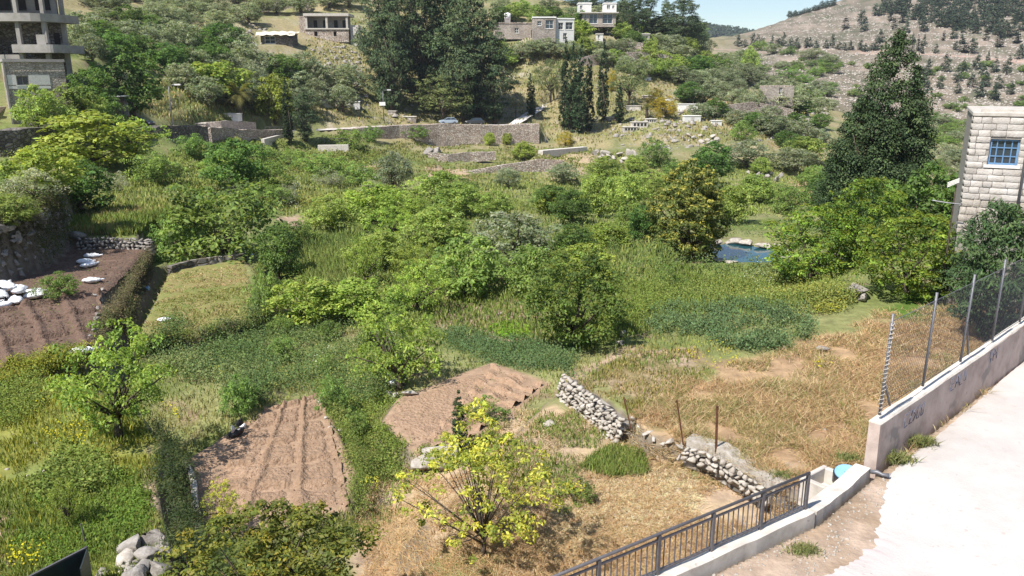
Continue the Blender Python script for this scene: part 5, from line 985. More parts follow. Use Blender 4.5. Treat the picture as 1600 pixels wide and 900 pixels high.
# ------------------------------------------------------------------ loose stone walls
def dry_wall(label, L, zb, zt, size, meshes, seed, lean=.22, name='stone_wall', cap=True, core=M_rubble_dk):
    r = random.Random(seed); o = np.array([L[0][0], L[0][1], zb]); root = thing(name, label, 'stone wall', o); tot = sum(np.linalg.norm(np.array(b) - np.array(a)) for a, b in zip(L[:-1], L[1:]))
    z = zb; row = 0
    while z < zt:
        hgt = size * r.uniform(.75, 1.05); s = -r.uniform(0, .5) * size
        while s < tot:
            wd = size * r.uniform(.55, 1.7); p = along(L, min(max(s + wd / 2, 0), tot)); d = along(L, min(s + wd / 2 + .1, tot)) - along(L, max(min(s + wd / 2, tot) - .1, 0)); d = d / (np.linalg.norm(d) + 1e-6); n = np.array([d[1], -d[0]])
            back = (z - zb) * lean + r.uniform(-.07, .07)
            place('stone', r.choice(meshes), (p[0] - n[0] * back - o[0], p[1] - n[1] * back - o[1], z + hgt / 2 - o[2]), (wd * 1.08, size * r.uniform(.9, 1.3), hgt * r.uniform(.8, 1.385)), (r.uniform(-.4, .4), r.uniform(-.35, .35), math.atan2(d[1], d[0]) + r.uniform(-.5, .5)), root)
            s += wd
        z += hgt * .86; row += 1
    cl = []
    for t in (0.02, .25, .5, .75, .98):
        p = along(L, t * tot); d = along(L, min(t * tot + .1, tot)) - along(L, t * tot - .1 if t > .5 else t * tot); d = d / np.linalg.norm(d); cl.append((p[0] - d[1] * (.14 + (zt - zb) * lean), p[1] + d[0] * (.14 + (zt - zb) * lean), zt - .1))
    c = wall_ribbon('rubble_core', cl, [zb - .2] * 5, .3, core, step=.25, rag=.1, side=1); c.parent = root; c.matrix_parent_inverse = Matrix.Translation(tuple(-o)); 
    for v in c.data.vertices: pass
    c.location = (0, 0, -.03)
    return root
def wz(z, *pts): return [tuple(atz(a, b, z)[:2]) for a, b in pts]
A1 = wz(-9.8, (891, 588), (905, 602), (935, 622), (965, 644), (984, 660))
def shift(L, k):
    out = []
    for i, p in enumerate(L): d = np.array(L[min(i + 1, len(L) - 1)]) - np.array(L[max(i - 1, 0)]); d = d / np.linalg.norm(d); out.append((p[0] + d[1] * k, p[1] - d[0] * k))
    return out
dry_wall('curved loose stone wall of pale stones holding the bare plot', shift(A1, .42), CZ - 10.5, CZ - 9.76, .165, ST_PALE, 1, lean=.22)
A2 = wz(-9.8, (1072, 692), (1105, 702), (1150, 724), (1212, 764))
dry_wall('low broken stone wall with flat cement top beside rusty posts', shift(A2, .35), CZ - 10.15, CZ - 9.84, .17, ST_PALE, 2, lean=.05)
cm_ = wall_ribbon('cement_ledge', [(a, b, CZ - 9.66) for a, b in A2], [CZ - 9.9] * 4, .45, M_pale, step=.15, rag=.12); tag(cm_, 'rough pale cement ledge on top of the low broken wall', 'ledge')
A3 = wz(-9.9, (120, 376), (160, 374), (200, 376), (234, 377)); dry_wall('low dry stone wall under the grass bench, behind the dark soil', A3, CZ - 10.55, CZ - 9.9, .26, ST_GREY, 3)
# stones edging beds: one by one
def loose(pts, meshes, label_fmt, cat, grp, name, s0, s1, seed=0, sink=.25):
    r = random.Random(seed)
    for i, (px, py) in enumerate(pts):
        p = hit(px, py); s = r.uniform(s0, s1); o = place(name, r.choice(meshes), (p[0], p[1], p[2] + s * (.5 - sink) * .7), (s * r.uniform(.9, 1.5), s, s * r.uniform(.6, .9))); tag(o, label_fmt, cat, grp)
loose([(998, 668), (1012, 677), (1022, 684), (1036, 690), (1048, 686), (1064, 694), (990, 660)], ST_PALE, 'loose stone between the curved wall and the broken wall', 'stone', 'loose stones between the two walls', 'stone', .2, .38, 1)
loose([(500, 628), (506, 640), (510, 655), (516, 668), (524, 660), (530, 674), (574, 660), (580, 668)], ST_PALE, 'small stone along the right edge of the near tilled bed', 'stone', 'edging stones of the near tilled bed', 'stone', .14, .26, 2)
loose([(160, 455), (158, 470), (154, 485), (150, 500), (148, 515), (152, 492), (146, 508), (140, 528), (150, 462)], ST_GREY, 'small stone along the right edge of the dark soil', 'stone', 'edging stones of the dark soil', 'stone', .2, .4, 3)
for i, (px, py, sx, sy, sz, lab, P) in enumerate([(205, 862, .85, .6, .5, 'angular boulder at the top left of the stone heap', BOULD), (238, 850, .8, .7, .6, 'pinkish boulder at the top right of the stone heap', BOULD), (195, 882, .75, .55, .4, 'flat cream boulder at the left of the stone heap', BOULD_P), (240, 872, .7, .65, .5, 'grey boulder in the middle of the stone heap', BOULD),
    (220, 895, .65, .5, .45, 'tilted slab stone low in the stone heap', BOULD), (250, 893, .6, .5, .45, 'boulder at the lower right of the stone heap', BOULD), (226, 845, .45, .4, .3, 'small stone on top of the stone heap', BOULD), (215, 912, .8, .6, .5, 'boulder cut by the bottom edge in the stone heap', BOULD), (258, 862, .5, .5, .45, 'shaded stone leaning on the hedge end', BOULD), (160, 893, .55, .3, .2, 'flat pale stone beside the dark green sheet', BOULD_P)]):
    p = atz(px, py, -10.75); sx *= .95; sy *= .95; sz *= .95; tag(place('boulder', P[i % 5], (p[0], p[1], CZ - 10.85 + sz * .36), (sx, sy, sz), (random.uniform(-.3, .3), random.uniform(-.3, .3), random.uniform(0, 6))), lab, 'boulder')
for px, py, s, lab, P in [(690, 722, (1.5, .75, .7), 'long white boulder beside the lemon tree', BOULD_P), (662, 735, (.8, .6, .6), 'white boulder at the left end of the long boulder', BOULD_P), (612, 622, (.75, .45, .3), 'flat white rock left of the white sacks', BOULD_P), (640, 618, (.65, .4, .25), 'flat white rock right of the white sacks', BOULD_P), (952, 656, (.55, .45, .38), 'round white boulder at the foot of the curved wall', BOULD_P),
    (972, 526, (.45, .35, .4), 'white boulder at the corner of the bean field', BOULD_P), (970, 538, (.4, .3, .3), 'smaller white boulder below the one at the bean field corner', BOULD_P), (1340, 462, (.9, .6, .7), 'grey rock under the rightmost citrus tree', BOULD), (1348, 472, (.7, .5, .5), 'grey rock in the small rock heap near the citrus', BOULD), (1330, 458, (.6, .5, .5), 'left rock of the small rock heap near the citrus', BOULD),
    (782, 494, (.4, .3, .25), 'white stone on the bare patch above the lettuce bed', BOULD_P), (860, 664, (.5, .35, .2), 'flat pale stone in the grass right of the lemon tree', BOULD_P), (120, 378, (1.3, 1.0, .9), 'big grey boulder at the left end of the low stone wall', BOULD), (1284, 548, (.5, .4, .3), 'pinkish stone at the edge of the dry plot', BOULD)]:
    p = hit(px, py); tag(place('boulder', random.choice(P), (p[0], p[1], p[2] + s[2] * .3), s, (random.uniform(-.2, .2), random.uniform(-.2, .2), random.uniform(-.4, .4))), lab, 'boulder')
loose([(212, 868), (224, 858), (232, 864), (218, 880), (230, 888), (246, 882), (205, 876), (250, 872), (236, 898), (210, 890), (244, 858), (200, 893)], ST_GREY, 'small stone wedged in the stone heap by the hedge end', 'stone', 'small stones of the stone heap', 'stone', .18, .34, 9)
# rock face at the left
r_ = random.Random(8)
face = thing('rocky_outcrop', 'dark broken rock face below the terrace at the left edge', 'rocks', atz(0, 445, -10.5)); fo = face.location.copy()
FL = wz(-10.5, (-140, 449), (-20, 446), (30, 434), (62, 419), (90, 398), (108, 384))
tot = sum(np.linalg.norm(np.array(b) - np.array(a)) for a, b in zip(FL[:-1], FL[1:]))
for i in range(190):
    s = r_.uniform(0, tot); h = r_.random(); p = along(FL, s); sz = r_.uniform(.22, .8)
    place('rock', r_.choice(BOULD), (p[0] + .05 - h * .05 - fo.x, p[1] - .05 + h * .1 - fo.y, h * 3.0 - .1), (sz, sz * .7, sz * r_.uniform(.6, 1)), None, face)
# rubble retaining walls farther off
def far_wall(label, pts, drop, mat=M_rubble, th=.6, name='terrace_wall', step=1.5, rag=.25, up=.25):
    L = [tuple(at(a, b, Y)) for a, b, Y in pts]; root_loc = L[0]
    bots = [z - d for (_, _, z), d in zip(L, drop)]
    o = wall_ribbon(name, [(x, y, z + up) for x, y, z in L], bots, th, mat, step=step, rag=rag); return tag(o, label, 'stone wall')
OFF = 4.4
def offs(px0, px1, n, dy, dY=-3.0):  # points along the near side of the village road
    out = []
    for i in range(n):
        px = px0 + (px1 - px0) * i / (n - 1); xs = np.array([800 + FPX * p[0] / (p[1] * cp - (p[2] - CZ) * sp) for p in FAR_ROAD]); j = np.interp(px, xs, np.arange(len(xs))); a = FAR_ROAD[int(j)]; b = FAR_ROAD[min(int(j) + 1, len(FAR_ROAD) - 1)]; t = j - int(j)
        q = np.array(a) * (1 - t) + np.array(b) * t; d = np.array(b)[:2] - np.array(a)[:2]
        if np.linalg.norm(d) < 1e-6: d = np.array(FAR_ROAD[-1])[:2] - np.array(FAR_ROAD[-2])[:2]
        d = d / np.linalg.norm(d); n_ = np.array([d[1], -d[0]]); out.append((q[0] + n_[0] * OFF, q[1] + n_[1] * OFF, q[2]))
    return out
def road_wall(label, px0, px1, n, drop, mat):
    L = offs(px0, px1, n, 0); o = wall_ribbon('retaining_wall', [(x, y, z + .35) for x, y, z in L], [z - drop for _, _, z in L], 2.2, mat, step=1.38, rag=.3); return tag(o, label, 'stone wall')
road_wall('long high rubble retaining wall holding the village road', 520, 838, 12, 4.6, M_rubble)
road_wall('low rubble wall along the village road left of the ramp', 280, 425, 8, 2.2, M_rubble)
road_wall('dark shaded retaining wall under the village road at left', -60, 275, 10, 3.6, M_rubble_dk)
far_wall('grey rubble terrace wall sloping down toward the right in mid slope', [(716, 272, 144), (760, 264, 145), (800, 257, 147), (840, 252, 148), (882, 253, 149)], [2.6, 2.8, 3.2, 3.4, 3.0])
far_wall('reddish rubble terrace wall above the straw strip', [(668, 241, 160), (700, 243, 160), (735, 240, 162), (775, 238, 163)], [2.2, 2.0, 1.8, 1.5])
far_wall('long dry stone wall high on the slope at top left', [(150, 3, 262), (250, 4, 265), (350, 0, 270), (420, 3, 272), (485, 6, 275)], [4.2, 4.2, 3.8, 4, 3.5], up=.6)
far_wall('dark stone terrace wall left of the cemetery cypress clump', [(778, 92, 246), (820, 88, 248), (880, 80, 252)], [3.5, 4, 4])
far_wall('long rubble wall below the upper houses', [(880, 72, 256), (930, 68, 260), (985, 66, 262), (1005, 68, 262)], [3.2, 3.4, 3.2, 2], up=.3)
far_wall('low rocky terrace under the white track', [(905, 92, 240), (950, 84, 245), (1000, 82, 248), (1050, 88, 250)], [2.5, 3.5, 3.8, 3.0], mat=M_rubble)
far_wall('broken rubble terrace beside the ruined house', [(1120, 168, 208), (1180, 160, 212), (1240, 172, 214)], [2, 2.4, 2])
far_wall('thin pale wall below the mulberry tree', [(300, 193, 140), (345, 190, 142), (400, 192, 150)], [1.38] * 3, mat=M_house_st, up=.1)
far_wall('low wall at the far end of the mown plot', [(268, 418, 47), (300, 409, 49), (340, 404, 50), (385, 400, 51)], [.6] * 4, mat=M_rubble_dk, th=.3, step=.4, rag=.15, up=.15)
# concrete ledges and ramp below the village road
def slab(label, a, b, wd, h, name='concrete_ledge', mat=M_conc, cat='ledge', up=0):
    A = hit(*a); B = hit(*b); d = (B - A)[:2]; l = np.linalg.norm(d); ang = math.atan2(d[1], d[0]); z = min(A[2], B[2])
    t = MB().box(0, l, 0, wd, -.6, h).mesh(name, mat); o = obj(name, t); o.location = (A[0], A[1], z + up); o.rotation_euler = (0, -math.atan2(B[2] - A[2], l) * 0, ang); bevel(o, .03); return tag(o, label, cat)
slab('long low concrete ledge on the right of the terrace walls', (848, 243), (917, 236), 1.4, .9); slab('grey concrete wall end below the ramp with railing', (497, 236), (545, 237), .5, 1.3)
slab('pale sloping ramp wall left of the slim cypress', (414, 229), (448, 214), .6, 1.38)
for i in range(2):
    a = hit(500 if i else 415, 230 if i else 212); rt = thing('ramp_railing', ['thin dark railing on the ramp left of the slim cypress', 'thin dark railing above the grey concrete wall end'][i], 'railing', a)
    for k in range(7): MB().bar((k * .9, 0, 0), (k * .9, 0, 1.6), .05, .05).build('post', M_steel, rt)
    MB().bar((0, 0, 1.6), (5.4, 0, 1.6), .05, .05).build('top_rail', M_steel, rt); MB().bar((0, 0, 1.1), (5.4, 0, 1.1), .04, .04).build('middle_rail', M_steel, rt)
# pool rim
pool = thing('pool_rim', 'rim of big pale stones around the green blue spring pool', 'pool rim', (POOL[0][0], POOL[0][1], CZ - 12.75)); po = pool.location.copy(); PL = POOL + [POOL[0]]
s = 0; tot = sum(np.linalg.norm(np.array(b) - np.array(a)) for a, b in zip(PL[:-1], PL[1:])); r_ = random.Random(3)
while s < tot:
    wd = r_.uniform(.7, 1.5); p = along(PL, s + wd / 2); d = along(PL, s + wd / 2 + .1) - p; near = p[1] < POOL[0][1] - 3
    place('stone', r_.choice(BOULD_P), (p[0] - po.x, p[1] - po.y, .02 if near else .14), (wd * 1.05, .85, .3 if near else .62), (r_.uniform(-.1, .1), r_.uniform(-.1, .1), math.atan2(d[1], d[0])), pool); s += wd
# ------------------------------------------------------------------ small things on the near ground
for px0, py0, px1, py1, lab in [(986, 664, 975, 622, 'short leaning rusty iron post at the end of the curved wall'), (1068, 690, 1058, 627, 'thin rusty iron post on the broken stone wall'), (1119, 703, 1121, 636, 'thick rusty iron post standing straight on the cement ledge')]:
    p = atz(px0, py0, -9.8 if px0 < 1000 else -9.7); q = at(px1, py1, p[1]); q[1] += .02; th = .035 if px0 > 1100 else .024
    ps_ = thing('iron_post', lab, 'post', p); d = (q - p); MB().bar((0, 0, -.1), tuple(d), th * 1.6, th * 1.6).build('shaft', M_rust, ps_); MB().box(d[0] - th, d[0] + th, d[1] - th, d[1] + th, d[2], d[2] + .02).build('top_plate', M_rust, ps_)
p = atz(1290, 752, -9.15); bx = thing('concrete_box', 'small open concrete meter box behind the kerb', 'box', p, R(38))
for nm, a in (('wall', (-.5, .5, -.38, -.26, -.6, .12)), ('wall', (-.5, .5, .26, .38, -.6, .12)), ('wall', (-.5, -.36, -.26, .26, -.6, .118)), ('wall', (.36, .5, -.26, .26, -.6, .118)), ('bottom', (-.36, .36, -.26, .26, -.6, -.25))): bevel(MB().box(*a).build(nm, M_conc, bx), .02)
p = atz(1323, 740, -9.0); ld = thing('blue_lid', 'round light blue manhole lid beside the concrete box', 'lid', p); ld.rotation_euler = (R(14), R(-6), 0)
def disc(z0, z1, r0, n=24): return [(r0 * math.cos(2 * math.pi * i / n), r0 * math.sin(2 * math.pi * i / n)) for i in range(n)]
bevel(MB().prism(disc(0, 0, .27), 0, .06).build('plate', M_blue_lid, ld), .015); MB().prism(disc(0, 0, .07), .061, .085).build('knob', M_blue_lid, ld); MB().prism(disc(0, 0, .30), -.25, -.001).build('collar', M_black, ld)
p = atz(1374, 744, -8.97); cn = thing('crushed_can', 'crushed blue grey tin can at the end of the plastered wall', 'can', p, R(-30)); cn.location.z += .06; MB().tube([(-.2, 0, .0), (-.06, .02, .02), (.06, -.02, .0), (.2, 0, .01)], [.045, .055, .04, .05], 10).build('body', M_galv, cn, True); MB().tube([(.201, 0, .01), (.215, 0, .01)], .054, 10).build('rim', M_blue, cn)
# dark green sheet fence corner
pA = atz(40, 905, -9.9); pB = atz(136, 856, -9.9); sh = thing('sheet_fence', 'dark green sheet metal fence corner at the bottom left', 'fence', pB); dv = (pA - pB)[:2]; dv = dv / np.linalg.norm(dv)
for k in range(5):
    a = k * .62; b = a + .615; m = MB(); off = .012 if k % 2 else 0; n = np.array([-dv[1], dv[0]]) * off
    m.bar((dv[0] * a + n[0], dv[1] * a + n[1], -.55), (dv[0] * b + n[0], dv[1] * b + n[1], -.55), .02, 1.1).build('sheet', M_sheet, sh)
MB().bar((0, 0, .01), (dv[0] * 3.1, dv[1] * 3.1, .01), .05, .04).build('top_rail', M_steel, sh); MB().bar((-.02, 0, -1.1), (-.02, 0, .03), .05, .05).build('corner_post', M_steel, sh)
m = MB(); m.bar((.01, -.03, -.55), (.24, -.75, -.55), .02, 1.09).build('return_sheet', M_sheet, sh)
p = atz(134, 852, -10.8); ip = thing('thin_post', 'thin dark post sticking up behind the sheet fence corner', 'post', p); MB().tube([(0, 0, 0), (-.03, 0, .55)], .02, 6).build('shaft', M_steel, ip); MB().tube([(-.03, 0, .55), (-.032, 0, .57)], .024, 6).build('cap', M_steel, ip)
# concrete channel blocks at the foot of the hedge bank
CH = [atz(a, b, -11.75) for a, b in ((283, 722), (298, 740), (304, 762), (304, 786), (309, 808), (311, 832), (313, 856))]; ch = thing('irrigation_channel', 'curved concrete irrigation channel in the shade beside the tilled bed', 'channel', CH[0])
for a, b in zip(CH[:-1], CH[1:]):
    a = a - CH[0]; b = b - CH[0]; bevel(MB().bar(tuple(a * .985 + b * .015), tuple(a * .015 + b * .985), .16, .3).build('concrete_block', M_conc, ch), .015)
# sacks
def sack_mesh(seed):
    r = np.random.default_rng(seed); m = []; n, k = 9, 10; V = []
    for i in range(n + 1):
        t = i / n; w = (math.sin(math.pi * min(max(t, .04), .96)) ** .45) * (.25 if i in (0, n) else 1)
        for j in range(k):
            a = 2 * math.pi * j / k; V.append(((t - .5) * 1.0, math.cos(a) * .29 * w * (1 + r.normal(0, .08)), math.sin(a) * .15 * w * (1 + r.normal(0, .12)) + r.normal(0, .012)))
    F = [(i * k + j, i * k + (j + 1) % k, (i + 1) * k + (j + 1) % k, (i + 1) * k + j) for i in range(n) for j in range(k)]
    mb = MB(); mb.add(V, F + [tuple(range(k - 1, -1, -1)), tuple(n * k + j for j in range(k))]); body = mb.mesh('sack', M_sack, True)
    neck = MB().tube([(.46, 0, 0), (.56, .03, .05), (.62, .05, .02)], [.06, .03, .085], 7).mesh('tied_neck', M_sack, True); return body, neck
SK = [sack_mesh(i) for i in range(5)]
def sack(loc, rz, s, label, tilt=0.0, group=None, i=[0]):
    i[0] += 1; b, n = SK[i[0] % 5]; o = thing('sack', label, 'sack', loc, rz, group, (s, s, s)); o.rotation_euler = (random.uniform(-.2, .2), tilt, rz); obj('body', b, o); obj('tied_neck', n, o); return o
sp_ = atz(10, 468, -10.5); r_ = random.Random(2)
for lay, (n, rr_) in enumerate(((9, 1.15), (6, .7), (3, .35))):
    for k in range(n):
        a = 6.28 * k / n + lay; sack((sp_[0] - .3 + rr_ * math.cos(a) * 1.38, sp_[1] + rr_ * math.sin(a), CZ - 10.3 + lay * .26), r_.uniform(0, 6.28), r_.uniform(.85, 1.05), 'white woven sack in the big heap on the dark soil at the left edge', r_.uniform(-.15, .15), 'heap of white sacks')
for px, py, rz, lab in [(57, 468, .5, 'white sack lying alone right of the sack heap'), (144, 404, .1, 'white sack lying farthest back on the dark soil'), (133, 413, .05, 'white sack lying flat left of the burnt patch'), (139, 418, .9, 'white sack lying slantwise touching the flat one by the burnt patch'), (144, 443, .2, 'white sack at the middle right of the dark soil'), (128, 556, .4, 'crumpled white sack at the near right corner of dark soil'), (3, 482, 1.0, 'white sack at the left frame edge below the heap'), (392, 402, 1.9, 'crumpled white sack at the far corner of the mown plot'), (256, 504, .2, 'small white sack on the near left part of the mown plot')]:
    p = hit(px, py); sack((p[0], p[1], p[2] + .17), rz, .95 if px < 200 else .6, lab)
def bag(px, py, label, parts):
    p = hit(px, py); o = thing('bag_heap', label, 'bags', p)
    for nm, mt, x, y, z, sx, sy, sz in parts: q = obj(nm, stone_mesh(nm, random.randrange(999), mt, cube=.3, rough=.13, sub=4), o); q.location = (x, y, z); q.scale = (sx, sy, sz)
bag(372, 682, 'shiny black and white plastic bags beside the grey green bush', [('black_bag', M_black, 0, 0, .18, .6, .5, .42), ('black_bag', M_black, .02, .25, .4, .35, .3, .4), ('white_bag', M_sack, -.1, -.15, .36, .25, .2, .3), ('white_bag', M_sack, .18, .0, .38, .2, .2, .16)])
bag(617, 613, 'grey and white plastic bags on flat rocks beside the tilled bed', [('grey_bag', M_galv, 0, .1, .3, .5, .4, .3), ('white_bag', M_sack, -.12, 0, .35, .35, .3, .25), ('grey_bag', M_black, .25, .15, .25, .3, .25, .3)])
bag(227, 452, 'small blue bucket tipped over in the dark ditch', [('bucket', M_blue, 0, 0, .15, .4, .35, .35), ('bucket_rim', M_blue_lid, .18, 0, .2, .1, .36, .36)])

# ------------------------------------------------------------------ buildings
def house_box(w, d, h, openings, th=.35):
    """four walls with real openings in the front (y=0): openings are (x0, x1, z0, z1)"""
    m = MB(); xs = sorted({0, w, *[o[0] for o in openings], *[o[1] for o in openings]}); zs = sorted({0, h, *[o[2] for o in openings], *[o[3] for o in openings]})
    for x0, x1 in zip(xs[:-1], xs[1:]):
        for z0, z1 in zip(zs[:-1], zs[1:]):
            if not any(o[0] <= x0 and x1 <= o[1] and o[2] <= z0 and z1 <= o[3] for o in openings): m.box(x0, x1, 0, th, z0, z1)
    m.box(0, w, d - th, d, 0, h); m.box(0, th, th, d - th, 0, h); m.box(w - th, w, th, d - th, 0, h); return m
def window(parent, x0, x1, z0, z1, frame=M_white, bars=(1, 1), depth=.16, name='window', fw=.07, sill=True, y=0):
    g = MB().box(x0, x1, y + depth, y + depth + .02, z0, z1).build(name, M_glass, parent)
    f = MB(); f.box(x0, x0 + fw, y + depth - .05, y + depth - .003, z0, z1).box(x1 - fw, x1, y + depth - .05, y + depth - .003, z0, z1).box(x0 + fw, x1 - fw, y + depth - .05, y + depth - .003, z0, z0 + fw).box(x0 + fw, x1 - fw, y + depth - .05, y + depth - .003, z1 - fw, z1); f.build('frame', frame, g)
    b = MB()
    for i in range(1, bars[0] + 1): x = x0 + (x1 - x0) * i / (bars[0] + 1); b.box(x - fw * .3, x + fw * .3, y + depth - .04, y + depth - .006, z0 + fw, z1 - fw)
    for i in range(1, bars[1] + 1): z = z0 + (z1 - z0) * i / (bars[1] + 1); b.box(x0 + fw, x1 - fw, y + depth - .045, y + depth - .009, z - fw * .3, z + fw * .3)
    if b.v: b.build('glazing_bar', frame, g)
    if sill: MB().box(x0 - .12, x1 + .12, y - .08, y + depth - .06, z0 - .12, z0 - .003).build('sill', M_white, g)
    return g
# stone house at the right edge
blk = [stone_mesh('stone_block', 700 + i, M_ashlar, cube=.97, rough=.04, sub=2) for i in range(6)]; rub = [stone_mesh('rubble_block', 720 + i, M_pale, cube=.8, rough=.07, sub=2) for i in range(6)]
HC = at(1524, 170, 34.0); ang = math.atan2(-.45, .89); ZB = CZ - 10.6; HH = HC[2] - ZB
h1 = thing('stone_house', 'tall stone block house with blue barred windows at the right edge', 'house', (HC[0], HC[1], ZB), ang)
WD = 6.2; zw0, zw1 = HH - 2.25, HH - 1.2; win = [(.72, 1.78, zw0, zw1), (2.75, 3.8, zw0, zw1)]
house_box(WD, 7, HH - .3, win, .4).build('wall', M_mortar, h1)
bevel(MB().box(-.06, WD + .1, -.08, 7.1, HH - .3, HH - .12).build('roof_slab', M_conc, h1), .03)
MB().box(.25, WD - .2, .1, .4, HH - .119, HH - .02).build('parapet', M_conc, h1)
for a in win: window(h1, *a, frame=M_blue, bars=(3, 2), depth=.14, fw=.075)
r_ = random.Random(4); z = HH - .32; n_st = 0; rubz = HH - 3.6
while z > rubz:
    hgt = .262; x = -.02 - r_.uniform(0, .25)
    while x < WD:
        wd = r_.uniform(.34, .66); x0 = max(x, -.02); x1 = min(x + wd, WD)
        for wx0, wx1, wz0, wz1 in win:
            if z - hgt < wz1 + .02 and z > wz0 - .14:
                if x0 < wx0 - .12 and x1 > wx0: x1 = wx0 - .01
                elif wx0 - .12 <= x0 < wx1 + .01: x0 = x1 = wx1 + .012
        if x1 - x0 > .1:
            o = place('stone_block', r_.choice(blk), ((x0 + x1) / 2, -.01, z - hgt / 2), ((x1 - x0 - .02) * 1.0, .075 * r_.uniform(.7, 1.4), hgt - .018), (0, 0, 0), h1)
        x = max(x1, x0) + .001 if x1 > x0 else x1 + .001
    z -= hgt
while z > 4.0:
    hgt = r_.uniform(.24, .34); x = -.05
    while x < 4.6:
        wd = r_.uniform(.25, .6); place('rubble_block', r_.choice(rub), (x + wd / 2, 0.02, z - hgt / 2), (wd - .02, .1, hgt - .02), (0, r_.uniform(-.03, .03), 0), h1); x += wd
    z -= hgt
z = HH - .32                       # quoins on the return wall
while z > 4: place('stone_block', r_.choice(blk), (0, .3, z - .13), (.12, .5, .24), (0, 0, 0), h1); z -= .262
MB().tube([(2.02, -.12, HH - .5), (2.02, -.15, HH - 1.0), (2.02, -.13, HH - 5)], .05, 8).build('downpipe', M_galv, h1, True); MB().tube([(1.75, -.3, HH - .28), (1.95, -.2, HH - .55), (2.02, -.15, HH - .9)], .05, 8).build('pipe_elbow', M_galv, h1, True)
bd = thing('plank_stack', 'pale planks sticking out from the left corner of the stone house', 'planks', at(1494, 288, 33.6), ang)
for k in range(4): MB().bar((-.32, -.1 + k * .07, -.12 + .05 * k), (.1, -.1 + k * .07, .12 + .04 * k), .05, .025).build('plank', M_white, bd)
MB().box(-.02, .04, .0, .05, -3.6, -.003).build('prop', M_bark, bd)
wp = thing('water_pipe', 'thin grey pipe reaching out from the stone house corner', 'pipe', at(1497, 319, 33.5), ang); MB().tube([(-.95, .05, .08), (-.4, 0, .03), (.12, 0, 0)], .025, 6).build('pipe', M_galv, wp); MB().tube([(-1.0, .05, .085), (-.95, .05, .08)], .035, 6).build('pipe_end', M_galv, wp)
# unfinished concrete building
def fpt(px, py, Y): return at(px, py, Y)
B0 = at(-60, 82, 92); zf = B0[2]; ub = thing('unfinished_building', 'unfinished concrete building with open floors and rounded balcony slab', 'building', (B0[0], 92, zf))
x1 = at(122, 50, 97.5)[0] - B0[0]
def rslab(x0, x1, dpt, rad=3.2): return [(x0, 0), (x1 - rad, 0)] + [(x1 - rad + rad * math.sin(t), rad * 1.0 - rad * math.cos(t)) for t in (.3, .6, .9, 1.2, 1.57)] + [(x1, dpt), (x0, dpt)]
z2 = at(0, 33, 92)[2] - zf; z3 = at(0, 20, 92)[2] - zf; z4 = z3 + 3.3
MB().prism(rslab(5.6, x1 + .2, 6, 1.0), -.02, .85).build('floor_slab', M_rawconc, ub); MB().prism(rslab(-3, x1 + .0, 6), z2, z3).build('floor_slab', M_rawconc, ub); MB().prism(rslab(-3, x1 - .6, 6), z4, z4 + .7).build('floor_slab', M_rawconc, ub)
for x, y in ((2.4, .5), (6.3, .35), (8.9, .9), (x1 - .6, 3.4)):
    MB().box(x - .22, x + .22, y, y + .44, -3.0 if x > 5 else -2, z2 - .003).build('column', M_rawconc, ub); MB().box(x - .2, x + .2, y + .1, y + .5, z3 + .003, z4 - .003).build('column', M_rawconc, ub)
MB().box(-3, x1 - .8, 3.4, 3.7, -3, z2 - .003).build('back_wall', M_rubble_dk, ub); MB().box(-3, x1 - 1, 3.4, 3.7, z3 + .003, z4 - .003).build('back_wall', M_rawconc, ub)
for a in ((7.2, 8.0), (8.6, 9.2)): MB().box(a[0], a[1], 3.25, 3.39, .9, 2.2).build('door_opening', M_dark, ub)  # solid dark panels on the wall, shade of the openings painted in
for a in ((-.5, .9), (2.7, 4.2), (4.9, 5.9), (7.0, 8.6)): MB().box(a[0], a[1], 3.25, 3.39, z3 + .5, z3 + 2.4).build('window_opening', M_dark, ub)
MB().box(-2, 2.0, .6, .85, -1.5, z2 - .004).build('block_wall', M_rubble, ub); MB().box(2.6, 6.0, .9, 1.1, -1.5, -.2).build('parapet_wall', M_rawconc, ub)
MB().box(-3, x1 - 2, 3.8, 5.9, -7, -.2).build('basement', M_rubble_dk, ub)
for k in range(3): MB().tube([(1.0 + k * 1.2, .2, -1.5), (1.0 + k * 1.2, .22, 2.4)], .05, 5).build('scaffold_pole', M_bark, ub)
MB().tube([(.6, .18, .6), (4.0, .18, .65)], .05, 5).build('scaffold_pole', M_bark, ub); MB().box(8.2, 9.2, .4, .46, .86, 1.9).build('railing_panel', M_rawconc, ub)
ub.location = (ub.location.x * 1.15, 92 * 1.15, CZ + (zf - CZ) * 1.15); ub.scale = (1.15,) * 3
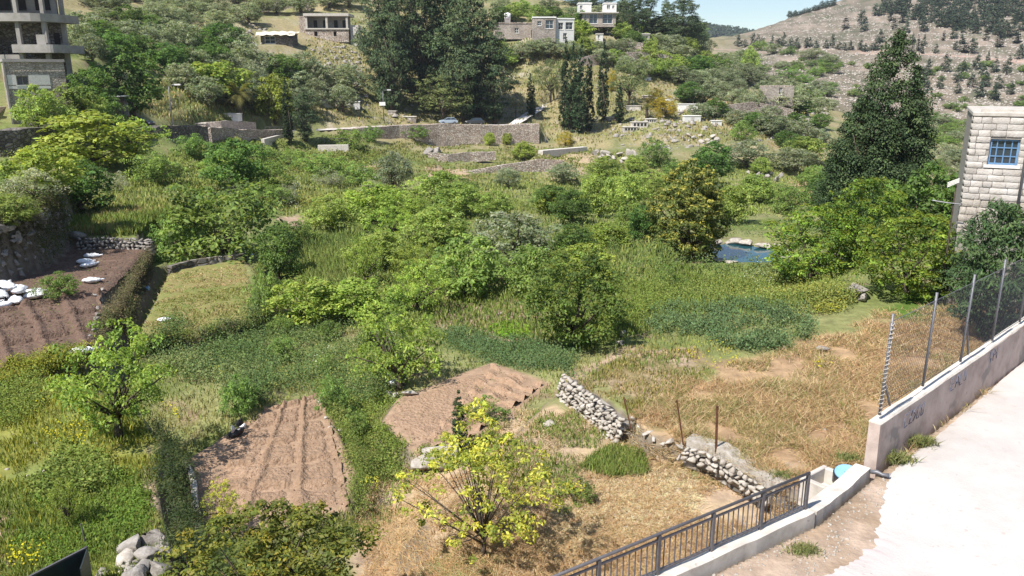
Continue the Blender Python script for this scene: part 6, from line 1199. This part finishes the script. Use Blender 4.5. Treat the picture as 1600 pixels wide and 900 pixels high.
# stone house below it
HA = at(20, 190, 91); hs = thing('village_house', 'two storey grey stone house with flat roof at the left edge', 'house', (HA[0], HA[1], HA[2] - 1.2), R(34))
HZ = at(20, 96, 91)[2] - HA[2] + 1.2; op = [(1.0, 2.1, HZ - 2.5, HZ - 1.55)]
house_box(5.8, 6, HZ, op, .35).build('wall', M_house_st, hs); MB().box(-.1, 5.9, -.1, 6.1, HZ, HZ + .28).build('roof_slab', M_rawconc, hs); window(hs, *op[0], frame=M_rawconc, bars=(1, 0), depth=.18)
MB().box(.12, 4.2, -.05, -.003, HZ - 2.9, HZ - 2.62).build('stone_band', M_white, hs); MB().box(.12, .95, -.04, -.003, HZ - 2.5, HZ - 1.4).build('stone_band', M_white, hs); MB().box(2.15, 4.2, -.04, -.003, HZ - 2.5, HZ - 1.4).build('stone_band', M_white, hs)
MB().box(-.06, -.003, 1.2, 2.2, HZ - 2.8, HZ - 1.6).build('window_opening', M_rust, hs); MB().box(-.12, .05, -.12, .05, 0, HZ - .003).build('corner_pipe', M_rawconc, hs); MB().box(-.15, 5.7, -.2, -.12, HZ - .06, HZ - .01).build('gutter', M_rawconc, hs)
# garden wall and gate by the village road
gw = thing('garden_wall', 'beige plastered garden wall with gate posts in front of the stone house', 'wall', at(-40, 209, 76.5), math.atan2(FAR_ROAD[2][1] - FAR_ROAD[1][1], FAR_ROAD[2][0] - FAR_ROAD[1][0]) * .8)
gw.location = (FAR_ROAD[1][0] - 8.6, FAR_ROAD[1][1] + 2.0, FAR_ROAD[1][2]); gd = np.array([FAR_ROAD[2][0] - FAR_ROAD[1][0], FAR_ROAD[2][1] - FAR_ROAD[1][1]]); gw.rotation_euler = (0, 0, math.atan2(gd[1], gd[0]))
for nm, a, mt in (('wall_panel', (-6, 8.2, 0, .3, -.8, 1.7), M_beige), ('wall_panel', (10.6, 17, 0, .3, -.8, 1.9), M_beige), ('gate_post', (8.2, 8.7, -.1, .4, -.8, 2.5), M_conc), ('gate_post', (10.1, 10.6, -.1, .4, -.8, 2.5), M_conc), ('gate', (8.72, 10.08, .1, .18, .0, 2.1), M_sheet), ('coping', (-6, 8.18, -.05, .35, 1.703, 1.78), M_conc)): bevel(MB().box(*a).build(nm, mt, gw), .02)
# shed roof by the lane
p = hit(172, 178); p = at(160, 150, p[1]); cp_ = thing('lean_to', 'small lean to with white flat roof beside the dark spreading tree', 'shed', p); MB().box(0, 2.6, 0, 2, -.1, .05).build('roof', M_white, cp_)
for x in (.1, 2.45): MB().box(x, x + .1, .05, .15, -2.7, -.103).build('post', M_bark, cp_)
MB().box(.2, 2.4, 1.8, 1.95, -2.7, -.105).build('back_wall', M_rawconc, cp_)
# shack, porch house and the upper houses
def far_house(name, label, px0, px1, py_top, py_bot, Y, depth, mat, openings=(), rz=0.0, roof=M_conc, extra=None, over=.15, cat='house', roof_h=.35):
    A = at(px0, py_bot, Y); Bx = at(px1, py_bot, Y); Tz = at(px0, py_top, Y)[2]; w = (Bx[0] - A[0]) / math.cos(rz); h = Tz - A[2] + 1.0
    o = thing(name, label, cat, (A[0], A[1], A[2] - 1.0), rz); ops = [(a * w, b * w, 1 + c * (h - 1), 1 + d * (h - 1)) for a, b, c, d in openings]
    house_box(w, depth, h - roof_h, ops, .4).build('wall', mat, o); MB().box(-over, w + over, -over, depth + over, h - roof_h, h).build('roof', roof, o)
    for q in ops: window(o, *q, frame=M_white, bars=(1, 1), depth=.25, fw=.12)
    return o, w, h
sk, w, h = far_house('shack', 'tumbledown shack with sun bleached tarpaulin roof on the slope', 408, 458, 52, 70, 217, 5, M_rubble_dk, [(.12, .45, .1, .75)], roof=M_rawconc, roof_h=.2, cat='shack')
m = MB(); nx, ny = 14, 7; V = [((-.9 + (w + 1.8) * i / nx), -1.3 + 7 * j / ny, h + .25 + .5 * (j / ny) + .3 * math.sin(i * 1.9 + j) * .5 - .03 * (i - 7) ** 2 * .12 + (.0 if j else -.7)) for j in range(ny + 1) for i in range(nx + 1)]
m.add(V, [(j * (nx + 1) + i, j * (nx + 1) + i + 1, (j + 1) * (nx + 1) + i + 1, (j + 1) * (nx + 1) + i) for j in range(ny) for i in range(nx)]).build('tarpaulin', M_tarp, sk, True); MB().box(w - .8, w + .3, -.9, -.6, h - 1.2, h - .1).build('green_cloth', M_sheet, sk)
ph = thing('porch_house', 'stone house with dark open porch and columns on the slope', 'house', at(478, 60, 235)); pw_ = at(545, 60, 235)[0] - ph.location.x; z1_ = at(500, 46, 235)[2] - ph.location.z; z2_ = at(500, 25, 235)[2] - ph.location.z
ph.location.z -= 1; z1_ += 1; z2_ += 1
house_box(pw_, 8, z1_, [(2.4, 3.3, 1.6, 2.8), (7.8, 8.6, 1.6, 2.8)], .5).build('basement_wall', M_rubble, ph); MB().box(.6, pw_ - .6, .6, 1.1, .5, z1_ - .1).build('basement_inside', M_dark, ph)  # dark block behind the openings carries the indoor shade as colour
MB().box(-.2, pw_ + .2, -.3, 8.2, z1_ + .003, z1_ + .35).build('floor_slab', M_conc, ph); MB().box(-.3, pw_ + .3, -.4, 8.3, z2_, z2_ + .7).build('roof', M_conc, ph)
for x in (.1, pw_ * .5 - .25, pw_ - .6): MB().box(x, x + .55, -.1, .45, z1_ + .353, z2_ - .003).build('column', M_conc, ph)
MB().box(0, pw_, 3.2, 3.6, z1_ + .353, z2_ - .003).build('back_wall', M_rawconc, ph); MB().box(-1.8, -.05, .4, 5, 0, z2_).build('side_wall', M_rubble, ph); MB().box(pw_ + .35, pw_ + 2.6, 1, 6, -1, z1_ + 1.2).build('side_room', M_conc, ph)
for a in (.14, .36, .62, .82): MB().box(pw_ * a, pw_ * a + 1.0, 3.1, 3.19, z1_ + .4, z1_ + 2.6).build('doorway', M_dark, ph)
far_house('stone_house', 'low pinkish stone house with white water tank among upper houses', 772, 830, 35, 56, 258, 9, M_house_st, [(.55, .66, .2, .6)], roof=M_rubble)
p = at(793, 34, 262); tk = thing('water_tank', 'white cylindrical water tank on the low pinkish house', 'tank', p); m = MB().tube([(0, 0, .6), (0, 0, 2.4)], 1.0, 14).build('drum', M_paint, tk, True); MB().tube([(0, 0, 2.401), (0, 0, 2.7)], [1.0, .3], 14).build('lid', M_paint, tk); MB().box(-.9, .9, -.9, .9, -1.2, .598).build('stand', M_rawconc, tk)
o, w, h = far_house('two_storey_house', 'cream two storey house with wide windows among the upper houses', 832, 868, 26, 60, 250, 9, M_house_st, [(.2, .38, .58, .8), (.56, .9, .45, .85)], roof=M_paint); 
o, w, h = far_house('two_storey_wing', 'pale grey wing with wide windows right of the cream house', 868.5, 897, 28, 64, 251, 8, M_paint, [(.12, .4, .5, .8), (.52, .92, .5, .82), (.4, .6, .05, .35)], rz=R(8), roof=M_paint); 
o, w, h = far_house('porch_bungalow', 'tan lower floor with porch under the uppermost white house', 910, 962, 19, 37, 272, 8, M_house_st, [(.05, .12, .1, .8), (.2, .45, .0, .85), (.6, .9, .0, .85)], roof=M_conc, over=.8); 
far_house('upper_house', 'white flat roofed room at left on top of the tan porch floor', 904, 924, 4, 18.5, 276, 6, M_paint, [(.1, .3, .3, .7)], roof=M_paint); far_house('upper_house', 'white flat roofed room at right on top of the tan porch floor', 944, 963, 4, 18.5, 276, 6, M_paint, [(.2, .5, .3, .75), (.65, .85, .35, .7)], roof=M_paint)
far_house('hut', 'small grey hut beside the dry wall below the skyline pines', 1001, 1015, 52, 66, 268, 3, M_rawconc, [(.2, .8, 0, .7)], roof=M_conc, cat='hut'); far_house('hut', 'small white hut right of the bright tree below upper houses', 932, 942, 52, 62, 266, 2.5, M_paint, [(.2, .5, .1, .7)], roof=M_conc, cat='hut')
far_house('hut', 'tiny white hut in the olive grove at the upper left', 221, 238, 33, 46, 190, 3, M_paint, [(.3, .8, .3, .7)], roof=M_white, cat='hut')
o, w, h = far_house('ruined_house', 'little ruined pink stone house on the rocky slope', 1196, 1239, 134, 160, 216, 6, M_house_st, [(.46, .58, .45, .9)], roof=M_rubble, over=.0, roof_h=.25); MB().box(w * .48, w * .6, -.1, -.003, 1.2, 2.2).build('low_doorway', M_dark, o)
# ------------------------------------------------------------------ graves and rocks
r_ = random.Random(12)
GR = [(1047, 160, 12, 'white box tomb beside the dark green tree'), (752 + 40, 0, 0, ''), (1000, 198, 26, 'pale tomb with row of dark niches below the yellow bush'), (1018, 192, 16, 'dark niche tomb right of the pale niche tomb'), (990, 174, 22, 'long slab tomb left of the palm among the graves'), (953, 190, 18, 'grey box tomb right of the cemetery cypresses'),
      (1075, 174, 30, 'long flat slab tomb under the white box tomb'), (1095, 182, 30, 'long flat slab tomb at the right of the graves'), (1120, 196, 16, 'white block tomb at the right end of the graves'), (985, 206, 22, 'low tomb below the pale niche tomb'), (1012, 155, 14, 'small tomb above the ochre tree'), (1012, 126, 10, 'little white grave on the upper slope'),
      (640 - 0, 190, 20, 'stone box tomb beside the village road'), (612, 180, 12, 'small stone tomb left of the box tomb by the road'), (505, 165, 26, 'grey low tomb structure at left of the white wall'), (524, 163, 22, 'low tomb row with small dark openings'), (549, 168, 26, 'bright white tomb wall above the road'),
      (362, 189, 22, 'white tomb with arched top near the palm'), (310, 199, 22, 'low brown stone block by the road lamp'), (341, 200, 16, 'low brown stone block right of the first one by the lamp'), (1082, 190, 26, 'rough white slab lying above the white rock ledge')]
for px, py, wpx, lab in GR:
    if not lab: continue
    p = hit(px, py); d = p[1]; w = wpx * d / FPX; hh = max(.9, w * .32); dp = 1.6; mt = M_paint if 'white' in lab else (M_conc if 'pale' in lab or 'slab' in lab else M_house_st)
    o = thing('tomb', lab, 'tomb', p, r_.uniform(-.15, .2)); bevel(MB().box(-w / 2, w / 2, 0, dp, -.4, hh).build('chest', mt, o), .04); bevel(MB().box(-w / 2 - .12, w / 2 + .12, -.12, dp + .1, hh + .003, hh + .16).build('cover_slab', M_conc if mt != M_paint else M_white, o), .03)
    if 'niche' in lab or 'openings' in lab:
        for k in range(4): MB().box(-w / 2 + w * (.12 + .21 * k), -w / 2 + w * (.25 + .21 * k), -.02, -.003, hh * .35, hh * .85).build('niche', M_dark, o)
    else: MB().box(-w * .1, w * .1, -.03, -.003, hh * .3, hh * .8).build('tablet', M_conc, o)
def ledge(pts, smin, smax, meshes, label, group, seed):
    r = random.Random(seed)
    for px, py in pts:
        p = hit(px, py); s = r.uniform(smin, smax); tag(place('rock', r.choice(meshes), (p[0], p[1], p[2] + s * .2), (s * r.uniform(1, 1.6), s * .8, s * r.uniform(.6, 1))), label, 'rock', group)
ledge([(1040 + i * 6 + (i % 3) * 3, 212 + (i * 5) % 14) for i in range(14)],   .8, 1.8, BOULD_P, 'white jagged rock of the ledge below the graves', 'white rock ledge below the graves', 1)
ledge([(930 + i * 6, 242 + (i * 7) % 10) for i in range(12)], 1.0, 2.0, BOULD_P, 'white rock in the outcrop above the orchard', 'white outcrop above the orchard', 2)
ledge([(562 + (i * 9) % 36, 268 + (i * 5) % 22) for i in range(12)], .6, 1.5, BOULD, 'grey rock in the bare bank left of the small dark olive', 'rocks of the bare bank', 3)
ledge([(1170 + (i * 7) % 50, 272 + (i * 11) % 18) for i in range(12)], .7, 1.6, BOULD, 'grey rock in the little outcrop above the pool', 'outcrop above the pool', 4)
ledge([(1205 + (i * 9) % 60, 178 + (i * 7) % 22) for i in range(12)], .8, 2.0, BOULD_P, 'white rock below the ruined house', 'rocks below the ruined house', 5)
ledge([(670, 242), (678, 246), (684, 240), (1225, 190)], 1.5, 2.4, BOULD, 'grey boulder at the left end of the reddish terrace wall', 'boulders at the terrace wall end', 6)
# white tracks on the slopes
def track(name, pts, hw, mat=M_lime):
    L = [hit(a, b) for a, b in pts]; P = []
    for a, b in zip(L[:-1], L[1:]):
        for t in np.linspace(0, 1, 9)[:-1]: q = a + (b - a) * t; P.append(q)
    P.append(L[-1]); P = np.array(P); D = np.gradient(P[:, :2], axis=0); D /= np.linalg.norm(D, axis=1)[:, None] + 1e-9; Nn = np.stack([D[:, 1], -D[:, 0]], -1)
    S_ = np.linspace(-1, 1, 5); X = P[:, 0][:, None] + Nn[:, 0][:, None] * S_ * hw; Y = P[:, 1][:, None] + Nn[:, 1][:, None] * S_ * hw
    Z = gz(X.ravel(), Y.ravel()).reshape(X.shape) + .25; tag(obj(name, grid_mesh(name, X, Y, Z, mat)), kind='structure')
track('white_track', [(915, 98), (930, 90), (960, 88), (985, 82), (1003, 76)], 1.5); track('valley_path', [(1420, 245), (1428, 232), (1434, 220), (1442, 205), (1437, 190)], 1.6); track('rock_shelf', [(985, 90), (1020, 96), (1060, 106)], 1.6, M_pale)
# ------------------------------------------------------------------ palms, lamps, cars
def palm(px, py, hpx, label, fr=26):
    p = hit(px, py); H = hpx * p[1] / FPX; o = thing('palm_tree', label, 'palm', p); r = np.random.default_rng(int(px)); th = H * .55
    MB().tube([(0, 0, -.3), (.05, 0, th * .5), (0, .05, th)], [.45, .34, .38], 9).build('trunk', M_bark, o, True)
    Vs = []; Fs = []; cs = []
    for i in range(fr):
        a = r.random() * 6.28; e = r.uniform(-.35, 1.25); L = H * .5 * r.uniform(.8, 1.1); n = 9; pts = []
        for k in range(n + 1):
            t = k / n; ee = e - 1.3 * t * t; 
            if k == 0: c = np.array([0, 0, th])
            else: c = c + np.array([math.cos(a) * math.cos(ee), math.sin(a) * math.cos(ee), math.sin(ee)]) * L / n
            pts.append(c.copy())
        side = np.array([-math.sin(a), math.cos(a), 0])
        for k in range(n):
            for sg in (-1, 1):
                for q in (0, .5):
                    b = pts[k] * (1 - q) + pts[k + 1] * q; d = pts[k + 1] - pts[k]; d = d / np.linalg.norm(d); ll = L * .2 * math.sin(math.pi * min(.95, (k + q) / n * .8 + .15)); tip = b + side * sg * ll + d * ll * .7 - np.array([0, 0, ll * .25]); bb = len(Vs) ; Vs += [b - d * .05 * L / 3, b + d * .05 * L / 3, tip + d * .02, tip]; Fs.append((bb, bb + 1, bb + 2, bb + 3)); cs += [np.array((.17, .17, .055)) * r.uniform(.7, 1.35)] * 4
    obj('fronds', mesh_np('fronds', np.array(Vs), np.array(Fs), M_leaf, False, np.array(cs)), o)
palm(376, 188, 66, 'bushy palm with yellowish fronds above the village road'); palm(1010, 188, 32, 'small palm standing among the graves', 16)
def lamp(px, py, hpx, label, sign=False, side=1):
    p = hit(px, py); H = hpx * p[1] / FPX; o = thing('street_lamp', label, 'street lamp', p); MB().tube([(0, 0, -.2), (0, 0, H * .5), (0, 0, H)], [.11, .09, .07], 8).build('pole', M_galv, o, True)
    MB().tube([(0, 0, H), (side * .5, 0, H + .25), (side * 1.1, 0, H + .3)], .05, 6).build('arm', M_galv, o); MB().box(*sorted((side * 1.0, side * 1.9)), -.2, .2, H + .2, H + .42).build('lamp_head', M_paint, o)
    if sign: MB().box(-.9, .5, -.16, -.1, H * .52, H * .52 + .8).build('sign_board', M_paint, o)
lamp(270, 198, 60, 'grey street lamp beside the lane with the dark red car', side=1); lamp(600, 190, 44, 'street lamp with small white board beside the dark grove', True)
lamp(806, 182, 36, 'slim lamp pole at the foot of the white lane', side=-1)
p = hit(829, 178); tb = thing('utility_box', 'black bin at the foot of the small slim cypress', 'bin', p); MB().box(-.5, .5, 0, .8, -.1, 1.2).build('body', M_black, tb); MB().box(-.55, .55, -.05, .85, 1.203, 1.3).build('lid', M_black, tb)
def car(loc, rz, paint, label):
    o = thing('parked_car', label, 'car', loc, rz); prof_ = [(-2.1, .35), (-2.12, .75), (-1.9, .95), (-1.3, 1.0), (1.0, 1.0), (1.9, .88), (2.1, .65), (2.1, .35)]
    m = MB(); n = len(prof_); V = [(a, -.82, b) for a, b in prof_] + [(a, .82, b) for a, b in prof_]; m.add(V, [tuple(range(n)), tuple(range(2 * n - 1, n - 1, -1))] + [(i, n + i, n + (i + 1) % n, (i + 1) % n) for i in range(n)]); bevel(m.build('body', paint, o), .06, 2)
    cab = [(-1.75, 1.0), (-1.35, 1.44), (.25, 1.46), (1.0, 1.0)]; m = MB(); V = [(a, -.74 + (.12 if b > 1.1 else 0), b) for a, b in cab] + [(a, .74 - (.12 if b > 1.1 else 0), b) for a, b in cab]; m.add(V, [(0, 1, 2, 3), (7, 6, 5, 4), (0, 4, 5, 1), (2, 6, 7, 3)]).build('window', M_glass, o)
    MB().box(-1.38, .28, -.63, .63, 1.445, 1.5).build('roof', paint, o)
    for a, b in (((-1.7, .72, 1.03), (-1.36, .63, 1.45)), ((-.5, .74, 1.0), (-.5, .63, 1.46)), ((.96, .73, 1.02), (.25, .63, 1.47))):
        for sg in (1, -1): MB().bar((a[0], a[1] * sg, a[2]), (b[0], b[1] * sg, b[2]), .07, .05).build('pillar', paint, o)
    for x in (-1.3, 1.3):
        for y in (-.80, .80):
            wh = MB().tube([(x, y - .1, .31), (x, y + .1, .31)], .31, 14).build('wheel', M_black, o); MB().tube([(x, y - .112, .31), (x, y + .112, .31)], .17, 10).build('rim', M_galv, wh)
    for y in (-.6, .6): MB().box(2.07, 2.12, y - .17, y + .17, .62, .76).build('headlight', M_paint, o); MB().box(-2.15, -2.1, y - .15, y + .15, .7, .85).build('tail_light', M_rust, o)
    MB().box(2.05, 2.17, -.7, .7, .36, .52).build('bumper', M_black, o)
pb = surface('silver_blue_car_paint', [(.30, .36, .42), (.36, .42, .48)], scale=1, rough=.3, spec=.6, bump=0); pd = surface('dark_car_paint', [(.03, .035, .04), (.045, .05, .055)], scale=1, rough=.3, spec=.6, bump=0); pr_ = surface('dark_red_car_paint', [(.055, .03, .032), (.075, .04, .042)], scale=1, rough=.3, spec=.6, bump=0)
def on_road(px):
    q = offs(px, px + .5, 2, 0)[0]; return np.array(q)
def rd(px, back, rz, paint, label):
    back += 1.35; q = on_road(px); nb = on_road(px + 6); d = (nb - q)[:2]; d = d / np.linalg.norm(d); n = np.array([-d[1], d[0]]); loc = q[:2] + n * back; car((loc[0], loc[1], max(gz(loc[0], loc[1])[0], q[2]) + .08), math.atan2(d[1], d[0]) + rz, paint, label)
rd(702, 4.2, math.pi, pb, 'silver blue hatchback parked in front of the dark grove'); rd(744, 4.6, math.pi, pd, 'dark car parked in the shade right of the silver blue one'); rd(240, 5.2, R(-100), pr_, 'dark red car parked nose out in the lane at left')
# far forested ridge
xs = np.linspace(-200, 900, 120); ys = np.array([1500, 1550, 1600, 1700, 2000.0]); X, Y = np.meshgrid(xs, ys); prof_ = np.interp(xs, [-200, 250, 350, 420, 520, 900], [60, 84, 86, 78, 60, 20]) + fbm(xs, xs * 0, 40, 3) * 6
Z = CZ + prof_[None] * np.array([0, .8, .95, 1.0, .6])[:, None] + (fbm(X, Y, 12, 6) - .5) * 3; ridge_c = np.broadcast_to(np.array((.06, .075, .05)), X.shape + (3,)); tag(obj('distant_hill', grid_mesh('distant_hill', X, Y, Z, M_ground, np.ascontiguousarray(ridge_c))), kind='structure')
r = np.random.default_rng(5); n = 1500; x = r.uniform(200, 560, n); y = r.uniform(1540, 1720, n); z0 = np.interp(x, xs, prof_) * np.interp(y, ys, [0, .8, .95, 1, .6]) + CZ
ci = np.repeat(np.arange(n), 7); P = np.stack([x[ci] + r.normal(0, 2, len(ci)), y[ci], z0[ci] + 10 * r.random(len(ci)) ** 1.5], -1); V, F = leaf_quads(P, unit(r.normal(0, .5, P.shape) + np.array([0, -.5, .6])), np.full(len(P), 4.5), .7, r)
tag(obj('distant_wood', mesh_np('distant_wood', V, F, M_dleaf, False, np.repeat(leaf_colour(np.array([(.04, .055, .035), (.05, .07, .045)]), r.integers(0, 2, len(P)), r), 4, 0))), 'far off wooded ridge under the sky', 'wood', kind='stuff')
# the air of the valley
hz = bpy.data.materials.new('haze'); hz.use_nodes = True; nt = hz.node_tree; nt.nodes.clear(); ho = nt.nodes.new('ShaderNodeOutputMaterial'); pv = nt.nodes.new('ShaderNodeVolumePrincipled'); pv.inputs['Color'].default_value = (.80, .87, 1.0, 1); pv.inputs['Density'].default_value = HAZE; pv.inputs['Anisotropy'].default_value = .2; nt.links.new(pv.outputs[0], ho.inputs[1])
if HAZE > 0: tag(MB().box(-2300, 2300, -2300, 2300, float(GZ.min()) - 2, float(GZ.max()) + 40).build('haze', hz), 'thin pale haze filling the valley air', 'haze', kind='stuff')
